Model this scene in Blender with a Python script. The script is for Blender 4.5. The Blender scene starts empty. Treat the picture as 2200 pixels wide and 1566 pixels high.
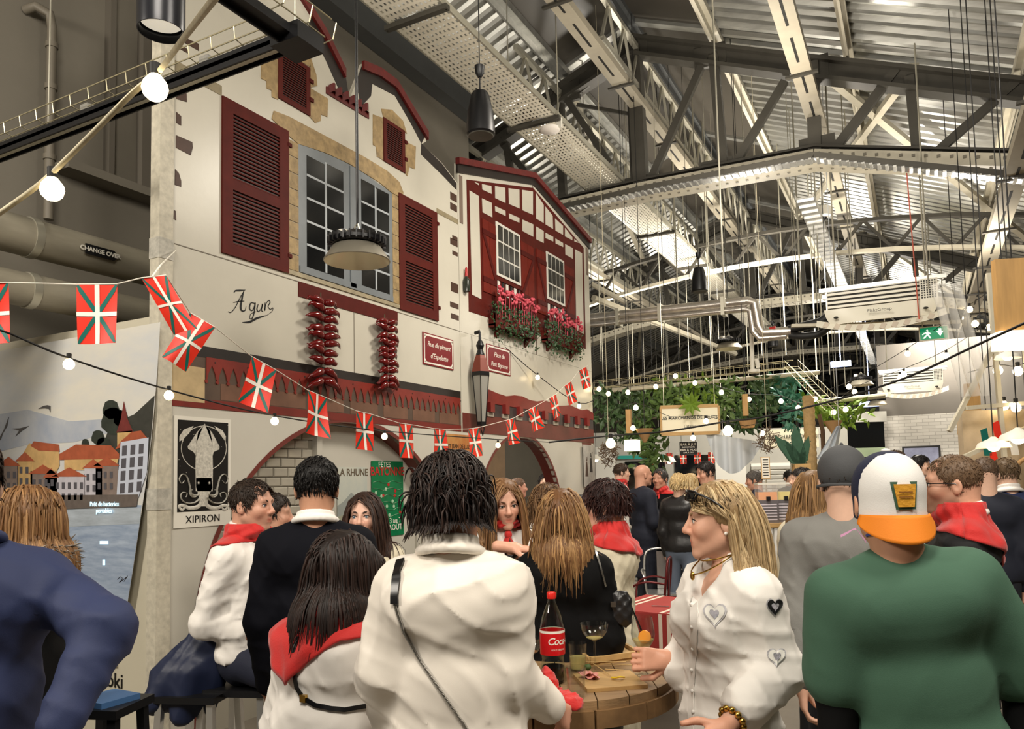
import bpy, bmesh, math, random
import numpy as np
from mathutils import Vector, Matrix
R = math.radians
random.seed(7); rng = np.random.default_rng(7)
scene = bpy.context.scene
col = scene.collection

# ------------------------------------------------------------------ camera
FPX, CX, CY, HC = 1640.0, 1100.0, 925.0, 1.65          # focal length in px, principal point, eye height (image 2200x1566)
_v = np.array([(1975 - CX) / FPX, -(1015 - CY) / FPX, -1.0]); _v /= np.linalg.norm(_v)
_u = np.array([-.0214, .9975, -.0651]); _u -= _v * (_u @ _v); _u /= np.linalg.norm(_u)
CM = np.array([np.cross(_v, _u), _v, _u])               # camera -> world (hall axis = +Y, up = +Z)
cam_d = bpy.data.cameras.new('camera'); cam = bpy.data.objects.new('camera', cam_d); col.objects.link(cam)
cam.matrix_world = Matrix([list(CM[i]) + [(0, 0, HC)[i]] for i in range(3)] + [[0, 0, 0, 1]])
cam_d.sensor_width = 36; cam_d.lens = FPX / 2200 * 36
cam_d.shift_x = 0; cam_d.shift_y = (CY - 783) / 2200
cam_d.clip_start = .05; cam_d.clip_end = 200
scene.camera = cam

def U(px, py, **k):
    """point where the sight line of a pixel meets a plane X=, Y=, Z= or a depth d="""
    d = CM @ np.array([(px - CX) / FPX, -(py - CY) / FPX, -1.0]); c = np.array([0, 0, HC])
    (a, v), = k.items()
    if a == 'd': return c + d * v
    i = 'XYZ'.index(a); return c + d * ((v - c[i]) / d[i])

# ------------------------------------------------------------------ world, exposure
w = bpy.data.worlds.new('World'); scene.world = w; w.use_nodes = True
w.node_tree.nodes['Background'].inputs[0].default_value = (.95, .92, .86, 1)
w.node_tree.nodes['Background'].inputs[1].default_value = .34
scene.view_settings.view_transform = 'Standard'; scene.view_settings.look = 'None'
scene.view_settings.exposure = 0.06; scene.view_settings.gamma = 1; scene.view_settings.use_curve_mapping = False
try:
    scene.cycles.max_bounces = 8; scene.cycles.transmission_bounces = 8; scene.cycles.diffuse_bounces = 3; scene.cycles.glossy_bounces = 3; scene.cycles.use_adaptive_sampling = True; scene.cycles.adaptive_threshold = .02; scene.cycles.transparent_max_bounces = 24; scene.cycles.caustics_reflective = False; scene.cycles.caustics_refractive = False
    scene.cycles.sample_clamp_indirect = 4; scene.cycles.use_denoising = True
except Exception: pass

# area lights added as general light for the hall; no fixtures are built
LAMPS = []
def area(name, loc, target, size, power, colr=(1, .92, .80), sy=None):
    l = bpy.data.lights.new(name, 'AREA'); l.energy = power; l.color = colr; l.size = size
    if sy: l.shape = 'RECTANGLE'; l.size_y = sy
    o = bpy.data.objects.new(name, l); col.objects.link(o); o.location = loc
    o.rotation_euler = (Vector(target) - Vector(loc)).to_track_quat('-Z', 'Y').to_euler(); LAMPS.append((o, loc, target)); return o
area('hall_fill_light', (-.4, -.6, 5.2), (-2.6, 5.0, 1.8), 1.5, 205)
area('hall_fill_light', (2.4, 2.0, 5.2), (0, 4.0, .8), 1.5, 175)
area('hall_fill_light', (-1.2, 6.4, 5.4), (-1.8, 7.5, .5), 1.0, 190)
area('hall_fill_light', (-1.0, 13.5, 5.2), (-1.0, 14.5, .5), 1.2, 560)
area('hall_fill_light', (-4.3, -2.2, 4.2), (-5.0, 3.0, 1.6), .8, 190)  # added to brighten the harbour banner
for (x, y, z, pw) in ((-1.6, 8.6, 4.6, 105), (-2.6, 14.2, 4.6, 270), (.6, 12.5, 4.2, 95), (-1.5, 21.0, 4.5, 320), (-2.2, 4.6, 5.0, 55), (-5.5, 15.0, 4.5, 150)):
    area('roof_fill_light', (x, y, z), (x, y + .3, z + 3), .8, pw)  # upward area lights added to brighten the roof sheets, without fixtures
area('hall_fill_light', (.8, 19.0, 5.0), (.5, 20, 1), 1.4, 230)

# ------------------------------------------------------------------ materials
def lin(c):
    return tuple(((v / 255) / 12.92 if v / 255 <= .04045 else ((v / 255 + .055) / 1.055) ** 2.4) for v in c)
MATS = {}
def mat(name, rgb=(200, 200, 200), rough=.5, metal=0, var=0, vs=8, bump=0, bs=60, spec=.5, trans=0, emit=None, es=0, stretch=None, alpha=1, ior=1.45, sheen=0, vcol=False, coat=0, two=None):
    if name in MATS: return MATS[name]
    m = bpy.data.materials.new(name); m.use_nodes = True; nt = m.node_tree; b = nt.nodes['Principled BSDF']
    L = lin(rgb) + (1,)
    I = b.inputs
    I['Base Color'].default_value = L; I['Roughness'].default_value = rough; I['Metallic'].default_value = metal
    I['Specular IOR Level'].default_value = spec; I['IOR'].default_value = ior
    if trans: I['Transmission Weight'].default_value = trans
    if alpha < 1: I['Alpha'].default_value = alpha
    if sheen: I['Sheen Weight'].default_value = sheen
    if coat: I['Coat Weight'].default_value = coat; I['Coat Roughness'].default_value = .1
    if emit: I['Emission Color'].default_value = lin(emit) + (1,); I['Emission Strength'].default_value = es
    if var or bump:
        tc = nt.nodes.new('ShaderNodeTexCoord'); mp = nt.nodes.new('ShaderNodeMapping')
        nt.links.new(tc.outputs['Object'], mp.inputs[0])
        if stretch: mp.inputs['Scale'].default_value = stretch
    base = None
    if vcol:
        a = nt.nodes.new('ShaderNodeAttribute'); a.attribute_name = 'Col'; base = a.outputs['Color']
        nt.links.new(base, I['Base Color'])
    if var:
        n = nt.nodes.new('ShaderNodeTexNoise'); n.inputs['Scale'].default_value = vs; n.inputs['Detail'].default_value = 5; n.inputs['Roughness'].default_value = .6
        nt.links.new(mp.outputs[0], n.inputs['Vector'])
        mr = nt.nodes.new('ShaderNodeMapRange'); mr.inputs['From Min'].default_value = .25; mr.inputs['From Max'].default_value = .75
        nt.links.new(n.outputs[0], mr.inputs[0])
        mx = nt.nodes.new('ShaderNodeMix'); mx.data_type = 'RGBA'
        if two:
            mx.inputs['A'].default_value = L; mx.inputs['B'].default_value = lin(two) + (1,)
        else:
            mx.blend_type = 'MULTIPLY'; mx.inputs['A'].default_value = L
            mr.inputs['To Min'].default_value = 1 - var; mr.inputs['To Max'].default_value = 1 + var * .35
            if base: nt.links.new(base, mx.inputs['A'])
            mx.inputs['Factor'].default_value = 1
            nt.links.new(mr.outputs[0], mx.inputs['B'])
        if two: nt.links.new(mr.outputs[0], mx.inputs['Factor'])
        nt.links.new(mx.outputs['Result'], I['Base Color'])
    if bump:
        n2 = nt.nodes.new('ShaderNodeTexNoise'); n2.inputs['Scale'].default_value = bs; n2.inputs['Detail'].default_value = 4
        nt.links.new(mp.outputs[0], n2.inputs['Vector'])
        bp = nt.nodes.new('ShaderNodeBump'); bp.inputs['Strength'].default_value = min(1, bump); bp.inputs['Distance'].default_value = .004 * max(1, bump)
        nt.links.new(n2.outputs[0], bp.inputs['Height']); nt.links.new(bp.outputs[0], I['Normal'])
    MATS[name] = m; return m

# ------------------------------------------------------------------ objects and meshes
def tag(o, label=None, cat=None, group=None, kind=None):
    if label: o['label'] = label
    if cat: o['category'] = cat
    if group: o['group'] = group
    if kind: o['kind'] = kind
    return o
def empty(name, loc=(0, 0, 0), rz=0, label=None, cat=None, group=None, kind=None, parent=None):
    o = bpy.data.objects.new(name, None); o.empty_display_size = .1; col.objects.link(o)
    o.location = loc; o.rotation_euler = (0, 0, rz)
    if parent: o.parent = parent
    return tag(o, label, cat, group, kind)
def link(name, me, parent=None, **k):
    o = bpy.data.objects.new(name, me); col.objects.link(o)
    if parent: o.parent = parent
    return tag(o, **k)
def children(o): return [c for c in bpy.data.objects if c.parent == o]
KIDS = {}
def copy_tree(o, parent=None, loc=None, rz=None, label=None, scale=None):
    c = o.copy(); col.objects.link(c); c.parent = parent
    if loc is not None: c.location = loc
    if rz is not None: c.rotation_euler = (0, 0, rz)
    if scale is not None: c.scale = scale
    if label: c['label'] = label
    for ch in list(o.children): copy_tree(ch, c)
    return c

class MB:
    def __init__(s): s.v = []; s.f = []; s.m = []; s.c = []; s.cur = 0
    def add(s, vs, fs):
        n = len(s.v); s.v.extend([tuple(map(float, p)) for p in vs]); s.f.extend([tuple(i + n for i in f) for f in fs]); s.m.extend([s.cur] * len(fs)); return s
    def box(s, c, d, rot=None):
        """centre, full size, optional 3x3 rotation"""
        P = [Vector((x * d[0] / 2, y * d[1] / 2, z * d[2] / 2)) for x in (-1, 1) for y in (-1, 1) for z in (-1, 1)]
        if rot is not None: P = [rot @ p for p in P]
        c = Vector(c)
        return s.add([p + c for p in P], [(0, 1, 3, 2), (4, 6, 7, 5), (0, 4, 5, 1), (2, 3, 7, 6), (0, 2, 6, 4), (1, 5, 7, 3)])
    def bb(s, x0, x1, y0, y1, z0, z1):
        return s.box(((x0 + x1) / 2, (y0 + y1) / 2, (z0 + z1) / 2), (x1 - x0, y1 - y0, z1 - z0))
    def bar(s, a, b, w, h, up=(0, 0, 1)):
        """rectangular bar from a to b, w wide, h deep along up"""
        a = Vector(a); b = Vector(b); t = (b - a); L = t.length; t.normalize(); up = Vector(up)
        if abs(t.dot(up)) > .98: up = Vector((0, 1, 0))
        sd = t.cross(up).normalized(); u = sd.cross(t)
        M = Matrix((sd, t, u)).transposed()
        return s.box((a + b) / 2, (w, L, h), M)
    def tube(s, pts, r, n=8, cap=True, flat=None):
        pts = [Vector(p) for p in pts]; rs = r if hasattr(r, '__len__') else [r] * len(pts)
        vs = []; fs = []; prev = None
        for i, p in enumerate(pts):
            t = (pts[min(i + 1, len(pts) - 1)] - pts[max(i - 1, 0)])
            if t.length < 1e-9: t = Vector((0, 0, 1))
            t.normalize()
            if prev is None:
                a = Vector((0, 0, 1)) if abs(t.z) < .9 else Vector((1, 0, 0)); e1 = t.cross(a).normalized()
            else:
                e1 = prev - t * prev.dot(t)
                e1 = e1.normalized() if e1.length > 1e-6 else t.orthogonal().normalized()
            prev = e1; e2 = t.cross(e1)
            for k in range(n):
                a = 2 * math.pi * k / n; vs.append(p + (e1 * math.cos(a) + e2 * math.sin(a) * (flat or 1)) * rs[i])
        for i in range(len(pts) - 1):
            for k in range(n):
                k2 = (k + 1) % n; fs.append((i * n + k, i * n + k2, (i + 1) * n + k2, (i + 1) * n + k))
        if cap: fs.append(tuple(range(n))[::-1]); fs.append(tuple(range((len(pts) - 1) * n, len(pts) * n)))
        return s.add(vs, fs)
    def lathe(s, prof, c=(0, 0, 0), n=24, M=None):
        """profile [(r,z)...] spun about z at c"""
        vs = []; fs = []; c = Vector(c)
        for r, z in prof:
            for k in range(n):
                a = 2 * math.pi * k / n; p = Vector((r * math.cos(a), r * math.sin(a), z)); vs.append((M @ p if M else p) + c)
        for i in range(len(prof) - 1):
            for k in range(n):
                k2 = (k + 1) % n; fs.append((i * n + k, i * n + k2, (i + 1) * n + k2, (i + 1) * n + k))
        if prof[0][0] > 1e-5: fs.append(tuple(range(n))[::-1])
        if prof[-1][0] > 1e-5: fs.append(tuple(range((len(prof) - 1) * n, len(prof) * n)))
        return s.add(vs, fs)
    def shell(s, prof, c=(0, 0, 0), n=24, M=None):
        """open lathe (no caps)"""
        k0 = len(s.f); s.lathe(prof, c, n, M)
        keep = [i for i in range(k0, len(s.f)) if len(s.f[i]) <= 4 or n <= 4]
        s.f = s.f[:k0] + [s.f[i] for i in keep]; s.m = s.m[:k0] + [s.m[i] for i in keep]; return s
    def prism(s, poly, off):
        """closed 3d polygon extruded by off"""
        n = len(poly); off = Vector(off); P = [Vector(p) for p in poly]
        return s.add(P + [p + off for p in P], [tuple(range(n)), tuple(range(2 * n - 1, n - 1, -1))] + [(i, i + n, (i + 1) % n + n, (i + 1) % n) for i in range(n)])
    def grid(s, fn, nu, nv, closed=False):
        vs = [fn(i / nu, j / nv) for i in range(nu + 1) for j in range(nv + 1)]
        return s.add(vs, [(i * (nv + 1) + j, (i + 1) * (nv + 1) + j, (i + 1) * (nv + 1) + j + 1, i * (nv + 1) + j + 1) for i in range(nu) for j in range(nv)])
    def ball(s, c, r, n=12, m=8):
        r = r if hasattr(r, '__len__') else (r, r, r)
        vs = [(c[0], c[1], c[2] - r[2])]; fs = []
        for j in range(1, m):
            t = math.pi * j / m - math.pi / 2
            for k in range(n):
                a = 2 * math.pi * k / n; vs.append((c[0] + r[0] * math.cos(t) * math.cos(a), c[1] + r[1] * math.cos(t) * math.sin(a), c[2] + r[2] * math.sin(t)))
        vs.append((c[0], c[1], c[2] + r[2])); T = len(vs) - 1
        for k in range(n):
            fs.append((0, 1 + (k + 1) % n, 1 + k)); fs.append((T, T - n + k, T - n + (k + 1) % n))
            for j in range(m - 2): fs.append((1 + j * n + k, 1 + j * n + (k + 1) % n, 1 + (j + 1) * n + (k + 1) % n, 1 + (j + 1) * n + k))
        return s.add(vs, fs)
    def mesh(s, name, mats, smooth=None):
        me = bpy.data.meshes.new(name); me.from_pydata(s.v, [], s.f); me.update()
        mats = mats if isinstance(mats, (list, tuple)) else [mats]
        for m in mats: me.materials.append(m)
        if len(mats) > 1: me.polygons.foreach_set('material_index', s.m)
        if smooth is not None:
            me.polygons.foreach_set('use_smooth', [True] * len(me.polygons))
            if smooth < 179: me.set_sharp_from_angle(angle=R(smooth))
        return me
    def build(s, name, mats, parent=None, smooth=None, label=None, cat=None, group=None, kind=None):
        return link(name, s.mesh(name, mats, smooth), parent, label=label, cat=cat, group=group, kind=kind)

def text_mesh(name, s, size, M, m, parent=None, align='CENTER', ext=.0015, shear=0, bold=0, spacing=1, **k):
    """flat lettering as a mesh; M places the text's xy-plane"""
    c = bpy.data.curves.new(name, 'FONT'); c.body = s; c.size = size; c.align_x = align; c.align_y = 'CENTER'; c.extrude = ext; c.shear = shear; c.offset = bold; c.space_character = spacing; c.resolution_u = 3
    t = bpy.data.objects.new('tmp', c); col.objects.link(t); dg = bpy.context.evaluated_depsgraph_get()
    me = bpy.data.meshes.new_from_object(t.evaluated_get(dg)); bpy.data.objects.remove(t); bpy.data.curves.remove(c)
    me.transform(Matrix(M)); me.materials.clear(); me.materials.append(m); me.name = name
    return link(name, me, parent, **k)
def frame(o, xd, yd):
    """4x4 with origin o, x-direction xd, y-direction yd"""
    x = Vector(xd).normalized(); y = Vector(yd); y = (y - x * y.dot(x)).normalized(); z = x.cross(y)
    return Matrix(((x[0], y[0], z[0], o[0]), (x[1], y[1], z[1], o[1]), (x[2], y[2], z[2], o[2]), (0, 0, 0, 1)))
# ================================================================== SETTING: floor, walls, roof
M_floor = mat('polished_concrete', (120, 112, 100), .35, var=.25, vs=2.5, bump=.1, bs=20)
M_grey = mat('warm_grey_wall', (132, 126, 114), .65, var=.12, vs=1.3, bump=.15, bs=30)
M_greyd = mat('dark_grey_steel', (84, 86, 86), .5, var=.12, vs=3)
M_galv = mat('galvanised_sheet', (196, 196, 190), .3, .75, var=.3, vs=3, bump=.15, bs=8, stretch=(.3, 3, 3))
M_steel = mat('dark_painted_steel', (68, 65, 58), .5, .1, var=.2, vs=5, bump=.2, bs=40)
M_cream = mat('cream_painted_steel', (205, 198, 178), .5, var=.2, vs=4, bump=.2, bs=40)
M_rivet = mat('rivet_grey', (120, 114, 100), .5)  # plain grey of the rivet heads, darker than the cream flange
M_bright = mat('bright_galvanised', (225, 225, 222), .25, .85)
M_black = mat('black_metal', (22, 22, 24), .4, .2)
M_dglass = mat('night_glass', (10, 13, 16), .06, spec=.8)
M_white = mat('white_paint', (226, 222, 210), .5, var=.06, vs=3)
M_wire = mat('zinc_wire', (200, 192, 160), .3, .7)
M_rod = mat('hanger_rod', (190, 186, 170), .35, .6)

RX, RZ, SR, SL = -3.42, 8.42, .417, .40      # ridge position and the two roof slopes
def roofz(x): return RZ - (SR * (x - RX) if x > RX else SL * (RX - x))

MB().bb(-12, 9, -6, 36, -.1, 0).build('floor', M_floor, kind='structure', label='grey polished concrete hall floor')
ceil = empty('ceiling', kind='structure', label='corrugated steel roof with dark skylight strips at the ridge')
def corr(x0, x1, y0, y1, name='roof_sheet'):
    b = MB(); p = .24; n = int((y1 - y0) / p); prof = []
    for i in range(n):
        y = y0 + i * p
        prof += [(y, 0), (y + .07, 0), (y + .10, .055), (y + .20, .055), (y + .23, 0)]
    vs = []; fs = []
    for x in (x0, x1):
        for (y, dz) in prof: vs.append((x, y, roofz(x) + dz))
    k = len(prof)
    for i in range(k - 1): fs.append((i, i + 1, k + i + 1, k + i))
    b.add(vs, fs); b.build(name, M_galv, ceil)
for (xa, xb) in ((-2.25, .6), (.6, 3.4), (3.4, 8.6), (-6.2, -4.55), (-8.6, -6.2), (-12, -8.6)): corr(xa, xb, -4, 36)
M_sky = mat('smoked_skylight', (74, 70, 63), .35, var=.1, vs=1)
for (xa, xb) in ((RX, -2.25), (-4.55, RX)):
    for j in range(10):
        y0 = -2.1 + j * 4.2
        b = MB(); b.add([(xa, y0 + .06, roofz(xa)), (xb, y0 + .06, roofz(xb)), (xb, y0 + 4.14, roofz(xb)), (xa, y0 + 4.14, roofz(xa))], [(0, 1, 2, 3)]); b.build('skylight_panel', M_sky, ceil)
b = MB()
for j in range(11): b.bar((RX, -2.1 + j * 4.2, RZ + .0), (-2.25, -2.1 + j * 4.2, roofz(-2.25)), .14, .1); b.bar((RX, -2.1 + j * 4.2, RZ), (-4.55, -2.1 + j * 4.2, roofz(-4.55)), .14, .1)
b.build('skylight_bars', M_galv, ceil)
# purlins running with the hall
for i, (x, wd, m) in enumerate(((-2.25, .16, M_cream), (-.55, .12, M_cream), (1.3, .16, M_cream), (3.4, .12, M_cream), (-4.55, .2, M_galv), (-6.2, .2, M_galv), (-8.2, .14, M_galv), (RX, .14, M_greyd))):
    b = MB(); z = roofz(x) - .06; b.bar((x, -4, z), (x, 36, z), wd, .10); b.bar((x, -4, z - .1), (x, 36, z - .1), .03, .12); b.build('purlin', m, ceil)
# slanted wind braces under the right slope
for (a, c) in (((.2, 10.5), (-2.2, 18.9)), ((-.9, 11), (3.0, 18.9)), ((-.9, 18.9), (3.0, 27.3)), ((-6, 18.9), (-4.5, 10.5)), ((-6, 18.9), (-9, 27))):
    MB().bar((a[0], a[1], roofz(a[0]) - .22), (c[0], c[1], roofz(c[0]) - .22), .1, .08).build('wind_brace', M_cream, ceil)
# lattice girders along the hall below the ridge
for (x, z1, z0) in ((-3.35, 7.95, 7.35), (-6.0, 6.9, 6.3), (-4.6, 7.6, 7.0)):
    b = MB(); b.bar((x, 9, z1), (x, 36, z1), .07, .07); b.bar((x, 9, z0), (x, 36, z0), .07, .07)
    for k in range(46):
        y = 9 + k * .6; b.bar((x, y, z0), (x, y + .3, z1), .035, .035); b.bar((x, y + .3, z1), (x, y + .6, z0), .035, .035)
    b.build('lattice_girder', M_rod, ceil)

# ---- trusses (first one is traced on the plane Y = 10.5, then repeated along the hall)
TY = 10.5
def T(px, py): p = U(px, py, Y=TY); return (p[0], 0, p[2])
def make_truss():
    t = empty('roof_truss', (0, TY, 0), label='dark steel roof truss with riveted cream lower flange nearest the camera', cat='truss', group='roof trusses across the hall')
    top = [(-9.6, 5.7), (-6.24, 7.05), (-4.48, 7.75), (RX, 8.14), (-.95, 7.1), (1.26, 6.2), (5.6, 4.4)]
    for (a, c) in zip(top, top[1:]):
        b = MB(); b.bar((a[0], 0, a[1]), (c[0], 0, c[1]), .22, .05); b.bar((a[0], 0, a[1] - .26), (c[0], 0, c[1] - .26), .22, .05); b.bar((a[0], 0, a[1] - .13), (c[0], 0, c[1] - .13), .03, .26)
        b.build('top_chord', M_steel, t)
    bot = [(-9.6, 5.0), (-6.4, 5.62), (-4.6, 5.84), (-3.3, 5.86), (-1.0, 5.82), (1.25, 5.25), (5.6, 4.0)]
    for (a, c) in zip(bot, bot[1:]):
        b = MB(); b.bar((a[0], 0, a[1]), (c[0], 0, c[1]), .05, .2); b.bar((a[0], 0, a[1] + .1), (c[0], 0, c[1] + .1), .2, .03); b.build('bottom_chord', M_steel, t)
        d = Vector((c[0] - a[0], 0, c[1] - a[1])); L = d.length
        b = MB(); b.bar((a[0], 0, a[1] - .13), (c[0], 0, c[1] - .13), .42, .03); b.bar((a[0], -.2, a[1] - .07), (c[0], -.2, c[1] - .07), .03, .15)
        fl = b.build('lower_flange', M_cream, t)
        b = MB(); k = int(L / .13)
        for i in range(k):
            p = Vector((a[0], 0, a[1])) + d * ((i + .5) / k)
            b.box((p.x, -.222, p.z - .05), (.035, .016, .035)); b.box((p.x, -.13, p.z - .148), (.035, .035, .012)); b.box((p.x, .05, p.z - .148), (.035, .035, .012))
        b.build('rivets', M_rivet, fl, kind='stuff')
    def mem(p, q, wd=.12, nm='brace'):
        a, c = T(*p), T(*q); b = MB(); b.bar(a, c, wd, wd * .8, up=(0, 1, 0)); b.build(nm, M_steel, t)
    mem((1362, 100), (1378, 400), .2, 'post'); mem((1352, 150), (1362, 400), .08, 'post'); mem((1533, 120), (1556, 378), .13, 'post'); mem((1745, 135), (1752, 345), .16, 'post'); mem((1953, 165), (1972, 352), .11, 'post')
    mem((1515, 125), (1392, 400), .1); mem((1686, 175), (1572, 366), .1); mem((1925, 150), (1785, 332), .11); mem((2188, 172), (1992, 345), .1); mem((1212, 205), (1311, 352), .09)
    mem((1205, 330), (1211, 445), .12, 'post'); mem((1072, 300), (1130, 370), .09); mem((1205, 215), (1207, 330), .1, 'post'); mem((1085, 290), (1110, 455), .1, 'post')
    for (p, q) in (((1362, 105), (1225, 215)), ((1240, 225), (1352, 245)),): mem(p, q, .05)
    for (x, z) in ((RX, 8.0), (RX + .02, 5.9), (-.97, 5.92), (-1.0, 7.0), (-2.27, 5.9), (-2.3, 7.55), (-4.5, 7.6)):
        MB().bb(x - .22, x + .22, -.03, .03, z - .16, z + .14).build('gusset_plate', M_steel, t)
    return t
tr = make_truss()
for k, nm in ((1, 'second dark steel roof truss from the camera above the pendant loudspeakers'), (2, 'third dark steel roof truss from the camera beyond the suspended heater'), (3, 'farthest dark steel roof truss before the dark end glazing')):
    copy_tree(tr, loc=(0, TY + 8.4 * k, 0), label=nm)
# lighter arched ribs halfway between the trusses
def rib(y, lab):
    t = empty('roof_rib', (0, y, 0), label=lab, cat='rafter', group='cream arched roof ribs')
    for s in (0, 1):
        b = MB(); pts = []
        for i in range(17):
            x = -9.4 + i * .92; z = 4.15 + 1.5 * (1 - ((x + 2.2) / 7.6) ** 2) + s * .55; pts.append((x, 0, min(z, roofz(x) - .2)))
        for a, c in zip(pts, pts[1:]): b.bar(a, c, .12, .06)
        b.build('lower_rib' if s == 0 else 'upper_rib', M_cream if s == 0 else M_steel, t)
    b = MB()
    for i in range(16):
        x = -9.4 + i * .92; z = 4.15 + 1.5 * (1 - ((x + 2.2) / 7.6) ** 2); x2 = x + .46; z2 = 4.7 + 1.5 * (1 - ((x2 + 2.2) / 7.6) ** 2)
        b.bar((x, 0, z), (x2, 0, min(z2, roofz(x2) - .2)), .05, .05); b.bar((x2, 0, min(z2, roofz(x2) - .2)), (x + .92, 0, 4.15 + 1.5 * (1 - ((x + .92 + 2.2) / 7.6) ** 2)), .05, .05)
    b.build('lacing', M_steel, t)
rib(14.7, 'cream arched roof rib between the first and second trusses'); rib(23.1, 'cream arched roof rib between the second and third trusses'); rib(31.5, 'cream arched roof rib just before the end glazing')

# ---- walls
wl = empty('wall_left', kind='structure', label='warm grey hall side wall rising behind the painted house fronts')
WX, q = -5.85, 5.85 / 5.4
MB().bb(WX - .3, WX, -5, 9.79, 0, 7.45).build('wall_panel', M_grey, wl)
b = MB(); b.bar((WX + .12, 2.5, 7.34), (WX + .12, 9.95, 7.34), .22, .44); b.build('eaves_beam', M_greyd, wl)
b = MB(); b.bar((WX + .28, 2.5, 7.6), (WX + .28, 10.0, 7.6), .12, .1); b.build('gutter', M_galv, wl)
for (y, wd) in ((3.58 * q, .05), (3.86 * q, .16)): MB().bb(WX - .02, WX + .08, y, y + wd, 4.2, 7.3).build('vertical_strip', mat('strip_brown', (108, 102, 92), .6), wl)
MB().bb(WX - .02, WX + .1, 4.05 * q, 4.5 * q, 0, 7.3).build('dark_recess_panel', mat('recess_dark', (70, 68, 62), .7), wl)
MB().bb(WX, WX + .2, 3.2 * q, 4.15 * q, 4.13, 4.2).build('ledge', M_grey, wl)
MB().bb(-10.3, -10, 9, 34, 0, 6.4).build('wall_outer', M_grey, kind='structure', label='grey outer hall wall beyond the house fronts')
MB().bb(-10.3, -6.15, 9.6, 9.79, 0, 6.2).build('wall_return', M_grey, kind='structure', label='grey return wall behind the house fronts')
MB().bb(6.6, 6.9, -5, 36, 0, 5).build('wall_right', M_grey, kind='structure', label='grey hall wall on the far right')
MB().bb(-12, 9, -6.3, -6, 0, 7.5).build('wall_behind', M_grey, kind='structure', label='grey hall wall behind the viewer')
# pipes along the left wall
M_pipe = mat('lagged_pipe', (165, 158, 140), .5, .2, var=.35, vs=6, bump=.4, bs=14, stretch=(1, .25, 1))
def pipe(y0, y1, x, z, r, lab):
    t = empty('lagged_pipe', (x, y0, z), label=lab, cat='pipe')
    MB().tube([(0, 0, 0), (0, y1 - y0, 0)], r, 20).build('pipe_run', M_pipe, t, 40)
    for k in range(5): y = .5 + k * 1.1; MB().tube([(0, y, 0), (0, y + .05, 0)], r + .008, 20).build('band', M_rod, t, 40)
    return t
pa = U(170, 545, X=-5.0); pb = U(170, 640, X=-5.0)
p1 = pipe(-1, 6.5, -5.0, pa[2] + .02, .125, 'upper pale lagged pipe carrying the black arrow sign')
pipe(-1, 6.5, -5.0, pb[2] - .02, .11, 'lower pale lagged pipe below the black arrow sign')
# black arrow label on the upper pipe
s0, s1 = U(183, 530, X=-4.87), U(258, 548, X=-4.87)
ya, yb = s0[1], s1[1]; zc = (U(183, 538, X=-4.87)[2] + U(258, 543, X=-4.87)[2]) / 2 - .01
t = empty('pipe_marker', (-4.87, 0, 0), label='black arrow-shaped sign reading CHANGE OVER on the upper pipe', cat='sign')
MB().prism([(0, ya, zc - .035), (0, yb - .05, zc - .035), (0, yb, zc), (0, yb - .05, zc + .035), (0, ya, zc + .035)], (.006, 0, 0)).build('arrow_plate', M_black, t)
text_mesh('lettering', 'CHANGE OVER', .042, frame((.008, (ya + yb) / 2 - .02, zc), (0, 1, 0), (0, 0, 1)), M_white, t, bold=.0012)
# thin vertical service pipe with elbow at top left
e = U(112, 60, X=-5.7); e2 = U(98, 470, X=-5.7)
t = empty('conduit', (0, 0, 0), label='thin grey vertical conduit with an elbow at the top of the left wall', cat='pipe')
MB().tube([(-5.84, e[1] - .12, e[2] + .12), (-5.74, e[1] - .1, e[2] + .13), (-5.7, e[1] - .02, e[2] + .1), (-5.7, e[1], e[2]), (-5.7, e[1], e2[2])], .035, 12).build('conduit_pipe', mat('conduit_grey', (120, 113, 100), .5), t, 40)
for dz in (.12, .45, 1.0): MB().tube([(-5.7, e[1], e[2] - dz), (-5.7, e[1], e[2] - dz - .04)], .045, 12).build('coupling', mat('conduit_grey'), t, 40)

# ---- far end: dark glazed gable, grey mezzanine fascia, white brick wall
wf = empty('wall_far', kind='structure', label='dark glazed end wall of the hall')
MB().bb(-12, 9, 34.2, 34.4, 0, 8.6).build('night_glazing', M_dglass, wf)
for k in range(34):
    x = -10 + k * .55; MB().bb(x, x + .07, 34.0, 34.2, 2.2, 7.6).build('mullion', mat('mullion_olive', (120, 112, 88), .5), wf)
for z in (2.4, 3.6, 4.9, 6.2): MB().bb(-10, 9, 33.98, 34.12, z, z + .09).build('transom', mat('mullion_olive'), wf)
YB = 19.5
q0 = U(1890, 895, Y=YB); q1 = U(1890, 742, Y=YB)
brick = mat('white_brick', (222, 218, 210), .5)
nt = brick.node_tree; bt = nt.nodes.new('ShaderNodeTexBrick'); tc = nt.nodes.new('ShaderNodeTexCoord'); mp = nt.nodes.new('ShaderNodeMapping'); mp.inputs['Rotation'].default_value = (R(90), 0, 0)
nt.links.new(tc.outputs['Object'], mp.inputs[0]); nt.links.new(mp.outputs[0], bt.inputs[0]); bt.inputs['Scale'].default_value = 1; bt.inputs['Brick Width'].default_value = .24; bt.inputs['Row Height'].default_value = .075; bt.inputs['Mortar Size'].default_value = .006
bt.inputs['Color1'].default_value = lin((214, 210, 202)) + (1,); bt.inputs['Color2'].default_value = lin((198, 194, 186)) + (1,); bt.inputs['Mortar'].default_value = lin((170, 166, 158)) + (1,)
nt.links.new(bt.outputs[0], nt.nodes['Principled BSDF'].inputs['Base Color'])
wb = empty('wall_back', kind='structure', label='white painted brick wall with grey upper band behind the crowd on the right')
MB().bb(q0[0], 6.6, YB, YB + .3, 0, q0[2]).build('brickwork', brick, wb)
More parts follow.
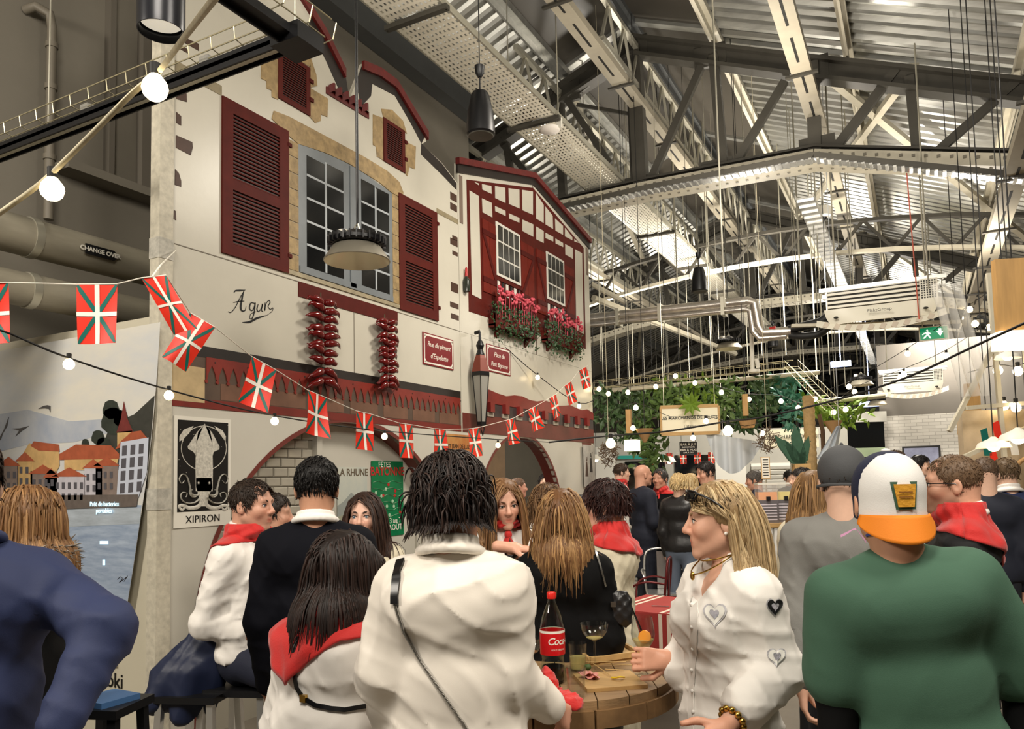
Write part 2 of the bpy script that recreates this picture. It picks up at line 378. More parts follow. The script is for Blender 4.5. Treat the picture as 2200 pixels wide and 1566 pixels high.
MB().bb(q0[0], 6.6, YB, YB + .32, q0[2], q1[2]).build('grey_band', mat('grey_band', (118, 113, 106), .6, var=.1, vs=2), wb)
# ================================================================== PAINTED HOUSE FRONTS (flat panels in the plane X = -4.1)
FX = -4.1
M_plas = mat('white_render_print', (206, 201, 186), .32, var=.07, vs=2.2, bump=.1, bs=25)
M_ox = mat('oxblood_paint', (88, 28, 21), .6, var=.25, vs=9, spec=.2)
M_ox2 = mat('oxblood_dark', (80, 20, 16), .6, var=.2, vs=9, spec=.2)
M_stone = mat('ochre_stone', (172, 146, 102), .55, var=.5, vs=16, bump=.5, bs=40)
M_tim = mat('dark_timber_print', (74, 50, 38), .5, var=.3, vs=10)
M_ink = mat('black_ink', (14, 14, 15), .4)
M_frame = mat('blue_grey_frame', (124, 130, 134), .4, var=.15, vs=8)
M_pane = mat('dark_pane_print', (13, 15, 17), .12, spec=.7)
M_wf = mat('white_frame_print', (224, 222, 212), .4)
M_tile_r = mat('red_eaves', (100, 26, 24), .5, var=.45, vs=22)
M_eave = mat('dark_brown_print', (38, 30, 26), .5, var=.4, vs=8)  # dark print tone, also used for the printed shade under the eaves
M_seam = mat('panel_seam', (120, 112, 98), .5)
c1f = lambda x, y: fac(680 + x / 3.011, y / 3.011)
c4f = lambda x, y: fac(350 + x / 2.525, 30 + y / 2.525)
c5f = lambda x, y: fac(360 + x / 3.131, 500 + y / 3.131)
c6f = lambda x, y: fac(900 + x / 2.238, 300 + y / 2.238)
def fac(px, py): p = U(px, py, X=FX); return (p[1], p[2])
def pan(name, poly, m, parent, t0=.0, t1=.004, **k):
    return MB().prism([(FX + t0, y, z) for (y, z) in poly], (t1 - t0, 0, 0)).build(name, m, parent, **k)
def rc(y0, y1, z0, z1): return [(y0, z0), (y1, z0), (y1, z1), (y0, z1)]
def arc(cy, cz, r, a0, a1, n): return [(cy + r * math.cos(R(a0 + (a1 - a0) * i / n)), cz + r * math.sin(R(a0 + (a1 - a0) * i / n))) for i in range(n + 1)]
def panel_with_hole(name, y0, y1, z0, z1, hole, m, parent, th=.04):
    """flat board with one opening that reaches its bottom edge; hole = outline from left foot over the crown to right foot"""
    poly = [(y0, z0), (y0, z1), (y1, z1), (y1, z0)] + hole[::-1]
    b = MB(); n = len(poly)
    bm = bmesh.new(); vs = [bm.verts.new((FX, y, z)) for (y, z) in poly]; f = bm.faces.new(vs)
    r = bmesh.ops.extrude_face_region(bm, geom=[f]); 
    for v in r['geom']:
        if isinstance(v, bmesh.types.BMVert): v.co.x -= th
    bmesh.ops.triangulate(bm, faces=[f for f in bm.faces if len(f.verts) > 4])
    me = bpy.data.meshes.new(name); bm.to_mesh(me); bm.free(); me.materials.append(m); return link(name, me, parent)

# ---- left house
hl = empty('house_front_mural', (0, 0, 0), label='printed white house front with large grey window and oxblood louvred shutters', cat='mural')
YL, YM, YR = 3.17, 6.62, 10.2
top = [(YL, 5.02), (3.42, 5.06), (3.72, 5.52), (4.08, 5.62), (4.45, 5.45), (4.84, 5.12), (4.83, 5.02), (4.92, 4.92), (5.02, 5.13), (5.10, 5.31), (5.32, 5.36), (5.56, 5.37), (6.06, 5.08), (6.05, 4.98), (5.98, 4.93), (6.33, 4.87), (YM, 4.76)]
pan('upper_panel', [(YL, 3.2), (YM, 3.2)] + top[::-1], M_plas, hl, -.04, 0)
pan('band_panel', rc(YL, YM, 2.16, 3.197), M_plas, hl, -.04, 0)
MB().bb(FX - .002, FX + .002, 4.945, 4.953, 2.16, 3.19).build('panel_joint', M_seam, hl)
MB().bb(FX - .002, FX + .003, YL, YM, 3.196, 3.202).build('panel_joint', M_seam, hl)
# corner quoins down the left edge
for (pts) in ([(1140, 575), (1205, 605), (1207, 660), (1140, 640)], [(1140, 725), (1170, 752), (1170, 812), (1140, 795)], [(1138, 875), (1242, 920), (1245, 955), (1232, 1005), (1138, 955)], [(1132, 1095), (1155, 1120), (1170, 1170), (1170, 1208), (1130, 1195)], [(1125, 1360), (1135, 1365), (1138, 1425), (1122, 1415)], [(1150, 225), (1285, 285), (1285, 330), (1190, 275), (1150, 260)], [(1150, 285), (1215, 320), (1218, 348), (1150, 310)]):
    pan('quoin', [fac(x / 3.011, y / 3.011) for (x, y) in pts], M_tim, hl)
for (x, y0, y1) in ((1905, 15, 70), (1905, 118, 170), (1895, 330, 412), (1890, 462, 515), (1895, 540, 592)):
    a, c = c5f(x + 10, y0), c5f(x + 66, y1); pan('quoin', rc(a[0], YM - .02, min(a[1], c[1]), max(a[1], c[1])), M_tim, hl)
for (y0, y1) in ((250, 285), (300, 332), (470, 500)):
    a, c = c6f(150, y0), c6f(150, y1); pan('quoin', rc(a[0], YM - .02, c[1], a[1]), M_tim, hl)
# string course between the storeys behind the shutters
pan('string_course', rc(YL + .02, 3.57, 4.33, 4.40), mat('aged_course', (150, 138, 110), .5, var=.3, vs=14), hl)
pan('string_course', rc(6.22, YM, 4.32, 4.37), mat('aged_course'), hl)
# louvred shutters
def shutter(y0, y1, z0, z1, rows, fr, parent=hl, slatn=15, dep=.016, lab=None):
    """red frame with louvre panels; rows = [(z0,z1),...] of the slatted fields"""
    s = empty('shutter', parent=parent); b = MB()
    b.bb(FX, FX + dep, y0, y0 + fr, z0, z1); b.bb(FX, FX + dep, y1 - fr, y1, z0, z1)
    zs = [z0] + [v for r_ in rows for v in r_] + [z1]
    for k in range(0, len(zs), 2): b.bb(FX, FX + dep, y0 + fr, y1 - fr, zs[k], zs[k + 1])
    b.build('shutter_frame', M_ox, s)
    MB().bb(FX, FX + .003, y0 + fr, y1 - fr, rows[0][0], rows[-1][1]).build('shutter_backing', M_eave, s)
    sl = MB(); hgt = (rows[0][1] - rows[0][0]) / slatn
    me = MB().add([(0, 0, -.42 * hgt), (0, 0, .12 * hgt), (dep * .7, 0, -.42 * hgt), (dep * .55, 0, -.0 * hgt), (0, y1 - y0 - 2 * fr, -.42 * hgt), (0, y1 - y0 - 2 * fr, .12 * hgt), (dep * .7, y1 - y0 - 2 * fr, -.42 * hgt), (dep * .55, y1 - y0 - 2 * fr, 0)],
        [(0, 1, 3, 2), (4, 6, 7, 5), (0, 4, 5, 1), (2, 3, 7, 6), (0, 2, 6, 4), (1, 5, 7, 3)]).mesh('slat', M_ox)
    for (a, c) in rows:
        n = max(3, round((c - a) / hgt))
        for i in range(n):
            o = link('slat', me, s); o.location = (FX + .003, y0 + fr, a + (i + .5) * (c - a) / n)
    for z in (z0 + .12, z1 - .12): MB().bb(FX, FX + .02, y1 - .01, y1 + .03, z, z + .03).build('hinge', M_ox2, s)
    return s
shutter(3.57, 4.19, 3.235, 4.33, [(3.315, 3.70), (3.775, 4.24)], .09, slatn=14)
shutter(5.58, 6.21, 3.23, 4.315, [(3.315, 3.70), (3.775, 4.235)], .09, slatn=14)
shutter(4.09, 4.43, 4.548, 4.94, [(4.585, 4.905)], .045, slatn=17, dep=.012)
shutter(5.37, 5.69, 4.535, 4.94, [(4.57, 4.905)], .045, slatn=17, dep=.012)
# stone surrounds
def stones(polys, conv, t1=.006):
    for p in polys: pan('stone', [conv(*q) for q in p], M_stone, hl, 0, t1)
stones([[(535, 205), (622, 165), (622, 465), (590, 452), (588, 415), (562, 405), (560, 365), (530, 350)], [(622, 165), (700, 162), (790, 215), (800, 290), (625, 188)], [(797, 230), (830, 330), (835, 390), (797, 400)], [(797, 402), (893, 460), (890, 560), (855, 545), (853, 580), (825, 592), (792, 556)],
        [(1138, 545), (1192, 565), (1192, 795), (1180, 785), (1160, 775), (1155, 720), (1138, 710)], [(1183, 515), (1240, 520), (1300, 580), (1322, 650), (1310, 640), (1194, 560)], [(1310, 690), (1370, 720), (1365, 842), (1335, 830), (1325, 880), (1307, 860)]], c4f)
pan('lintel_stone', [(4.03, 4.36), (4.05, 4.43), (4.2, 4.45), (4.62, 4.46), (5.1, 4.47), (5.42, 4.46), (5.6, 4.42), (5.66, 4.34), (5.64, 4.28), (5.48, 4.28), (5.3, 4.315), (4.9, 4.335), (4.6, 4.32), (4.3, 4.275), (4.19, 4.30)], M_stone, hl, 0, .008)
for i in range(8):
    z0 = 3.27 + i * .126; pan('jamb_stone', rc(4.2, 4.3, z0 + .004, z0 + .122), M_stone, hl, 0, .007); pan('jamb_stone', rc(5.485, 5.58, z0 + .004, z0 + .122), M_stone, hl, 0, .007)
pan('sill_stone', rc(4.15, 5.62, 3.235, 3.268), mat('worn_sill', (168, 156, 128), .5, var=.35, vs=14), hl, 0, .012)
pan('red_lintel_beam', rc(4.30, 5.55, 3.085, 3.2), M_ox, hl, 0, .007)
# large two-leaf window
win = empty('window_print', parent=hl)
arch_t = lambda y: 4.275 + .055 * math.sin(math.pi * max(0, min(1, (y - 4.3) / 1.185)))
ys = [4.3 + 1.185 * i / 14 for i in range(15)]
pan('window_frame', [(4.3, 3.268), (5.485, 3.29)] + [(y, arch_t(y)) for y in ys[::-1]], M_frame, win, 0, .005)
for (a, c, zt0, zt1) in ((4.39, 4.82, 4.225, 4.255), (5.05, 5.435, 4.265, 4.25)):
    zb = 3.335; wd = (c - a - .02) / 2
    for j in range(2):
        for i in range(5):
            y0 = a + j * (wd + .02); z0 = zb + i * .184; z1 = z0 + .166
            if i == 4: z1 = zt0 + (zt1 - zt0) * ((y0 - a) / (c - a)) - .005
            pan('pane', rc(y0, y0 + wd, z0, z1), M_pane, win, .004, .0065)
    b = MB(); b.bb(FX, FX + .011, a + wd, a + wd + .02, zb, 4.24)
    for i in range(1, 5): b.bb(FX, FX + .010, a, c, zb + i * .184 - .018, zb + i * .184)
    b.build('glazing_bars', mat('glazing_bar', (176, 182, 186), .4), win)
MB().bb(FX, FX + .014, 4.90, 4.97, 3.29, 4.32).build('meeting_stile', M_frame, win)
MB().bb(FX, FX + .014, 4.31, 5.48, 3.275, 3.325).build('bottom_rail', M_frame, win)
# eaves, gables and roof tiles of the print
def strip(name, pts, hgt, m, t1=.02, parent=hl):
    return pan(name, pts + [(y, z - hgt) for (y, z) in pts[::-1]], m, parent, 0, t1)
pan('eaves_shade', [(4.45, 5.42), (4.86, 5.1), (4.9, 4.93), (4.80, 4.90), (4.62, 5.1), (4.42, 5.28)], M_eave, hl, 0, .003)
strip('gable_board', [(4.08, 5.62), (4.30, 5.54), (4.60, 5.35), (4.84, 5.13)], .075, M_tile_r, .03)
strip('gable_board', [(3.72, 5.5), (4.08, 5.62)], .075, M_tile_r, .03)
pan('eaves_shade', [(5.0, 5.1), (5.08, 5.28), (5.55, 5.31), (6.03, 5.02), (5.97, 4.93), (5.80, 5.06), (5.55, 5.22), (5.22, 5.18), (5.2, 5.06), (5.06, 4.9)], M_eave, hl, 0, .003)
strip('gable_board', [(5.08, 5.32), (5.32, 5.37), (5.56, 5.37)], .08, M_tile_r, .03)
strip('gable_board', [(5.56, 5.37), (5.82, 5.22), (6.06, 5.08)], .08, M_tile_r, .03)
pan('eaves_shade', [(5.97, 4.93), (6.33, 4.86), (6.6, 4.75), (6.6, 4.68), (6.35, 4.74), (5.96, 4.82)], M_eave, hl, 0, .004)
for k in range(6):
    b = MB(); y = 4.645 + k * .085; z = 4.90 + .004 * k
    b.add([(FX + .035 * math.sin(math.pi * j / 6) + .004, y + .08 * j / 6, z + .03 * math.sin(math.pi * j / 6) + s * .07) for s in (0, -1) for j in range(7)], [(j, j + 1, 8 + j, 7 + j) for j in range(6)]); b.build('roof_tile', M_tile_r, hl, 60)
strip('eaves_board', [(4.62, 4.88), (5.16, 4.895)], .06, M_tile_r, .012)
# lambrequin band
pan('awning_shade', rc(YL + .01, YM - .01, 2.50, 2.575), M_eave, hl, 0, .004)
M_val = mat('valance_red', (132, 44, 34), .45, var=.35, vs=4)
M_valw = mat('valance_backing', (92, 74, 62), .5, var=.35, vs=5)
pan('door_top', rc(YL + .01, YM - .01, 2.165, 2.5), M_valw, hl, 0, .003)
pan('door_rail', rc(YL + .01, YM - .01, 2.165, 2.225), mat('rust_red', (120, 40, 32), .45, var=.25, vs=6), hl, 0, .005)
pts = []; n = 35; w_ = (YM - YL - .3) / n
for i in range(n):
    y = YL + .28 + i * w_
    pts += [(y, 2.35), (y + w_ * .12, 2.365), (y + w_ * .2, 2.40), (y + w_ * .5, 2.455), (y + w_ * .8, 2.40), (y + w_ * .88, 2.365)]
b = MB(); 
pan('valance', [(YL + .28, 2.505)] + pts + [(YM - .02, 2.35), (YM - .02, 2.505)], M_val, hl, 0, .009)
for i in range(n): pan('valance_drop', arc(YL + .28 + i * w_, 2.345, .013, 0, 330, 8), M_val, hl, 0, .011)
for i in range(12): pan('valance_stud', arc(YL + .35 + i * .28, 2.475, .006, 0, 300, 6), M_eave, hl, .008, .011)
for i in range(7): pan('door_board', rc(YL + .4 + i * .44, YL + .76 + i * .44, 2.23, 2.34), mat('door_board_print', (118, 84, 66), .5, var=.3, vs=6), hl, 0, .005)
pan('stone_pier', rc(YL + .01, YL + .27, 2.2, 2.43), mat('pale_pier', (196, 172, 130), .5, var=.3, vs=8), hl, 0, .006)
# handwritten word
def ribbon(name, strokes, m, parent, t1=.003):
    b = MB()
    for (pts, ws) in strokes:
        P = []; 
        for k in range(len(pts) - 1):
            for j in range(5):
                a = pts[max(k - 1, 0)], pts[k], pts[k + 1], pts[min(k + 2, len(pts) - 1)]; t = j / 5
                q = [.5 * ((2 * a[1][i]) + (-a[0][i] + a[2][i]) * t + (2 * a[0][i] - 5 * a[1][i] + 4 * a[2][i] - a[3][i]) * t * t + (-a[0][i] + 3 * a[1][i] - 3 * a[2][i] + a[3][i]) * t ** 3) for i in (0, 1)]
                P.append((q, ws[k] + (ws[k + 1] - ws[k]) * t))
        P.append((pts[-1], ws[-1])); vs = []; fs = []
        for i, (p, wd) in enumerate(P):
            q0 = P[max(i - 1, 0)][0]; q1 = P[min(i + 1, len(P) - 1)][0]; d = np.array(q1) - np.array(q0); d = d / (np.linalg.norm(d) + 1e-9); nn = (-d[1] * wd / 2, d[0] * wd / 2)
            vs += [(FX + t1, p[0] + nn[0], p[1] + nn[1]), (FX + t1, p[0] - nn[0], p[1] - nn[1])]
            if i: fs.append((2 * i - 2, 2 * i - 1, 2 * i + 1, 2 * i))
        b.add(vs, fs)
    return b.build(name, m, parent)
cv = lambda *p: [c5f(x, y) for (x, y) in p]
ribbon('lettering', [(cv((445, 405), (455, 390), (485, 388), (522, 385)), [.004, .01, .012, .003]), (cv((515, 390), (490, 430), (455, 500), (425, 535), (405, 530)), [.004, .006, .006, .006, .003]),
    (cv((512, 390), (500, 440), (490, 500), (500, 525), (520, 522), (527, 495)), [.004, .014, .017, .012, .006, .003]), (cv((440, 470), (475, 462), (515, 460)), [.003, .007, .004]),
    (cv((585, 475), (560, 472), (550, 505), (565, 525), (582, 500), (588, 470), (582, 530), (568, 575), (552, 575), (560, 545), (595, 530)), [.004, .008, .01, .006, .008, .009, .01, .008, .006, .004, .003]),
    (cv((608, 480), (600, 515), (612, 530), (630, 505), (638, 478), (630, 520), (642, 530)), [.005, .01, .006, .006, .009, .008, .004]),
    (cv((655, 470), (652, 525), (660, 480), (680, 455), (688, 470), (675, 495), (690, 515), (707, 505), (700, 530), (660, 560)), [.006, .009, .005, .007, .009, .006, .005, .006, .004, .003]),
    (cv((500, 603), (550, 600), (600, 575), (665, 555)), [.002, .016, .015, .002])], M_ink, hl)

# ---- chilli pepper strings
M_pep = mat('glossy_chilli', (104, 14, 14), .16, var=.35, vs=20, spec=.7)
M_stem = mat('pepper_twine', (90, 82, 60), .7)
def peppers(yc, ztop, zbot, wd, lab, seed):
    r_ = random.Random(seed); t = empty('pepper_string', (FX + .03, yc, ztop), label=lab, cat='pepper string', group='chilli strings on the house front')
    MB().tube([(0, 0, 0), (.0, .003, (zbot - ztop) * .5), (0, 0, zbot - ztop + .03)], .005, 6).build('twine', M_stem, t)
    n = 10; 
    for i in range(n):
        for s in (-1, 1):
            z = -.09 - (ztop - zbot - .15) * i / (n - 1) + r_.uniform(-.01, .01); L = wd * r_.uniform(.8, 1.05); dr = r_.uniform(-.16, .12) - (.35 if i > n - 3 else 0)
            pts = []; rs = []
            for k in range(8):
                u = k / 7; pts.append((.025 + .02 * math.sin(u * 3), s * (.004 + L * u), z + L * dr * u + .018 * math.sin(u * math.pi * 1.0) * (1 if r_.random() < 2 else 0) + .012 * u * u * r_.choice((-1, 1)))); rs.append(.001 + .040 * (math.sin(min(1, u * 2.1 + .25) * math.pi * .5) * (1 - u) ** .6))
            MB().tube(pts, rs, 9).build('pepper', M_pep, t, 180)
    return t
peppers(4.515, 3.155, 2.41, .19, 'longer string of glossy dark red chilli peppers below the big window', 1)
peppers(5.325, 3.13, 2.45, .155, 'shorter string of glossy dark red chilli peppers nearer the red street sign', 2)

# ---- red enamel street plates
M_plate = mat('red_enamel', (122, 20, 28), .25)
M_plw = mat('white_enamel', (232, 226, 214), .3)
def plate(y0, y1, z0, z1, lines, lab):
    t = empty('street_sign', (FX, (y0 + y1) / 2, z0), label=lab, cat='sign', group='red enamel street plates')
    w2, h = (y1 - y0) / 2, z1 - z0; c = .03
    MB().bb(0, .010, -w2, w2, 0, h).build('plate_back', M_plate, t)
    def oct_(m, cc): return [(-w2 + m + cc, m), (w2 - m - cc, m), (w2 - m, m + cc), (w2 - m, h - m - cc), (w2 - m - cc, h - m), (-w2 + m + cc, h - m), (-w2 + m, h - m - cc), (-w2 + m, m + cc)]
    MB().prism([(.010, y, z) for (y, z) in [(-w2 + .015, .012), (w2 - .015, .012), (w2 - .015, h - .012), (-w2 + .015, h - .012)]], (.002, 0, 0)).build('white_border', M_plw, t)
    MB().prism([(.012, y, z) for (y, z) in oct_(.03, c)], (.002, 0, 0)).build('red_field', M_plate, t)
    for i, (s, sz) in enumerate(lines): text_mesh('lettering', s, sz, frame((.0145, 0, h * (.66 - .36 * i)), (0, 1, 0), (0, 0, 1)), M_plw, t, shear=.3, bold=0, spacing=.95)
    for (y, z) in ((-w2 + .03, .03), (w2 - .03, .03), (-w2 + .03, h - .03), (w2 - .03, h - .03)): MB().ball((.014, y, z), .007, 8, 5).build('screw', M_rod, t)
plate(5.94, 6.475, 2.774, 3.083, [('Rue du piment', .072), ("d'Espelette", .074)], 'red plate reading Rue du piment d Espelette')
plate(7.15, 7.70, 2.852, 3.153, [('Place du', .076), ('Petit Bayonne', .072)], 'red plate reading Place du Petit Bayonne')

# ---- right house
hr = empty('house_front_mural', (0, 0, 0), label='printed half-timbered house front with oxblood beams and two small windows', cat='mural')
pan('upper_panel', [(YM + .005, 3.2), (YR, 3.2), (YR, 5.12), (8.41, 5.45), (YM + .005, 4.98)], M_plas, hr, -.04, .002)
pan('band_panel', rc(YM + .005, YR, 2.16, 3.197), M_plas, hr, -.04, .002)
MB().bb(FX, FX + .006, 8.40, 8.412, 3.2, 5.45).build('panel_joint', M_tim, hr)
strip('roof_edge', [(YM - .03, 5.02), (8.41, 5.5)], .07, M_tile_r, .05, hr); strip('roof_edge', [(8.41, 5.5), (YR + .03, 5.16)], .07, M_tile_r, .05, hr)
strip('roof_edge', [(YM - .02, 4.955), (8.41, 5.435)], .09, M_eave, .02, hr); strip('roof_edge', [(8.41, 5.435), (YR + .02, 5.095)], .09, M_eave, .02, hr)
pan('side_board', rc(YM + .03, YM + .09, 4.35, 4.86), mat('grey_board', (120, 104, 92), .5), hr, .002, .008); pan('side_board', rc(10.1, 10.17, 4.6, 5.0), mat('grey_board'), hr, .002, .008)
TB = .002
pan('timber_field', [(6.80, 3.44), (10.0, 3.50), (10.02, 4.97), (8.41, 5.31), (6.80, 4.86)], M_ox, hr, TB, .006)
Wp = lambda *p: pan('infill', [c6f(x, y) for (x, y) in p], M_plas, hr, TB, .010)
Wp((240, 245), (285, 272), (297, 768), (252, 745)); Wp((262, 204), (284, 211), (284, 220)); Wp((300, 214), (345, 224), (347, 262), (302, 241)); Wp((363, 224), (412, 232), (413, 306), (364, 282)); Wp((428, 234), (480, 241), (481, 332), (430, 310)); Wp((493, 242), (545, 250), (545, 362), (495, 340))
Wp((300, 283), (347, 305), (350, 375), (303, 350)); Wp((363, 320), (413, 343), (414, 368), (364, 345)); Wp((430, 355), (480, 377), (480, 400), (431, 380)); Wp((495, 385), (547, 408), (547, 468), (495, 440))
Wp((560, 258), (597, 315), (597, 402), (561, 380)); Wp((605, 322), (640, 366), (642, 430), (606, 408)); Wp((652, 380), (690, 415), (690, 458), (654, 438)); Wp((700, 425), (735, 470), (735, 484), (700, 466)); Wp((745, 478), (768, 497), (745, 490))
Wp((561, 418), (597, 440), (597, 498), (562, 480)); Wp((606, 448), (643, 468), (643, 490), (606, 474)); Wp((654, 476), (690, 497), (691, 517), (655, 500)); Wp((701, 503), (737, 522), (738, 574), (702, 553)); Wp((748, 527), (782, 547), (790, 935), (755, 915))
M_sh = mat('oxblood_shutter', (112, 36, 26), .6, var=.25, vs=7, spec=.2)
def plank_shutter(y0, y1, z0, z1, flip):
    s = empty('shutter', parent=hr)
    for i in range(2):
        wd = (y1 - y0) / 2; MB().bb(FX, FX + .016, y0 + i * wd + .003, y0 + (i + 1) * wd - .003, z0, z1).build('plank', M_sh, s)
    for z in (z0 + .14, z1 - .14): MB().bb(FX, FX + .022, y0, y1, z - .03, z + .03).build('ledge', M_ox2, s)
    a, c = ((y0 + .02, z0 + .17), (y1 - .02, z1 - .17)); 
    if flip: a, c = (y1 - .02, z0 + .17), (y0 + .02, z1 - .17)
    MB().bar((FX + .012, a[0], a[1]), (FX + .012, c[0], c[1]), .05, .022, up=(1, 0, 0)).build('diagonal', M_ox2, s)
plank_shutter(7.1, 7.4, 3.72, 4.53, True); plank_shutter(8.02, 8.36, 3.72, 4.53, False); plank_shutter(8.45, 8.72, 3.74, 4.55, True); plank_shutter(9.31, 9.62, 3.74, 4.55, False)
for (y0, y1) in ((7.41, 8.0), (8.735, 9.29)):
    wn = empty('window_print', parent=hr); z0, z1 = 3.97, 4.59
    MB().bb(FX, FX + .016, y0, y1, z0, z1).build('window_frame', M_wf, wn)
    pw = (y1 - y0 - .14) / 4
    for j in range(4):
        for i in range(3):
            y = y0 + .04 + j * (pw + .02); h_ = (z1 - z0 - .1) / 3; z = z0 + .03 + i * (h_ + .02); MB().bb(FX, FX + .018, y, y + pw, z, z + h_).build('pane', M_pane, wn)
    for j in range(6): MB().bb(FX, FX + .014, y0 + .02 + j * .1, y0 + .07 + j * .1, 3.76, 3.91).build('baluster', M_wf if j % 2 == 0 else M_pane, wn)
    MB().bb(FX, FX + .02, y0 - .02, y1 + .02, 3.915, 3.95).build('rail', M_ox, wn)
# flower boxes
M_leaf = mat('geranium_leaf', (46, 78, 42), .5, var=.4, vs=30); M_fl = mat('geranium_petal', (206, 84, 98), .5, var=.25, vs=30)
def flowerbox(y0, y1, z, lab, seed):
    r_ = random.Random(seed); t = empty('flower_box', (FX, (y0 + y1) / 2, z), label=lab, cat='flower box', group='flower boxes under the printed windows'); h = (y1 - y0) / 2
    b = MB(); b.bb(0, .09, -h, h, -.02, .02); b.bb(.075, .095, -h, h, -.02, .13); b.bb(0, .09, -h, -h + .03, .0, .13); b.bb(0, .09, h - .03, h, 0, .13); b.build('trough', M_ox, t)
    for s in (-.7, .7): MB().prism([(0, s * h - .03, -.02), (.08, s * h - .03, -.02), (0, s * h - .03, -.12)], (0, .06, 0)).build('bracket', M_ox, t)
    lb = MB()
    for i in range(520):
        y = r_.uniform(-h * 1.06, h * 1.06); zz = r_.uniform(-.06, .26) - (.12 if r_.random() < .18 else 0); x = .10 + r_.uniform(-.05, .06) - .1 * abs(zz - .12); L = r_.uniform(.03, .055); a = r_.uniform(0, 6.28); tl = r_.uniform(-.6, .6)
        c = Vector((x, y, zz)); u = Vector((tl, math.cos(a), math.sin(a))).normalized(); v = Vector((.5, -math.sin(a), math.cos(a))).normalized()
        lb.add([c - u * L * .5, c + v * L * .4, c + u * L * .5, c - v * L * .4, c + Vector((.012, 0, 0))], [(0, 4, 1), (1, 4, 2), (2, 4, 3), (3, 4, 0)])
    lb.build('foliage', M_leaf, t, kind='stuff')
    for i in range(16):
        y = -h + (i + .5) / 16 * 2 * h + r_.uniform(-.03, .03); zz = r_.uniform(.27, .42); fb = MB()
        for k in range(9): fb.ball((.11 + r_.uniform(-.02, .03), y + r_.uniform(-.035, .035), zz + r_.uniform(-.035, .035)), r_.uniform(.014, .024), 6, 4)
        fb.tube([(.1, y, .1), (.11, y, zz)], .004, 5); fb.build('blossom', M_fl, t, 60)
flowerbox(7.22, 8.24, 3.36, 'geranium box with pink blooms under the left half-timbered window', 3); flowerbox(8.55, 9.6, 3.40, 'geranium box with pink blooms under the right half-timbered window', 4)
# masonry band and beam ends under the eaves of the right house
M_red2 = mat('weathered_red', (132, 40, 36), .45, var=.3, vs=6)
zz = [(YM + .36, 2.63)] + [(YM + .36 + i * .2, 2.63 + .02 * math.sin(i * 1.7)) for i in range(1, 16)] + [(YR, 2.6)]
pan('red_beam', [(YM + .36, 2.5)] + zz + [(YR, 2.5)], M_red2, hr, TB, .012)
pan('shadow_recess', rc(YM + .36, YR, 2.34, 2.5), mat('recess_print', (70, 60, 60), .5, var=.3, vs=4), hr, TB, .005)
pan('lower_band', rc(YM + .02, YR, 2.165, 2.36), mat('brick_red_band', (112, 52, 44), .5, var=.3, vs=5), hr, TB, .008)
for i in range(9):
    y = 7.15 + i * .34; MB().bb(FX, FX + .05, y, y + .09, 2.40, 2.51).build('beam_end', M_red2, hr); MB().bb(FX, FX + .02, y - .02, y + .12, 2.355, 2.40).build('corbel', mat('grey_corbel', (168, 158, 144), .5), hr)
# lantern
t = empty('wall_lantern', (FX + .11, 6.84, 2.25), label='black street lantern with copper hood between the two house fronts', cat='lantern')
M_cop = mat('copper_hood', (112, 50, 36), .4, .2); M_lg = mat('frosted_lantern_glass', (150, 148, 140), .3, alpha=1)
MB().lathe([(.075, 0), (.135, .36), (.15, .50), (.155, .52)], n=6).build('glass_body', M_lg, t)
b = MB()
for k in range(6):
    a = math.pi * k / 3; b.tube([(.08 * math.cos(a), .08 * math.sin(a), .0), (.157 * math.cos(a), .157 * math.sin(a), .52)], .009, 5)
b.lathe([(.09, -.02), (.09, .02)], n=6); b.lathe([(.17, .50), (.17, .54)], n=6); b.build('cage', M_black, t)
MB().lathe([(.17, .54), (.11, .68), (.08, .72)], n=6).build('hood', M_cop, t)
MB().lathe([(.08, .72), (.06, .75), (.045, .78), (.07, .82), (.05, .86), (.025, .88), (.02, .96), (.012, .97)], n=14).build('finial', M_black, t, 40)
MB().tube([(-.1, 0, .96), (0, 0, .97)], .02, 8).build('arm', M_black, t)
MB().tube([(.02, -.04, .0), (.02, -.05, -.06), (.02, 0, -.12), (.02, .05, -.06), (.02, .04, 0)], .009, 6).build('tail_scroll', M_black, t)
MB().ball((0, 0, .42), .05, 12, 8).build('lamp_globe', mat('lantern_glow', (255, 235, 190), .4, emit=(255, 225, 160), es=2.5), t, 60)
t.scale = (.62, .62, 1)
# small wine bottle charm
t = empty('bottle_charm', (FX + .03, 6.72, 3.62), label='small bottle ornament with red neck hung at the edge of the half-timbered front', cat='ornament')
MB().lathe([(0, 0), (.035, .01), (.04, .12), (.015, .17)], n=12).build('bottle_body', mat('bottle_dark', (40, 44, 36), .2), t, 40)
MB().lathe([(.017, .168), (.012, .26), (.004, .27)], n=10).build('red_neck', mat('red_foil', (170, 22, 26), .4), t, 40)

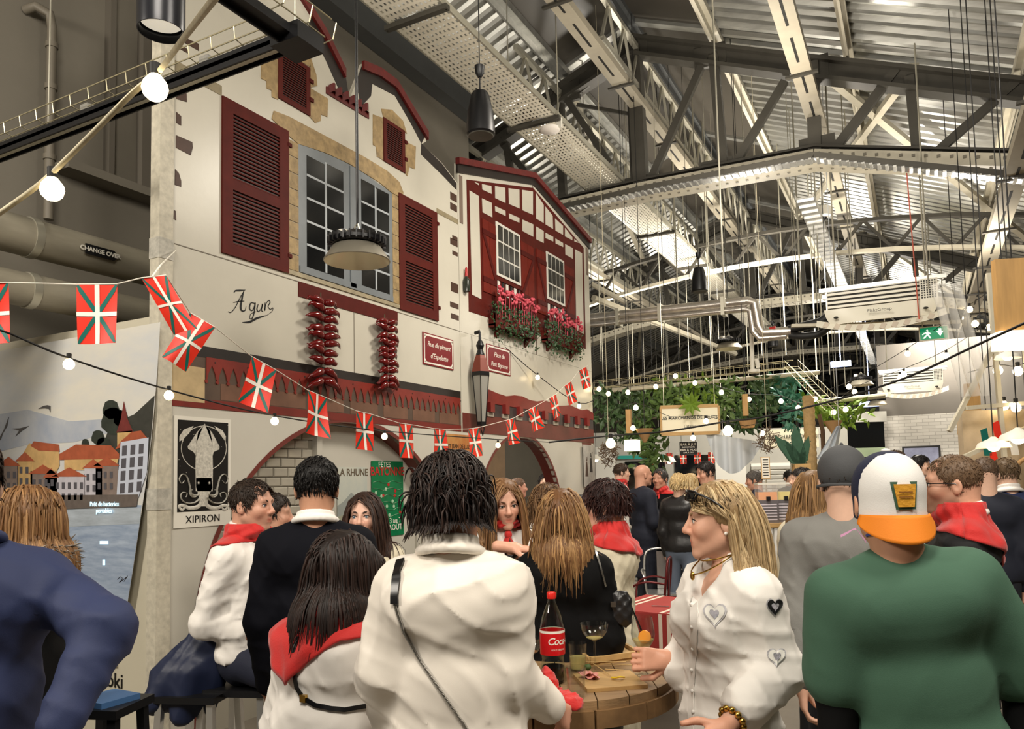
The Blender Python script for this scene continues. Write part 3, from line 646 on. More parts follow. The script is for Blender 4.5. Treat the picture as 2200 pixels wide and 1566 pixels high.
# ---- lower walls with the arched openings
wlow = empty('wall_house', kind='structure', label='white lower wall with two red-edged arches')
M_low = mat('white_lower_wall', (204, 200, 188), .4, var=.06, vs=2, bump=.1, bs=30)
A1 = arc(4.93, .62, 1.54, 180, 0, 40); A1 = [(YL + .22, 0)] + [p for p in A1] + [(6.47, 0)]; A1[0] = (3.39, 0)
panel_with_hole('arch_panel', YL, YM, 0, 2.16, [p if p[1] < 2.155 else (p[0], 2.155) for p in A1], M_low, wlow)
A2 = arc(7.97, 1.10, 1.08, 180, 0, 32); A2 = [(6.89, 0)] + A2 + [(9.05, 0)]
panel_with_hole('arch_panel', YM, YR, 0, 2.16, [p if p[1] < 2.155 else (p[0], 2.155) for p in A2], M_low, wlow)
def arch_edge(cy, cz, r, zb=0):
    b = MB(); P = [(cy - r, zb)] + arc(cy, cz, r, 180, 0, 40) + [(cy + r, zb)]; k = len(P)
    vs = []
    for (x, e) in ((FX + .004, 0), (FX + .004, .035), (FX - .16, 0)):
        for i, (y, z) in enumerate(P):
            dy, dz = (y - cy), max(0, z - cz); L = math.hypot(dy, dz) or 1; vs.append((x, y + e * dy / L, min(z + e * dz / L, 2.165)))
    fs = [(i, i + 1, k + i + 1, k + i) for i in range(k - 1)] + [(i, 2 * k + i, 2 * k + i + 1, i + 1) for i in range(k - 1)]
    b.add(vs, fs); return b.build('arch_edge', mat('arch_brown_red', (112, 48, 40), .5, var=.15, vs=5), wlow)
arch_edge(4.93, .62, 1.54); arch_edge(7.97, 1.10, 1.08)
pan('red_jamb', [(9.77, 2.16), (9.83, 2.05), (9.95, 1.85), (10.02, 1.6), (10.1, 1.6), (10.1, 2.16)], mat('arch_brown_red'), wlow, 0, .006)
MB().bb(FX - .04, FX, YR - .01, YR, 0, 5.1).build('panel_end', M_low, wlow)
# recess behind the first arch: tiled wall and grey service door
M_tile = mat('grey_glazed_tile', (172, 166, 152), .12, var=.12, vs=3, spec=.6); M_grout = mat('tile_grout', (140, 134, 120), .8)
MB().bb(FX - .24, FX - .19, 3.3, 6.55, 0, 2.3).build('recess_back', M_grout, wlow)
bm = bmesh.new(); bmesh.ops.create_cube(bm, size=1); bmesh.ops.scale(bm, vec=(.012, .145, .068), verts=bm.verts)
for f in bm.faces:
    if f.normal.x > .9: r_ = bmesh.ops.inset_region(bm, faces=[f], thickness=.012); bmesh.ops.translate(bm, vec=(.006, 0, 0), verts=f.verts); break
tile_me = bpy.data.meshes.new('tile'); bm.to_mesh(tile_me); bm.free(); tile_me.materials.append(M_tile)
for i in range(17):
    for j in range(8):
        y = 3.62 + j * .15 + (.075 if i % 2 else 0) ; z = .95 + i * .073
        if y > 4.62 or math.hypot(y - 4.93, max(0, z - .62)) > 1.62: continue
        o = link('tile', tile_me, wlow); o.location = (FX - .184, y, z)
dr = empty('door_1', (FX - .19, 5.45, 0), kind='structure', label='grey-white service door behind the first arch')
M_door = mat('door_grey', (198, 194, 182), .45, var=.05, vs=2)
MB().bb(0, .03, -.74, .56, 0, 2.14).build('door_leaf', M_door, dr); MB().bb(0, .055, -.80, -.74, 0, 2.2).build('door_frame', M_door, dr); MB().bb(0, .055, .56, .62, 0, 2.2).build('door_frame', M_door, dr); MB().bb(0, .055, -.8, .62, 2.14, 2.2).build('door_frame', M_door, dr)
for k in range(20): MB().ball((.058, .59, .9 + k * .06), .008, 6, 4).build('rivet', M_rod, dr)

# ---- corner post and banner wall on the left
M_post = mat('chipped_cream_post', (208, 201, 182), .5, var=.3, vs=22, bump=.2, bs=60)
pst = empty('corner_post', (FX - .0, 3.115, 0), label='chipped cream square post at the near corner of the house front', cat='post')
MB().bb(-.045, .04, -.05, .05, 0, 5.6).build('shaft', M_post, pst)
for z in (1.52, 3.07): MB().bb(-.049, .044, -.054, .054, z, z + .13).build('worn_collar', mat('worn_white', (196, 192, 180), .6, var=.4, vs=30), pst)
wn = MB().bb(-6.4, FX - .055, 3.10, 3.16, 0, 2.72).build('wall_near', mat('cream_partition', (206, 199, 178), .5, var=.08, vs=2), kind='structure', label='cream partition wall carrying the harbour banner')
# ================================================================== OVERHEAD SERVICES
def catm(pts, n=6):
    P = [Vector(p) for p in pts]; out = []
    for k in range(len(P) - 1):
        a, b_, c, d = P[max(k - 1, 0)], P[k], P[k + 1], P[min(k + 2, len(P) - 1)]
        for j in range(n):
            t = j / n; out.append(.5 * ((2 * b_) + (-a + c) * t + (2 * a - 5 * b_ + 4 * c - d) * t * t + (-a + 3 * b_ - 3 * c + d) * t ** 3))
    return out + [P[-1]]
# ---- perforated lighting tray under the ridge
M_perf = mat('perforated_white_tray', (226, 220, 202), .4)
nt = M_perf.node_tree; N = nt.nodes.new
tc = N('ShaderNodeTexCoord'); sx = N('ShaderNodeSeparateXYZ'); nt.links.new(tc.outputs['Object'], sx.inputs[0])
def mth(op, a, b_=None):
    n = N('ShaderNodeMath'); n.operation = op
    for i, q in enumerate((a, b_)):
        if q is None: continue
        if isinstance(q, (int, float)): n.inputs[i].default_value = q
        else: nt.links.new(q, n.inputs[i])
    return n.outputs[0]
hole = mth('MULTIPLY', mth('GREATER_THAN', mth('FRACT', mth('MULTIPLY', sx.outputs[0], 21)), .55), mth('GREATER_THAN', mth('FRACT', mth('MULTIPLY', sx.outputs[1], 13)), .5))
tb = N('ShaderNodeBsdfTransparent'); mx = N('ShaderNodeMixShader'); nt.links.new(hole, mx.inputs[0]); nt.links.new(nt.nodes['Principled BSDF'].outputs[0], mx.inputs[1]); nt.links.new(tb.outputs[0], mx.inputs[2]); nt.links.new(mx.outputs[0], nt.nodes['Material Output'].inputs[0])
xa, xb = -4.2, -3.62
t = empty('perforated_tray', (0, 0, 5.98), label='long perforated white cable tray hung under the ridge', cat='cable tray')
for k in range(12):
    y0 = 3.2 + k * 2.44
    MB().bb(xa, xb, y0, y0 + 2.40, 0, .004).build('tray_section', M_perf, t)
    b = MB(); b.bb(xa - .02, xa, y0, y0 + 2.44, 0, .07); b.build('side_rail', M_rod, t); b = MB(); b.bb(xb, xb + .02, y0, y0 + 2.44, 0, .07); b.build('side_rail', M_rod, t)
    MB().bb(xa - .06, xb + .06, y0 - .03, y0 + .03, -.05, -.005).build('cross_bracket', M_steel, t)
    for x in (xa - .04, xb + .04): MB().tube([(x, y0, -.05), (x, y0, roofz(x) - 6.0)], .008, 6).build('hanger_rod', M_rod, t)
# ---- slotted channels running with the hall
M_slot = mat('slot_dark', (30, 28, 24), .8)
def channel(x, z, y0, y1, lab, wd=.2):
    t = empty('slotted_channel', (x, 0, z), label=lab, cat='beam', group='cream slotted channels under the roof')
    b = MB(); b.bb(-wd / 2, wd / 2, y0, y1, 0, .012); b.bb(-wd / 2 - .01, -wd / 2, y0, y1, 0, .1); b.bb(wd / 2, wd / 2 + .01, y0, y1, 0, .1); b.build('channel', mat('channel_grey_cream', (166, 158, 140), .5, var=.15, vs=4), t)
    y = y0 + .2
    while y < y1: MB().bb(-.014, .014, y, y + .55, -.004, .002).build('slot', M_slot, t); y += .8
    y = y0
    while y < y1: MB().bb(-wd * .9, wd * .9, y, y + .05, -.03, -.004).build('bracket', M_steel, t); y += 2.1
channel(-3.36, 7.05, 5.5, 33, 'cream slotted channel just left of the ridge posts')
channel(-.98, 6.32, 5.0, 33, 'cream slotted channel crossing the first truss at its central post')
channel(1.13, 4.95, 8.0, 33, 'cream slotted channel at the right edge of the view', .22)
channel(-5.6, 5.75, 10.4, 33, 'cream slotted channel beyond the half-timbered front')
# clear ribbed duct run with junction camera
t = empty('cable_ladder', (-1.2, 0, 5.42), label='bright ribbed cable ladder running down the hall centre', cat='cable ladder')
MB().bb(-.11, .11, 10.9, 30, 0, .01).build('ladder_base', M_bright, t); MB().bb(-.12, -.11, 10.9, 30, 0, .06).build('rail', M_bright, t); MB().bb(.11, .12, 10.9, 30, 0, .06).build('rail', M_bright, t)
b = MB()
for k in range(70): b.bb(-.11, .11, 11 + k * .26, 11.03 + k * .26, -.02, 0)
b.build('rungs', M_bright, t, kind='stuff')
pc = U(1768, 468, d=13)
t = empty('dome_camera', tuple(pc), label='white dome camera hung from the bright cable ladder', cat='camera')
MB().lathe([(.06, .0), (.13, .03), (.13, .18), (.09, .2)], n=20).build('housing', M_white, t, 40); MB().ball((0, 0, .02), (.07, .07, .07), 14, 8).build('dome', M_black, t, 60); MB().tube([(0, 0, .2), (0, 0, .75)], .02, 8).build('stem', M_white, t)

# ---- galvanised corrugated cable tray along the first truss
t = empty('truss_tray', (0, 10.15, 0), label='bright ribbed cable tray following the lower chord of the nearest truss', cat='cable tray')
pl = [U(1212, 452, Y=10.15), U(1392, 412, Y=10.15), U(1750, 343, Y=10.15), U(2230, 392, Y=10.15)]
for a, c in zip(pl, pl[1:]):
    a, c = (a[0], 0, a[2]), (c[0], 0, c[2]); MB().bar(a, c, .16, .02).build('tray_base', M_bright, t)
    b = MB(); L = math.dist(a, c); k = int(L / .09)
    for i in range(k):
        u = (i + .5) / k; b.box((a[0] + (c[0] - a[0]) * u, -.02, a[2] + (c[2] - a[2]) * u - .016), (.035, .18, .02))
    b.build('tray_ribs', M_bright, t, kind='stuff')
    MB().bar((a[0], -.1, a[2] + .03), (c[0], -.1, c[2] + .03), .015, .07).build('tray_side', M_steel, t)

# ---- black lighting track with wire basket, near left
t = empty('lighting_track', (0, 2.4, 3.6), label='black lighting track with wire cable basket crossing the top left', cat='lighting track')
b = MB(); b.bb(-6, -2.27, -.035, .035, -.02, .02); b.bb(-6, -2.27, -.035, -.028, -.045, 0); b.bb(-6, -2.27, .028, .035, -.045, 0); b.build('track_rail', M_black, t)
MB().bb(-6, -2.3, -.012, .012, -.035, -.018).build('conductor_strip', M_rod, t)
b = MB(); b.bb(-2.345, -2.275, -3.2, .04, -.02, .02); b.bb(-2.345, -2.338, -3.2, .04, -.045, 0); b.build('track_rail', M_black, t)
MB().bb(-2.39, -2.23, -.06, .10, -.05, .025).build('corner_joint', M_black, t)
for (y, z) in ((-.06, .045), (-.02, .04), (.04, .04), (-.07, .10), (.075, .10)):
    MB().tube([(-6, y, z), (-2.45, y, z)], .0032, 6).build('basket_wire', M_wire, t)
for k in range(24):
    x = -5.9 + k * .15; MB().tube([(x, -.07, .10), (x, -.062, .045), (x, 0, .036), (x, .065, .045), (x, .075, .10)], .003, 5).build('basket_hoop', M_wire, t)
for (y, z) in ((-2.42, .04), (-2.33, .035), (-2.24, .04), (-2.44, .11), (-2.2, .11)):
    MB().tube([(y, -3, z), (y, .12, z)], .0032, 6).build('basket_wire', M_wire, t)
for k in range(14): MB().tube([(-2.44, -1.8 + k * .15, .11), (-2.42, -1.8 + k * .15, .04), (-2.33, -1.8 + k * .15, .033), (-2.22, -1.8 + k * .15, .04), (-2.2, -1.8 + k * .15, .11)], .003, 5).build('basket_hoop', M_wire, t)
for x in (-4.85, -3.75, -2.85): MB().box((x, 0, .045), (.06, .05, .03)).build('basket_clip', M_bright, t)
MB().tube([(-4.1, 0, .05), (-4.1, 0, 3.2)], .004, 6).build('suspension_wire', M_rod, t)
MB().tube([(-2.35, .05, .05), (-2.35, .05, 3.6)], .004, 6).build('suspension_wire', M_rod, t)
# ---- black cylinder spotlight
p = U(346, 68, d=2.55)
t = empty('cylinder_spotlight', (p[0], p[1], p[2]), label='black cylindrical spotlight with honeycomb grille at the top left', cat='spotlight')
MB().shell([(.066, .02), (.071, 0), (.074, 0), (.075, .02), (.075, .46), (.04, .5)], n=32).build('cylinder', mat('satin_black', (30, 31, 36), .3, .3), t, 40)
MB().lathe([(.0, .034), (.066, .034), (.066, .036), (0, .036)], n=28).build('reflector', mat('honeycomb_reflector', (230, 230, 225), .4, emit=(255, 244, 220), es=.55, var=.5, vs=120), t)
MB().tube([(0, 0, .48), (0, 0, 2.4)], .012, 8).build('stem', M_black, t)

# ---- high-bay lamps
M_alu = mat('spun_aluminium', (226, 216, 190), .35, .35); M_aluo = mat('reflector_outside', (150, 144, 130), .45, .6)
M_led = mat('led_disc', (255, 246, 222), .4, emit=(255, 238, 200), es=5)
def highbay(p, r, lab, top, power=0):
    t = empty('high_bay_lamp', tuple(p), label=lab, cat='pendant lamp', group='high bay lamps'); s = r / .2
    MB().shell([(.2, 0), (.145, .085), (.12, .10)], n=40).build('reflector', M_alu, t, 60)
    MB().shell([(.202, 0), (.205, .004), (.148, .09), (.122, .105)], n=40).build('outer_shade', M_aluo, t, 60)
    MB().lathe([(.0, .1), (.115, .1), (.115, .104), (0, .104)], n=32).build('lens', M_led, t, 40)
    MB().lathe([(.15, .10), (.165, .115), (.165, .135), (.10, .15), (.06, .19), (.03, .2)], n=36).build('heat_sink', M_black, t, 40)
    fm = MB().bb(.12, .182, -.004, .004, -.02, .032).mesh('fin', M_black)
    for k in range(28):
        o = link('fin', fm, t); o.rotation_euler = (0, 0, 2 * math.pi * k / 28); o.location = (0, 0, .12)
    MB().lathe([(.035, .15), (.035, .20), (.03, .205)], (-.085, -.03, 0), 16).build('driver_can', M_white, t, 40)
    MB().tube([(-.02, 0, .2), (-.01, 0, .23), (.01, 0, .235), (.02, 0, .2)], .005, 6).build('hook', M_rod, t)
    MB().tube([(0, 0, .232), (0, 0, top - p[2]) if s == 1 else (0, 0, (top - p[2]) / s)], .004, 6).build('suspension_wire', M_black, t)
    MB().tube([(-.04, 0, .19), (.0, .01, .25), (.012, .0, .4), (.012, 0, (top - p[2]) / s)], .005, 6).build('power_cable', M_black, t)
    t.scale = (s, s, s)
    return t
highbay(U(767, 562, d=4.5), .19, 'large aluminium high bay lamp in front of the grey printed window', 7.5)
highbay(U(1566, 750, d=12.5), .21, 'aluminium high bay lamp hung below the aluminium pipes', 7)
highbay(U(1851, 828, d=15), .22, 'far aluminium high bay lamp left of the smaller suspended heater', 6.5)
highbay(U(1885, 870, d=17), .2, 'flat far high bay lamp in front of the grey upper wall band', 6.2)
# ---- pendant loudspeakers
def speaker_p(p, r, lab, top):
    t = empty('pendant_loudspeaker', tuple(p), label=lab, cat='loudspeaker', group='black pendant loudspeakers'); s = r / .11
    MB().lathe([(.0, -.004), (.1, 0), (.112, .012), (.112, .06), (.098, .2), (.072, .32), (.06, .345), (0, .35)], n=32).build('bell', M_black, t, 40)
    MB().lathe([(0, -.012), (.095, -.006), (.1, 0), (0, 0)], n=28).build('grille', mat('grille_grey', (84, 82, 74), .6, bump=.4, bs=300), t, 40)
    MB().tube([(0, 0, .34), (0, 0, .49)], .006, 6).build('cable', M_black, t)
    MB().lathe([(.016, .47), (.034, .50), (.04, .56), (.0, .57)], n=16).build('cap', M_black, t, 40)
    MB().tube([(0, 0, .56), (0, 0, max(.6, (top - p[2]) / s))], .004, 6).build('hanger', M_black, t)
    t.scale = (s, s, s); return t
speaker_p(U(1033, 292, d=6.3), .117, 'black bell-shaped pendant loudspeaker nearest, under the perforated tray', 5.98)
speaker_p(U(1503, 627, d=11.5), .118, 'black bell-shaped pendant loudspeaker above the aluminium pipes', 5.98)
speaker_p(U(1661, 745, d=18), .12, 'small distant black pendant loudspeaker behind the pipe elbow', 5.98)
# ---- round access point on the tray
p = U(1181, 280, Z=5.86)
t = empty('access_point', tuple(p), label='round white wireless access point under the perforated tray', cat='access point')
MB().lathe([(0, -.02), (.10, -.016), (.125, 0), (.125, .02), (.06, .03)], n=32).build('disc', mat('white_plastic', (228, 222, 214), .35), t, 40); MB().bb(.1, .16, -.02, .02, .0, .12).build('clamp', M_white, t)

# ---- aluminium lagged pipes from behind the house to the heater
M_foil = mat('aluminium_lagging', (206, 200, 192), .28, .85, var=.3, vs=10, bump=.4, bs=30)
YA = 10.9
t = empty('lagged_duct', (0, YA, 0), label='pair of shiny aluminium-lagged pipes leading to the suspended heater', cat='pipe')
A = lambda px, py: (U(px, py, Y=YA)[0], 0, U(px, py, Y=YA)[2])
MB().tube([A(1262, 684), A(1608, 647), A(1622, 652), A(1630, 700), A(1640, 716), A(1700, 712)], .07, 14).build('upper_pipe', M_foil, t, 40)
MB().tube([A(1262, 698), A(1600, 664), A(1612, 668), A(1618, 712), A(1632, 728), A(1690, 722)], .045, 14).build('lower_pipe', M_foil, t, 40)
for px in (1330, 1420, 1555): q = A(px, 690 - (px - 1262) * .105); MB().box(q, (.05, .2, .26)).build('pipe_clamp', M_rod, t)
MB().tube([A(1655, 712), A(1668, 709)], .06, 12).build('red_valve', mat('valve_red', (170, 40, 34), .4), t)
t = empty('hose', (0, YA, 0), label='black flexible hoses joining the lagged pipes to the heater', cat='hose')
MB().tube(catm([A(1695, 708), A(1730, 700), A(1765, 690), A(1795, 665), A(1815, 660)]), .06, 10).build('upper_hose', mat('black_rubber', (26, 26, 26), .6), t, 60)
MB().tube(catm([A(1695, 720), A(1730, 722), A(1765, 715), A(1785, 690), A(1815, 672)]), .05, 10).build('lower_hose', mat('black_rubber'), t, 60)
# ---- suspended heaters
M_hw = mat('heater_white', (226, 222, 206), .4); M_hd = mat('heater_grille_dark', (40, 38, 34), .6)
def heater(c, w, lab):
    t = empty('suspended_heater', tuple(c), label=lab, cat='heater', group='white suspended ceiling heaters'); h = w / 2
    MB().grid(lambda u, v: ((u - .5) * w * .86 * (1 - .12 * v ** 2), -.40 + .0 * u - .14 * (1 - (2 * u - 1) ** 2) * v + .05 * v, .06 - .2 * v), 12, 8).build('curved_belly', M_hw, t, 60)
    b = MB(); b.bb(-h * .82, h * .82, -.36, .42, .02, .3); b.build('case', M_hw, t)
    MB().bb(-h * .80, h * .60, -.375, -.35, .07, .29).build('grille_recess', M_hd, t)
    for k in range(4): MB().bar((-h * .80, -.385, .09 + k * .055), (h * .6, -.385, .09 + k * .055), .03, .03).build('louvre', M_hw, t)
    g = MB(); g.bb(h * .6, h * .86, -.40, -.36, .05, .31); g.build('louvre_end', M_hw, t)
    for i in range(6):
        for j in range(8): MB().bb(h * .62 + i * h * .038, h * .62 + i * h * .038 + h * .022, -.405, -.395, .07 + j * .029, .088 + j * .029).build('vent_slit', M_hd, t)
    b = MB(); n = 20
    def sk(u, v): return ((u - .5) * w * (1.0), -.52 + .14 * (2 * u - 1) ** 2 + .1 * v, -.14 - .14 * (1 - (2 * u - 1) ** 2) + .10 * v)
    MB().grid(lambda u, v: (sk(u, v)[0], sk(u, v)[1], sk(u, v)[2] - .0), n, 2).build('deflector_skirt', M_hw, t, 60)
    for k in range(10):
        u = .07 + k * .088; q0, q1 = sk(u, .12), sk(u, .85); MB().bar((q0[0], q0[1] - .012, q0[2]), (q1[0] + .03, q1[1] - .012, q1[2]), .06, .006, up=(0, 1, 0)).build('skirt_rib', mat('skirt_rib', (206, 194, 178), .5), t)
    for s in (-1, 1): MB().bar((-h * .95, s * .2, .36), (h * 1.0, s * .2, .36), .05, .05).build('mounting_rail', M_galv, t)
    for x in (-h * .7, h * .7): MB().tube([(x, 0, .36), (x, 0, roofz(c[0] + x) - c[2] + .03)], .012, 6).build('drop_rod', M_rod, t)
    text_mesh('maker_plate', 'FläktGroup', .06, frame((.0, -.535, -.035), (1, 0, 0), (0, 0.35, 1)), mat('maker_grey', (90, 88, 84), .5), t)
    for x in (-.42, .42): MB().ball((x * w * .8, -.45, -.06), (.03, .02, .015), 10, 6).build('fixing_hole', M_hd, t)
    return t
heater(U(1893, 676, Y=YA), 1.5, 'nearer white suspended ceiling heater joined to the black hoses')
heater(U(1960, 832, d=16), 1.3, 'smaller distant white suspended heater above the brick wall')
# ---- exit sign
p = U(2006, 716, d=9.6)
t = empty('exit_sign', tuple(p), label='green emergency exit sign with running figure and arrow', cat='sign')
MB().bb(-.165, .165, -.015, .015, -.09, .09).build('sign_body', M_white, t)
MB().bb(-.15, .15, -.018, -.014, -.075, .075).build('green_face', mat('exit_green', (0, 130, 84), .4, emit=(0, 150, 100), es=.5), t)
M_sgw = mat('sign_white_glow', (240, 250, 245), .4, emit=(235, 250, 245), es=.8)
MB().prism([(x, -.0185, z) for (x, z) in ((.03, .02), (.055, .02), (.055, .055), (.085, .055), (.085, .02), (.11, .02), (.07, -.045))], (0, -.001, 0)).build('arrow', M_sgw, t)
b = MB()
for poly in (((-.085, .04), (-.07, .055), (-.058, .04), (-.07, .028)), ((-.10, .02), (-.06, .028), (-.045, -.005), (-.075, -.02)), ((-.075, -.015), (-.055, -.01), (-.03, -.06), (-.045, -.065)), ((-.085, -.015), (-.07, -.02), (-.10, -.06), (-.125, -.058)), ((-.06, .02), (-.03, .0), (-.035, -.008), (-.065, .008)), ((-.105, .015), (-.13, -.01), (-.122, -.016), (-.095, .005))):
    b.prism([(x, -.0185, z) for (x, z) in poly], (0, -.001, 0))
b.build('running_figure', M_sgw, t); MB().tube([(-.12, 0, .09), (-.12, 0, .5)], .006, 6).build('stem', M_rod, t); MB().tube([(.12, 0, .09), (.12, 0, 1.2)], .006, 6).build('stem', M_rod, t)
MB().bar(U(1700, 700, d=10.2), U(2110, 690, d=9.8), .06, .04).build('support_rail', M_cream, label='cream rail carrying the exit sign beside the heater', cat='rail')

# ---- long hanger rods and sprinkler drops
r_ = random.Random(11)
for k in range(46):
    px = r_.uniform(1290, 1860); y = r_.uniform(11.5, 24); q = U(px, 830, Y=y); x = q[0]
    if abs(x + .98) < .15 or x < -9: continue
    MB().tube([(x, y, r_.uniform(3.2, 4.0)), (x, y, roofz(x) + .02)], r_.choice((.006, .008, .012)), 6).build('hanger_rod', M_rod, label='thin pale vertical hanger rod dropping from the far roof', cat='rod', group='hanger rods under the far roof')
for (px, py0, py1, d) in ((1557, 395, 660, 9.5), (1995, 360, 620, 9.0), (1725, 420, 720, 11), (1765, 500, 700, 12)):
    a = U(px, py1, d=d); MB().tube([tuple(a), (a[0], a[1], roofz(a[0]) - .1)], .011, 6).build('drop_pipe', M_rod, label='pale drop pipe hanging at %s' % {1557: 'the second loudspeaker', 1995: 'the right end of the heater', 1725: 'the pipe elbow', 1765: 'the left end of the heater'}[px], cat='pipe')
a = U(1948, 372, d=9.3); c = U(1975, 690, d=9.3); MB().tube([tuple(a), tuple(c)], .008, 6).build('red_cable', mat('red_cable', (190, 96, 80), .5), label='thin red cable running down past the heater', cat='cable')
# ---- wire basket runs, ledger rails over the fruit bar
def basket(a, c, lab, wd=.2):
    a, c = Vector(a), Vector(c); t = empty('wire_basket_tray', tuple(a), label=lab, cat='cable tray', group='wire basket trays over the fruit bar'); d = c - a; L = d.length; n = d.cross(Vector((0, 0, 1))).normalized()
    for (o, z) in ((-.5, 0), (0, 0), (.5, 0), (-.5, .1), (.5, .1)): MB().tube([n * wd * o + Vector((0, 0, z)), d + n * wd * o + Vector((0, 0, z))], .005, 5).build('long_wire', M_wire, t)
    b = MB()
    for k in range(int(L / .14)):
        u = d * (k * .14 / L); b.tube([u + n * wd * .5 + Vector((0, 0, .1)), u + n * wd * .5, u - n * wd * .5, u - n * wd * .5 + Vector((0, 0, .1))], .004, 4, cap=False)
    b.build('cross_wires', M_wire, t, kind='stuff')
basket(U(1275, 835, d=11.5), U(1700, 790, d=11.5), 'wire basket tray above the hanging greenery')
basket(U(1700, 788, d=11.5), U(1790, 880, d=9.5), 'wire basket tray sloping down beside the palm trunk')
def rail(a, c, r, lab, m=M_cream): MB().tube([tuple(a), tuple(c)], r, 8).build('support_rail', m, label=lab, cat='rail')
rail(U(1275, 842, d=11.6), U(1760, 800, d=11.6), .035, 'pale round rail under the wire basket above the greenery')
rail(U(1280, 905, d=11.9), U(1900, 850, d=11.9), .04, 'pale rail behind the fruit bar sign')
rail(U(1275, 640, d=14), U(1580, 760, d=18), .06, 'pale tube slanting down behind the aluminium pipes')
rail(U(1270, 610, d=14), U(1345, 650, d=14), .05, 'short pale tube beside the half-timbered front')
for (px, py0, py1) in ((1613, 680, 800), (1625, 770, 790)):
    MB().tube([tuple(U(px, py0, d=11)), tuple(U(px + 4, py1, d=11))], .03, 8).build('camera_mast', M_white, label='white mast of the ceiling camera' if px == 1613 else 'short white bracket of the ceiling camera', cat='mast')
p = U(1620, 797, d=11); t = empty('ceiling_camera', tuple(p), label='white round surveillance camera over the fruit bar', cat='camera'); MB().lathe([(.02, .03), (.08, .02), (.085, -.02), (.05, -.04)], n=18).build('body', M_white, t, 40); MB().ball((0, 0, -.03), .05, 12, 6).build('dome', M_black, t, 60)
# ================================================================== FLAGS, STRING LIGHTS, POSTERS, BANNER
M_fr = mat('flag_red', (226, 50, 30), .45); M_fg = mat('flag_green', (8, 98, 88), .45); M_fw = mat('flag_white', (240, 234, 222), .45)
for m_ in (M_fr, M_fg, M_fw):
    m_.node_tree.nodes['Principled BSDF'].inputs['Subsurface Weight'].default_value = 0
def flag(a, c, hgt, lab, seed, sag=0, twist=0, lean=0.0):
    """paper flag hung between two points of its line"""
    r_ = random.Random(seed); a, c = Vector(a), Vector(c); d = c - a; wd = d.length; ex = d.normalized(); dn = Vector((ex.z * -.0, 0, -1)); nn = ex.cross(Vector((0, 0, 1))).normalized()
    dn = (ex.cross(nn) if ex.cross(nn).z < 0 else nn.cross(ex)).normalized(); dn = (dn + ex * lean).normalized()
    ph = r_.uniform(0, 6); am = r_.uniform(.006, .016)
    t = empty('bunting_flag', tuple(a), label=lab, cat='flag', group='red green and white paper flags on the bunting line')
    def S(u, v, o=0):
        w_ = am * math.sin(4.2 * u + ph + 2 * v) * (.3 + v) + twist * v * v * (u - .5) * .5
        return ex * (u * wd * (1 - .04 * v)) + dn * (v * hgt) + nn * (w_ + o) + Vector((0, 0, -.0))
    MB().grid(lambda u, v: S(u, v), 10, 10).build('red_field', M_fr, t, 80)
    def strip(name, p, q, wid, m, off):
        b = MB()
        for o in (off, -off):
            def f(s, k):
                du, dv = (q[0] - p[0]) * wd, (q[1] - p[1]) * hgt; L = math.hypot(du, dv); u = p[0] + (q[0] - p[0]) * s + (-dv / L) * wid * (k - .5) / wd; v = p[1] + (q[1] - p[1]) * s + (du / L) * wid * (k - .5) / hgt
                return S(min(1, max(0, u)), min(1, max(0, v)), o)
            b.grid(f, 10, 1)
        return b.build(name, m, t, 80)
    strip('green_saltire', (0, 0), (1, 1), wd * .11, M_fg, .001); strip('green_saltire', (1, 0), (0, 1), wd * .11, M_fg, .0013)
    strip('white_cross', (.5, 0), (.5, 1), wd * .115, M_fw, .002); strip('white_cross', (0, .5), (1, .5), wd * .115, M_fw, .0022)
FL = [((-70, 608, 2.9), (18, 608, 2.95), .235, 0), ((165, 612, 3.0), (252, 611, 3.02), .235, 0), ((304, 598, 2.98), (356, 592, 3.02), .24, .3), ((408, 672, 3.45), (462, 704, 3.5), .24, 0), ((540, 766, 3.9), (594, 796, 4.0), .24, .2), ((660, 838, 4.35), (703, 856, 4.45), .24, .2), ((765, 883, 4.85), (800, 891, 4.98), .24, 0), ((857, 909, 5.3), (885, 913, 5.45), .24, 0), ((932, 921, 5.8), (957, 923, 5.95), .24, .1), ((1005, 922, 6.3), (1028, 919, 6.45), .24, 0), ((1085, 904, 7.0), (1105, 898, 7.15), .24, .1), ((1133, 882, 7.55), (1154, 871, 7.7), .24, .2), ((1180, 856, 8.1), (1195, 847, 8.25), .24, .1), ((1212, 830, 8.7), (1227, 819, 8.85), .25, 0), ((1244, 796, 9.3), (1259, 788, 9.45), .25, 0)]
where = ['cut off by the left picture edge', 'hanging straight before the pale pipes', 'twisted against the corner post', 'just right of the corner post', 'below the word Agur', 'below the longer chilli string', 'over the left of the first arch', 'over the first arch crown', 'under the red street plate', 'left of the lantern tail', 'between the two arches', 'over the second arch crown', 'right of the second arch crown', 'second from the far line end', 'at the far end by the house corner']
for i, (a, c, h, tw) in enumerate(FL): flag(U(a[0], a[1], d=a[2]), U(c[0], c[1], d=c[2]), h, 'red flag with green and white crosses ' + where[i], i + 3, twist=tw * .4, lean={2: .3, 3: .0, 4: .15, 5: .3}.get(i, .12 if i > 5 else 0))
pts = []
for (a, c, h, tw) in FL: pts += [U(a[0], a[1], d=a[2]), U(c[0], c[1], d=c[2])]
pts = [tuple(p + np.array([0, 0, .002])) for p in pts] + [tuple(U(1264, 784, d=9.6))]
MB().tube(pts, .0025, 5).build('bunting_line', mat('white_string', (232, 226, 212), .6), label='white bunting line dipping along the house fronts', cat='string')
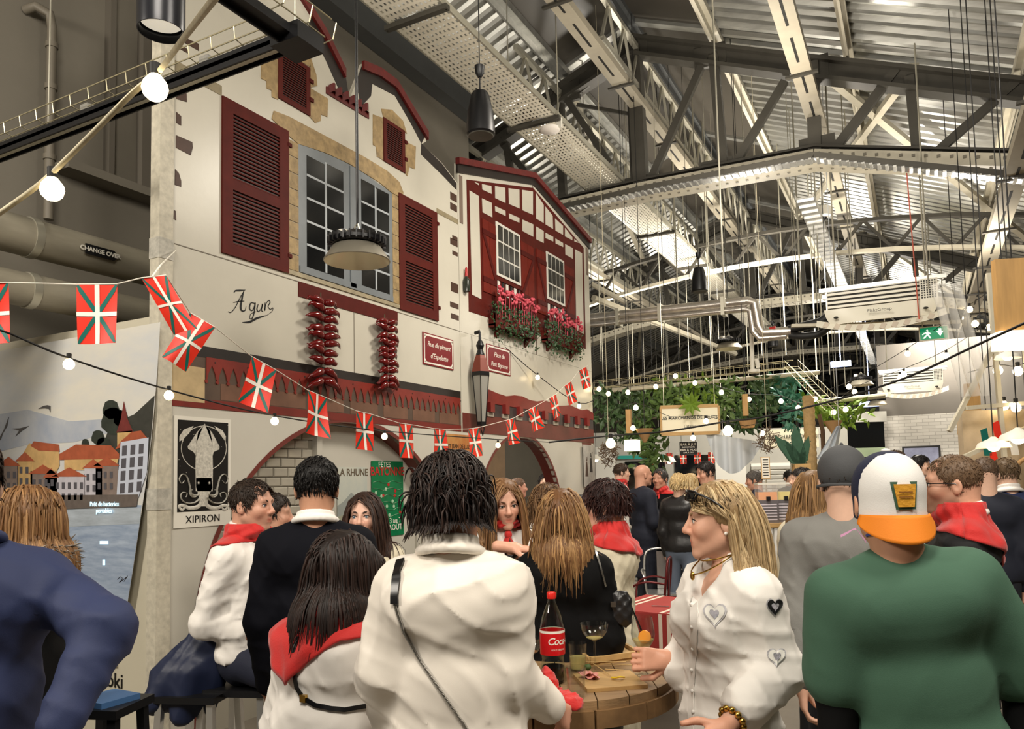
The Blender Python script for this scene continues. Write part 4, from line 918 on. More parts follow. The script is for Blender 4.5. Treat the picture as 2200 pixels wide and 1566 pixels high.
MB().tube([tuple(U(326, 596, d=3.02)), tuple(U(345, 570, d=3.1)), tuple(U(378, 538, X=FX + .02))], .004, 6).build('tie_string', mat('white_string'), label='white tie knotting the bunting to the corner post', cat='string')

M_bulb = mat('lit_bulb', (255, 244, 214), .3, emit=(255, 226, 172), es=9)
M_bulbf = mat('lit_bulb_distant', (255, 244, 214), .3, emit=(255, 228, 178), es=14)
M_cab = mat('black_cable', (20, 19, 18), .6); M_rope = mat('pale_rope', (206, 196, 168), .7, var=.3, vs=60)
BULB = {}
def bulb_mesh(r, m):
    k = (round(r, 3), m.name)
    if k not in BULB: BULB[k] = MB().lathe([(0, -r), (r * .5, -r * .87), (r * .87, -r * .5), (r, 0), (r * .9, r * .45), (r * .6, r * .85), (r * .4, r * 1.1), (0, r * 1.12)], n=14).mesh('bulb', m, 80); BULB[k + (1,)] = MB().lathe([(r * .42, r * 1.0), (r * .45, r * 2.0), (r * .2, r * 2.1), (0, r * 2.1)], n=10).mesh('socket', M_cab, 60)
    return BULB[k], BULB[k + (1,)]
def string(lab, cable, bulbs, r, m=M_bulbf, cr=.004, cm=M_cab, drop=2.0):
    t = empty('string_lights', (0, 0, 0), label=lab, cat='string lights', group='festoon lights')
    MB().tube([tuple(p) for p in cable], cr, 6).build('cable', cm, t, 60)
    for p in bulbs:
        a, s = bulb_mesh(r, m); o = link('bulb', a, t); o.location = tuple(p); q = link('socket', s, o)
    return t
D = lambda L: [U(x, y, d=d) for (x, y, d) in L]
string('rope-wrapped festoon at the top left with two large round bulbs', catm(D([(470, -15, 1.0), (400, 75, 1.3), (346, 148, 1.55), (330, 165, 1.56), (285, 200, 1.6), (200, 285, 1.68), (112, 372, 1.75), (60, 415, 1.78), (-30, 478, 1.8)]), 4), D([(333, 190, 1.56), (112, 408, 1.75)]), .026, mat('near_bulb', (255, 244, 214), .3, emit=(255, 232, 182), es=7), .006, M_rope)
c1 = [(-20, 705, 2.75), (25, 718, 2.8), (150, 770, 2.95), (365, 838, 3.4), (590, 893, 4.1), (826, 926, 5.1), (1070, 944, 6.4), (1180, 950, 7.0)]
string('black cable festoon sagging from the left across the arches', catm(D(c1), 4), D([(148, 783, 2.95), (363, 850, 3.4), (590, 905, 4.1), (826, 938, 5.1), (1070, 957, 6.4)]), .021, M_bulb, .004)
string('black cable festoon crossing the fruit bar from the house to the upper right', catm(D([(1180, 950, 7.0), (1312, 936, 7.2), (1430, 927, 7.0), (1564, 905, 6.8), (1640, 896, 6.6), (1800, 858, 6.2), (1950, 810, 5.7), (2080, 750, 5.2), (2210, 690, 4.8)]), 4), D([(1312, 953, 7.2), (1564, 926, 6.8)]), .045, M_bulbf, .009)
string('festoon along the top of the half-timbered front ending at the house corner', catm(D([(1068, 730, 8.6), (1155, 806, 9.2), (1244, 866, 9.8), (1290, 850, 10.2)]), 4), D([(1155, 811, 9.2), (1244, 873, 9.8)]), .028, M_bulb, .005)
string('festoon below the wire basket above the greenery', catm(D([(1270, 820, 11), (1350, 830, 11), (1409, 818, 11), (1451, 796, 11), (1493, 810, 11), (1550, 832, 11), (1609, 846, 11), (1678, 850, 11), (1715, 865, 11), (1790, 872, 11)]), 3), D([(1287, 836, 11), (1307, 846, 11), (1349, 843, 11), (1409, 831, 11), (1451, 808, 11), (1493, 823, 11), (1550, 843, 11), (1609, 858, 11), (1678, 862, 11), (1715, 876, 11)]), .034)
string('festoon hung low in front of the fruit bar sign', catm(D([(1300, 890, 10.5), (1366, 865, 10.5), (1440, 895, 10.5), (1517, 893, 10.5), (1600, 915, 10.5), (1690, 890, 10.5)]), 3), D([(1366, 876, 10.5), (1360, 920, 10.5), (1517, 905, 10.5), (1489, 941, 10.5), (1638, 931, 10.5)]), .036)
string('festoon sloping from the heater down towards the palm trunk', catm(D([(2150, 610, 8.5), (2083, 655, 9), (1950, 748, 10), (1824, 820, 10.8), (1751, 845, 11), (1690, 870, 11)]), 3), D([(2083, 665, 9), (1950, 760, 10), (1824, 831, 10.8), (1751, 857, 11)]), .036)
string('festoon sloping under the exit sign towards the far heater', catm(D([(2170, 660, 8.0), (2125, 692, 8.4), (2033, 752, 9.2), (1942, 792, 10), (1836, 832, 10.8), (1791, 872, 11)]), 3), D([(2125, 704, 8.4), (2095, 696, 8.3), (2033, 765, 9.2), (1942, 804, 10), (1934, 811, 10), (1836, 842, 10.8), (1817, 880, 10.8), (1791, 886, 11)]), .036)
string('festoon at the far right above the market stall', catm(D([(2080, 800, 7), (2144, 784, 6.8), (2187, 786, 6.6), (2240, 760, 6.4)]), 3), D([(2144, 796, 6.8), (2187, 798, 6.6), (2157, 872, 6.8), (2183, 876, 6.6)]), .04)

# ---- posters
def poster(name, x, y0, y1, z0, z1, m, lab, cat='poster'):
    t = empty(name, (x, y0, z0), label=lab, cat=cat); MB().bb(0, .003, 0, y1 - y0, 0, z1 - z0).build('sheet', m, t); return t
M_pap = mat('white_paper', (232, 228, 216), .25)
t = poster('poster', FX + .004, 3.21, 3.655, 1.40, 2.105, M_pap, 'white-bordered black poster of a squid captioned XIPIRON')
MB().bb(.003, .005, .025, .42, .10, .68).build('black_field', M_ink, t)
M_sq = mat('squid_white', (214, 210, 198), .3, var=.45, vs=60)
def P(px, py): p = fac(px, py); return (.005, p[0] - 3.21, p[1] - 1.40)
def ink(name, pp, m=M_sq, th=.0015): return MB().prism([P(340 + x / 2.543, 950 + y / 2.543) for (x, y) in pp], (th, 0, 0)).build(name, m, t)
def ink2(name, pp, m=M_sq, th=.0015): return MB().prism([P(x / 3.132, 500 + y / 3.132) for (x, y) in pp], (th, 0, 0)).build(name, m, t)
ink2('mantle', [(1370, 1285), (1405, 1330), (1420, 1400), (1425, 1566), (1423, 1740), (1310, 1740), (1308, 1566), (1312, 1420), (1325, 1345)])
ink2('fin', [(1365, 1290), (1320, 1340), (1255, 1440), (1260, 1455), (1295, 1475), (1312, 1505), (1312, 1420)]); ink2('fin', [(1372, 1290), (1420, 1345), (1470, 1440), (1468, 1458), (1430, 1475), (1424, 1500), (1418, 1410)])
ink2('side_plume', [(1295, 1300), (1230, 1325), (1200, 1370), (1200, 1405), (1225, 1390), (1265, 1350)]); ink2('side_plume', [(1435, 1300), (1490, 1330), (1513, 1370), (1510, 1405), (1480, 1365)])
ink('head', [(200, 195), (285, 195), (290, 250), (270, 290), (262, 350), (222, 350), (215, 290), (200, 245)])
for c_ in ((213, 222), (272, 222)):
    q = P(340 + c_[0] / 2.543, 950 + c_[1] / 2.543); MB().lathe([(0, 0), (.014, 0), (.014, .001), (0, .001)], (q[0] + .002, q[1], q[2]), 14, Matrix.Rotation(R(90), 3, 'Y')).build('eye', M_ink, t); MB().lathe([(0, 0), (.007, 0), (.007, .001), (0, .001)], (q[0] + .003, q[1], q[2]), 12, Matrix.Rotation(R(90), 3, 'Y')).build('pupil', M_sq, t)
def curl(pp, w0, w1):
    Q = catm([P(340 + x / 2.543, 950 + y / 2.543) for (x, y) in pp], 5); n = len(Q); MB().tube([tuple(q) for q in Q], [w0 + (w1 - w0) * i / n for i in range(n)], 6, flat=.35).build('tentacle', M_sq, t, 60)
for s in (0, 1):
    X_ = (lambda x: x) if s == 0 else (lambda x: 482 - x)
    for pp in ([(225, 300), (190, 330), (140, 330), (115, 300), (125, 275), (150, 280), (145, 300)], [(230, 320), (215, 350), (170, 360), (130, 345), (108, 350), (125, 370), (140, 355)], [(205, 290), (175, 285), (165, 240), (150, 190), (125, 175), (108, 200), (120, 225), (138, 210)], [(215, 280), (190, 300), (170, 290), (165, 265), (182, 260)]): curl([(X_(x), y) for (x, y) in pp], .015, .006)
Q = [P((1365 + 152 * math.cos(a)) / 3.132, 500 + (1450 + 150 * math.sin(a)) / 3.132) for a in [2 * math.pi * i / 40 for i in range(41)]]
MB().tube(Q, .003, 5, flat=.3).build('ring', M_sq, t)
for k in range(16): q = P(378 + random.random() * 112, 905 + random.random() * 190); MB().box((q[0] + .0005, q[1], q[2]), (.001, .004, .004)).build('star', M_sq, t)
text_mesh('caption', 'XIPIRON', .066, frame((.0045, .222, .048), (0, 1, 0), (0, 0, 1)), M_ink, t, spacing=1.05)
DX = FX - .155
def dfac(px, py): p = U(px, py, X=DX); return (p[1], p[2])
def pq(px0, py0, px1, py1): a, c = dfac(px0, py0), dfac(px1, py1); return a[0], c[0], min(a[1], c[1]), max(a[1], c[1])
y0, y1, z0, z1 = pq(724, 1003, 789, 1122)
t = poster('poster', DX, y0, y1, z0, z1, mat('rhune_sky', (206, 206, 192), .3, var=.25, vs=3, two=(176, 186, 182)), 'pale mountain poster headed LA RHUNE on the service door'); w_, h_ = y1 - y0, z1 - z0
MB().prism([(.003, y, z) for (y, z) in ((0, 0), (w_, 0), (w_, h_ * .35), (w_ * .7, h_ * .42), (w_ * .45, h_ * .55), (w_ * .2, h_ * .4), (0, h_ * .33))], (.001, 0, 0)).build('mountain', mat('mountain_grey', (150, 156, 152), .4), t)
MB().prism([(.004, y, z) for (y, z) in ((0, 0), (w_, 0), (w_, h_ * .12), (w_ * .5, h_ * .2), (0, h_ * .14))], (.001, 0, 0)).build('meadow', mat('meadow_grey', (160, 160, 140), .4), t)
text_mesh('title', 'LA RHUNE', .085, frame((.0045, w_ / 2, h_ * .9), (0, 1, 0), (0, 0, 1)), mat('title_brown', (104, 92, 76), .4), t, bold=.001)
y0, y1, z0, z1 = pq(797, 990, 867, 1148)
t = poster('poster', DX, y0, y1, z0, z1, mat('green_poster', (14, 122, 74), .2, var=.3, vs=6), 'glossy green festival poster dated 3 au 7 AOÛT'); w_, h_ = y1 - y0, z1 - z0
text_mesh('title', 'FÊTES', .07, frame((.0045, w_ * .4, h_ * .95), (0, 1, 0), (0, 0, 1)), M_fw, t); text_mesh('title', 'BAYONNE', .105, frame((.0045, w_ / 2, h_ * .86), (0, 1, 0), (0, 0, 1)), mat('poster_red', (186, 44, 44), .4), t, bold=.002)
for k in range(6): MB().tube(catm([(.004, w_ * (.05 + .9 * i / 6), h_ * (.72 - k * .09) + .012 * math.sin(i * 1.9 + k)) for i in range(7)], 3), .004, 4, flat=.3).build('streamer', mat('pale_green', (176, 208, 178), .4), t)
for k in range(14): MB().ball((.004, random.uniform(.1, .9) * w_, random.uniform(.25, .75) * h_), (.001, .02, .016), 6, 4).build('crowd_dab', mat('poster_red' if k % 2 else 'pale_green'), t)
text_mesh('date', '3 au 7', .07, frame((.0045, w_ * .72, h_ * .2), (0, 1, 0), (0, 0, 1)), M_fw, t); text_mesh('date', 'AOÛT', .075, frame((.0045, w_ * .72, h_ * .11), (0, 1, 0), (0, 0, 1)), M_fw, t)
a, c = fac(899, 1028), fac(926, 1140)
t = poster('poster', FX + .004, 6.5, 6.6, c[1], a[1] - .02, mat('red_poster', (196, 44, 40), .3), 'narrow red poster at the edge of the first arch'); text_mesh('title', 'FÊTE', .04, frame((.0045, .05, .36), (0, 1, 0), (0, 0, 1)), M_fw, t)
a, c = fac(958, 938), fac(1008, 992)
t = poster('poster', FX + .010, a[0], c[0], c[1] - .05, a[1] + .03, mat('sepia_poster', (196, 150, 88), .35, var=.4, vs=5, two=(170, 84, 30)), 'sepia poster lettered ST JEAN DE LUZ under the lantern'); text_mesh('title', 'ST JEAN DE LUZ', .058, frame((.0045, (c[0] - a[0]) / 2, .20), (0, 1, 0), (0, 0, 1)), M_tim, t)
t = poster('dance_banner', FX + .03, 9.74, 10.16, 1.55, 2.13, mat('grey_print', (196, 192, 186), .4, var=.4, vs=8, two=(150, 148, 146)), 'grey banner of dancing figures at the far house corner', 'banner')
for (yy, zz) in ((.1, .14), (.26, .2)):
    b = MB(); b.prism([(.003, yy - .02, zz + .2), (.003, yy + .03, zz + .2), (.003, yy + .06, zz), (.003, yy - .05, zz)], (.001, 0, 0)); b.prism([(.003, yy - .012, zz + .21), (.003, yy + .02, zz + .21), (.003, yy + .015, zz + .27), (.003, yy - .01, zz + .27)], (.001, 0, 0)); b.prism([(.003, yy + .02, zz + .2), (.003, yy + .07, zz + .28), (.003, yy + .06, zz + .29), (.003, yy + .01, zz + .2)], (.001, 0, 0)); b.build('dancer', M_tim if yy < .2 else M_eave, t)

# ---- harbour banner on the left partition
YN = 3.045
t = empty('harbour_banner', (0, YN, 0), label='large painted harbour banner with gulls, red-roofed houses and blue water', cat='banner')
def bp(px, py): p = U(px, py, Y=YN); return (p[0], p[2])
def pic(name, pp, m, k=0, conv=None):
    q = [bp(*(conv(*p) if conv else p)) for p in pp]; return MB().prism([(x, -.002 - k * .0012, z) for (x, z) in q], (0, -.0012, 0)).build(name, m, t)
k2 = lambda x, y: (x / 3.132, 500 + y / 3.132)
k3 = lambda x, y: (x / 2.542, 950 + y / 2.542)
M_skyp = mat('painted_sky', (232, 224, 204), .45, var=.3, vs=1.6, two=(188, 196, 208), stretch=(.6, 1, 1.6)); M_wat = mat('painted_water', (122, 140, 168), .45, var=.5, vs=9, two=(178, 192, 210), stretch=(.5, 1, 3))
edge = [(345, 692), (338, 800), (330, 900), (318, 1010), (300, 1130), (285, 1230), (272, 1310)]
b = MB(); 
pic('canvas', [(-60, 765)] + edge + [(-60, 1330)], M_skyp, -1)
pic('water', [(-60, 1085), (305, 1085), (300, 1130), (285, 1230), (272, 1310), (-60, 1330)], M_wat, 0)
pic('far_water', [(-60, 1090), (304, 1090), (302, 1125), (-60, 1140)], mat('pale_water', (178, 188, 198), .45, var=.3, vs=10, stretch=(.5, 1, 3)), 1)
M_cl = mat('cloud_blue', (150, 162, 184), .45, var=.3, vs=4, two=(196, 198, 200))
pic('cloud', [(-60, 900), (60, 880), (150, 905), (230, 900), (235, 930), (160, 950), (60, 955), (-60, 985)], M_cl, 0)
pic('hill', [(215, 975), (232, 930), (255, 905), (290, 890), (333, 850), (329, 900), (318, 1010), (215, 1010)], mat('hill_dark', (62, 62, 56), .5, var=.4, vs=14), 1)
for (x, y, r0) in ((245, 905, 26), (240, 880, 18), (212, 940, 14), (225, 960, 18), (185, 952, 8), (262, 900, 16), (275, 925, 14)): pic('tree', [(x + r0 * math.cos(a) * (1 + .12 * math.sin(5 * a)), y + r0 * 1.15 * math.sin(a)) for a in [2 * math.pi * i / 14 for i in range(14)]], mat('tree_dark', (52, 58, 50), .5, var=.4, vs=20), 2)
M_rf = mat('painted_red_roof', (176, 92, 62), .45, var=.3, vs=14); M_wlp = mat('painted_cream_wall', (214, 176, 118), .45, var=.3, vs=10); M_wlw = mat('painted_white_wall', (200, 196, 204), .45, var=.2, vs=10); M_wlg = mat('painted_grey_wall', (140, 124, 116), .45, var=.3, vs=10); M_wnd = mat('painted_window', (86, 84, 90), .45)
pic('steeple', [(268, 862), (276, 900), (288, 928), (252, 930), (262, 900)], mat('steeple_red', (120, 52, 48), .45, var=.3, vs=20), 3); pic('tower', [(254, 928), (286, 925), (286, 945), (254, 960)], M_wlp, 3)
pic('roof', [(250, 965), (262, 948), (285, 928), (305, 925), (322, 945)], M_rf, 4); 
pic('house', [(262, 950), (322, 940), (318, 1015), (300, 1068), (253, 1068)], mat('painted_blue_white', (196, 202, 216), .45), 5)
for i in range(4):
    for j in range(3): pic('window', [(266 + j * 18 - i * 1.5, 958 + i * 27 - j * 2), (276 + j * 18 - i * 1.5, 957 + i * 27 - j * 2), (275 + j * 18 - i * 1.5, 978 + i * 27 - j * 2), (265 + j * 18 - i * 1.5, 979 + i * 27 - j * 2)], M_wnd, 6)
pic('roof', [(130, 975), (165, 955), (240, 957), (258, 975), (258, 985), (130, 988)], M_rf, 3); pic('house', [(140, 980), (258, 978), (250, 1010), (140, 1010)], M_wlp, 2)
pic('house', [(42, 990), (65, 952), (80, 958), (128, 962), (130, 1000), (120, 1020), (42, 1050)], M_wlp, 3); pic('roof', [(68, 958), (75, 948), (128, 955), (130, 970), (85, 968)], M_rf, 4)
for (x0, x1, yt, m_) in ((-30, 0, 1000, M_wlp), (0, 42, 995, M_wlg), (40, 72, 985, M_wlp), (68, 122, 1012, M_wlg), (100, 125, 1020, M_wlw), (118, 185, 1018, M_wlw), (184, 222, 1000, M_wlw), (208, 256, 995, M_wlg)):
    pic('house', [(x0, yt), (x1, yt), (x1, 1070), (x0, 1070)], m_, 4); pic('roof', [(x0 - 5, yt + 6), ((x0 + x1) / 2, yt - 14), (x1 + 5, yt + 6)], M_rf, 5)
    n = max(1, int((x1 - x0) / 13))
    for j in range(n):
        for i in range(2): pic('window', [(x0 + 5 + j * 13, yt + 18 + i * 24), (x0 + 11 + j * 13, yt + 18 + i * 24), (x0 + 11 + j * 13, yt + 32 + i * 24), (x0 + 5 + j * 13, yt + 32 + i * 24)], M_wnd, 6)
pic('quay', [(-60, 1066), (300, 1062), (296, 1088), (-60, 1100)], mat('quay_stone', (108, 98, 92), .5, var=.3, vs=20), 6)
M_gull = mat('gull_grey', (82, 80, 80), .45)
for pp in ([(0, 1385), (30, 1330), (62, 1245), (66, 1240), (55, 1300), (25, 1350), (10, 1395)], [(90, 1318), (140, 1315), (200, 1300), (150, 1335), (110, 1370), (135, 1330)], [(262, 1185), (300, 1165), (325, 1160), (345, 1165), (345, 1210), (335, 1185), (300, 1180)]): pic('gull', pp, M_gull, 3, k2)
M_cy = mat('screen_text_glow', (200, 235, 250), .4, emit=(190, 230, 250), es=1.1)
p_ = bp(228, 1090); text_mesh('screen_text', 'Prêt de batteries\nportables', .042, frame((p_[0], -.014, p_[1]), (1, 0, 0), (0, 0, 1)), M_cy, t)
pic('screen_icon', [(216, 1162), (234, 1162), (234, 1169), (216, 1169)], M_cy, 2); pic('screen_icon', [(222, 1202), (227, 1202), (227, 1214), (222, 1214)], M_cy, 2); pic('screen_tile', [(193, 1264), (211, 1261), (211, 1279), (193, 1282)], mat('screen_blue', (110, 190, 220), .4, emit=(110, 190, 220), es=.5), 2)
MB().tube(catm([(bp(*k3(x, y))[0], -.004, bp(*k3(x, y))[1]) for (x, y) in ((645, 750), (660, 735), (672, 745), (655, 765), (690, 740), (700, 730), (680, 760))], 4), .002, 4).build('signature', M_eave, t)
text_mesh('partition_lettering', 'Toki', .13, frame((U(236, 1462, Y=3.09)[0], 3.095, U(236, 1462, Y=3.09)[2]), (1, 0, 0), (0, 0, 1)), M_ink, label='black word Toki painted low on the cream partition', cat='lettering')
t = empty('vent_grille', tuple(U(242, 1370, Y=3.09)), label='cream louvred vent low on the partition beside the post', cat='vent')
for k in range(9): MB().box((0, -.01, -.16 + k * .04), (.09, .02, .018)).build('vent_slat', M_cream, t)
# ================================================================== PEOPLE (implicit bodies turned into meshes)
class Vol:
    def __init__(s, lo, hi, h):
        s.lo = np.array(lo, float); s.h = h; s.n = np.maximum(3, np.ceil((np.array(hi) - s.lo) / h).astype(int) + 1)
        s.ax = [s.lo[i] + h * np.arange(s.n[i]) for i in range(3)]; s.F = np.full(s.n, .5, np.float32)
    def sl(s, lo, hi):
        r = []
        for i in range(3):
            a = max(0, int((lo[i] - s.lo[i]) / s.h)); b = min(s.n[i], int((hi[i] - s.lo[i]) / s.h) + 2)
            if b <= a: return None
            r.append(slice(a, b))
        return tuple(r)
    def g(s, S): return s.ax[0][S[0]][:, None, None].astype(np.float32), s.ax[1][S[1]][None, :, None].astype(np.float32), s.ax[2][S[2]][None, None, :].astype(np.float32)
    def put(s, S, d, k, op='u'):
        a = s.F[S]
        if op == 'u':
            h = np.clip(.5 + .5 * (d - a) / k, 0, 1); s.F[S] = d + (a - d) * h - k * h * (1 - h)
        else:
            d = -d; h = np.clip(.5 - .5 * (d - a) / k, 0, 1); s.F[S] = d + (a - d) * h + k * h * (1 - h)
    def cap(s, a, b, ra, rb=None, k=.02, op='u'):
        rb = ra if rb is None else rb; a, b = np.array(a, float), np.array(b, float); m = max(ra, rb) + k + 2 * s.h
        S = s.sl(np.minimum(a, b) - m, np.maximum(a, b) + m)
        if S is None: return s
        x, y, z = s.g(S); d = b - a; L = max(1e-9, float(d @ d))
        t = np.clip(((x - a[0]) * d[0] + (y - a[1]) * d[1] + (z - a[2]) * d[2]) / L, 0, 1)
        dd = np.sqrt((x - a[0] - t * d[0]) ** 2 + (y - a[1] - t * d[1]) ** 2 + (z - a[2] - t * d[2]) ** 2) - (ra + (rb - ra) * t)
        s.put(S, dd, k, op); return s
    def ell(s, c, r, Rm=None, k=.02, op='u'):
        c = np.array(c, float); r = np.array(r, float); m = max(r) + k + 2 * s.h; S = s.sl(c - m, c + m)
        if S is None: return s
        x, y, z = s.g(S); x = x - c[0]; y = y - c[1]; z = z - c[2]
        if Rm is not None: x, y, z = (Rm[0][0] * x + Rm[1][0] * y + Rm[2][0] * z, Rm[0][1] * x + Rm[1][1] * y + Rm[2][1] * z, Rm[0][2] * x + Rm[1][2] * y + Rm[2][2] * z)
        k0 = np.sqrt((x / r[0]) ** 2 + (y / r[1]) ** 2 + (z / r[2]) ** 2) + 1e-6; k1 = np.sqrt((x / r[0] ** 2) ** 2 + (y / r[1] ** 2) ** 2 + (z / r[2] ** 2) ** 2) + 1e-6
        s.put(S, k0 * (k0 - 1) / k1, k, op); return s
    def ecap(s, a, b, ra, rb, q, front, k=.04, op='u'):
        """capsule of elliptic section: half width ra..rb across, q times that along front"""
        a, b, f = np.array(a, float), np.array(b, float), np.array(front, float); m = max(ra, rb) + k + 2 * s.h; S = s.sl(np.minimum(a, b) - m, np.maximum(a, b) + m)
        if S is None: return s
        d = b - a; L = np.linalg.norm(d); ez = d / L; f = f - ez * (f @ ez); f /= np.linalg.norm(f); sx = np.cross(f, ez)
        x, y, z = s.g(S); x = x - a[0]; y = y - a[1]; z = z - a[2]
        w = x * ez[0] + y * ez[1] + z * ez[2]; u = x * sx[0] + y * sx[1] + z * sx[2]; v = (x * f[0] + y * f[1] + z * f[2]) / q
        t = np.clip(w / L, 0, 1); e = (w - t * L) / q
        s.put(S, (np.sqrt(u * u + v * v + e * e) - (ra + (rb - ra) * t)) * q, k, op); return s
    def cut(s, p, n):
        """keep only the side where n.(x-p) < 0"""
        n = np.array(n, float); n /= np.linalg.norm(n); x, y, z = s.g((slice(None),) * 3)
        s.F = np.maximum(s.F, ((x - p[0]) * n[0] + (y - p[1]) * n[1] + (z - p[2]) * n[2]).astype(np.float32)); return s
    def add(s, fn):
        x, y, z = s.g((slice(None),) * 3); s.F = s.F + fn(x, y, z).astype(np.float32); return s
    def mesh(s):
        F = s.F; F[0], F[-1] = .5, .5; F[:, 0], F[:, -1] = .5, .5; F[:, :, 0], F[:, :, -1] = .5, .5
        ins = F < 0; nx, ny, nz = s.n - 1
        cor = [(i, j, k) for i in (0, 1) for j in (0, 1) for k in (0, 1)]; g = lambda A, c: A[c[0]:c[0] + nx, c[1]:c[1] + ny, c[2]:c[2] + nz]
        cnt = sum(g(ins, c).astype(np.int8) for c in cor); act = (cnt > 0) & (cnt < 8); idx = np.argwhere(act)
        if len(idx) == 0: return np.zeros((0, 3)), np.zeros((0, 4), int)
        val = {c: F[idx[:, 0] + c[0], idx[:, 1] + c[1], idx[:, 2] + c[2]] for c in cor}
        P = np.zeros((len(idx), 3)); C = np.zeros(len(idx))
        for c in cor:
            for a in range(3):
                if c[a]: continue
                e = list(c); e[a] = 1; e = tuple(e); fa, fb = val[c], val[e]; m = (fa < 0) != (fb < 0); t = np.where(m, fa / np.where(m, fa - fb, 1), 0)
                q = np.array(c, float)[None].repeat(len(idx), 0); q[:, a] += t; P += q * m[:, None]; C += m
        P = (idx + P / C[:, None]) * s.h + s.lo
        I = -np.ones(act.shape, int); I[act] = np.arange(len(idx)); Q = []
        for a in range(3):
            b, c = (a + 1) % 3, (a + 2) % 3; A0 = [slice(None)] * 3; A1 = [slice(None)] * 3; A0[a] = slice(0, -1); A1[a] = slice(1, None)
            ch = ins[tuple(A0)] != ins[tuple(A1)]; e = np.argwhere(ch); e = e[(e[:, b] > 0) & (e[:, c] > 0) & (e[:, b] < s.n[b] - 1) & (e[:, c] < s.n[c] - 1)]
            if not len(e): continue
            def cell(db, dc): q = e.copy(); q[:, b] -= db; q[:, c] -= dc; return I[q[:, 0], q[:, 1], q[:, 2]]
            quad = np.stack([cell(1, 1), cell(0, 1), cell(0, 0), cell(1, 0)], 1); flip = ~ins[e[:, 0], e[:, 1], e[:, 2]]; quad[flip] = quad[flip][:, ::-1]; Q.append(quad)
        return P, np.concatenate(Q)
def npmesh(name, P, Q, m, colr=None):
    me = bpy.data.meshes.new(name); nv, nf = len(P), len(Q); k = Q.shape[1] if nf else 4
    me.vertices.add(nv); me.vertices.foreach_set('co', np.asarray(P, np.float32).ravel()); me.loops.add(nf * k); me.loops.foreach_set('vertex_index', Q.ravel().astype(np.int32))
    me.polygons.add(nf); me.polygons.foreach_set('loop_start', np.arange(0, nf * k, k, dtype=np.int32)); me.polygons.foreach_set('use_smooth', np.ones(nf, bool)); me.update(calc_edges=True); me.validate()
    if colr is not None:
        a = me.color_attributes.new('Col', 'FLOAT_COLOR', 'POINT'); a.data.foreach_set('color', np.concatenate([colr, np.ones((nv, 1))], 1).astype(np.float32).ravel())
    me.materials.append(m); return me
def joinPQ(L):
    P, Q, n = [], [], 0
    for (p, q) in L: P.append(p); Q.append(q + n); n += len(p)
    return np.concatenate(P), np.concatenate(Q)
def rotm(yaw=0, pitch=0, roll=0):
    """yaw left(+)/right(-) about z, pitch forward-down (+), roll to the right (+)"""
    y, p, r = R(yaw), R(pitch), R(roll)
    Rz = np.array([[math.cos(y), -math.sin(y), 0], [math.sin(y), math.cos(y), 0], [0, 0, 1]]); Rx = np.array([[1, 0, 0], [0, math.cos(p), math.sin(p)], [0, -math.sin(p), math.cos(p)]]); Ry = np.array([[math.cos(r), 0, math.sin(r)], [0, 1, 0], [-math.sin(r), 0, math.cos(r)]])
    return Rz @ Rx @ Ry
def folds(seed, amp, sc=1.0, dirs=((.35, .2, 1), (.8, .3, .5), (-.7, .3, .6), (.2, -.8, .35))):
    """soft cloth folds as a displacement field"""
    r = np.random.default_rng(seed); D = []
    for d in dirs:
        d = np.array(d) + r.normal(0, .15, 3); d /= np.linalg.norm(d); D.append((d * r.uniform(55, 105) / sc, r.uniform(0, 6.3), r.normal(0, 9, 3) / sc, r.uniform(0, 6.3)))
    def f(x, y, z):
        o = 0
        for (k, ph, w, p2) in D:
            wp = 1.6 * np.sin(w[0] * x + w[1] * y + w[2] * z + p2); mask = .5 + .5 * np.sin(w[1] * x * 1.3 + w[2] * y + w[0] * z + ph)
            o = o - (1 - np.abs(np.sin((k[0] * x + k[1] * y + k[2] * z + ph) * .7 + wp))) ** 2.2 * mask
        return amp * o / 2
    return f

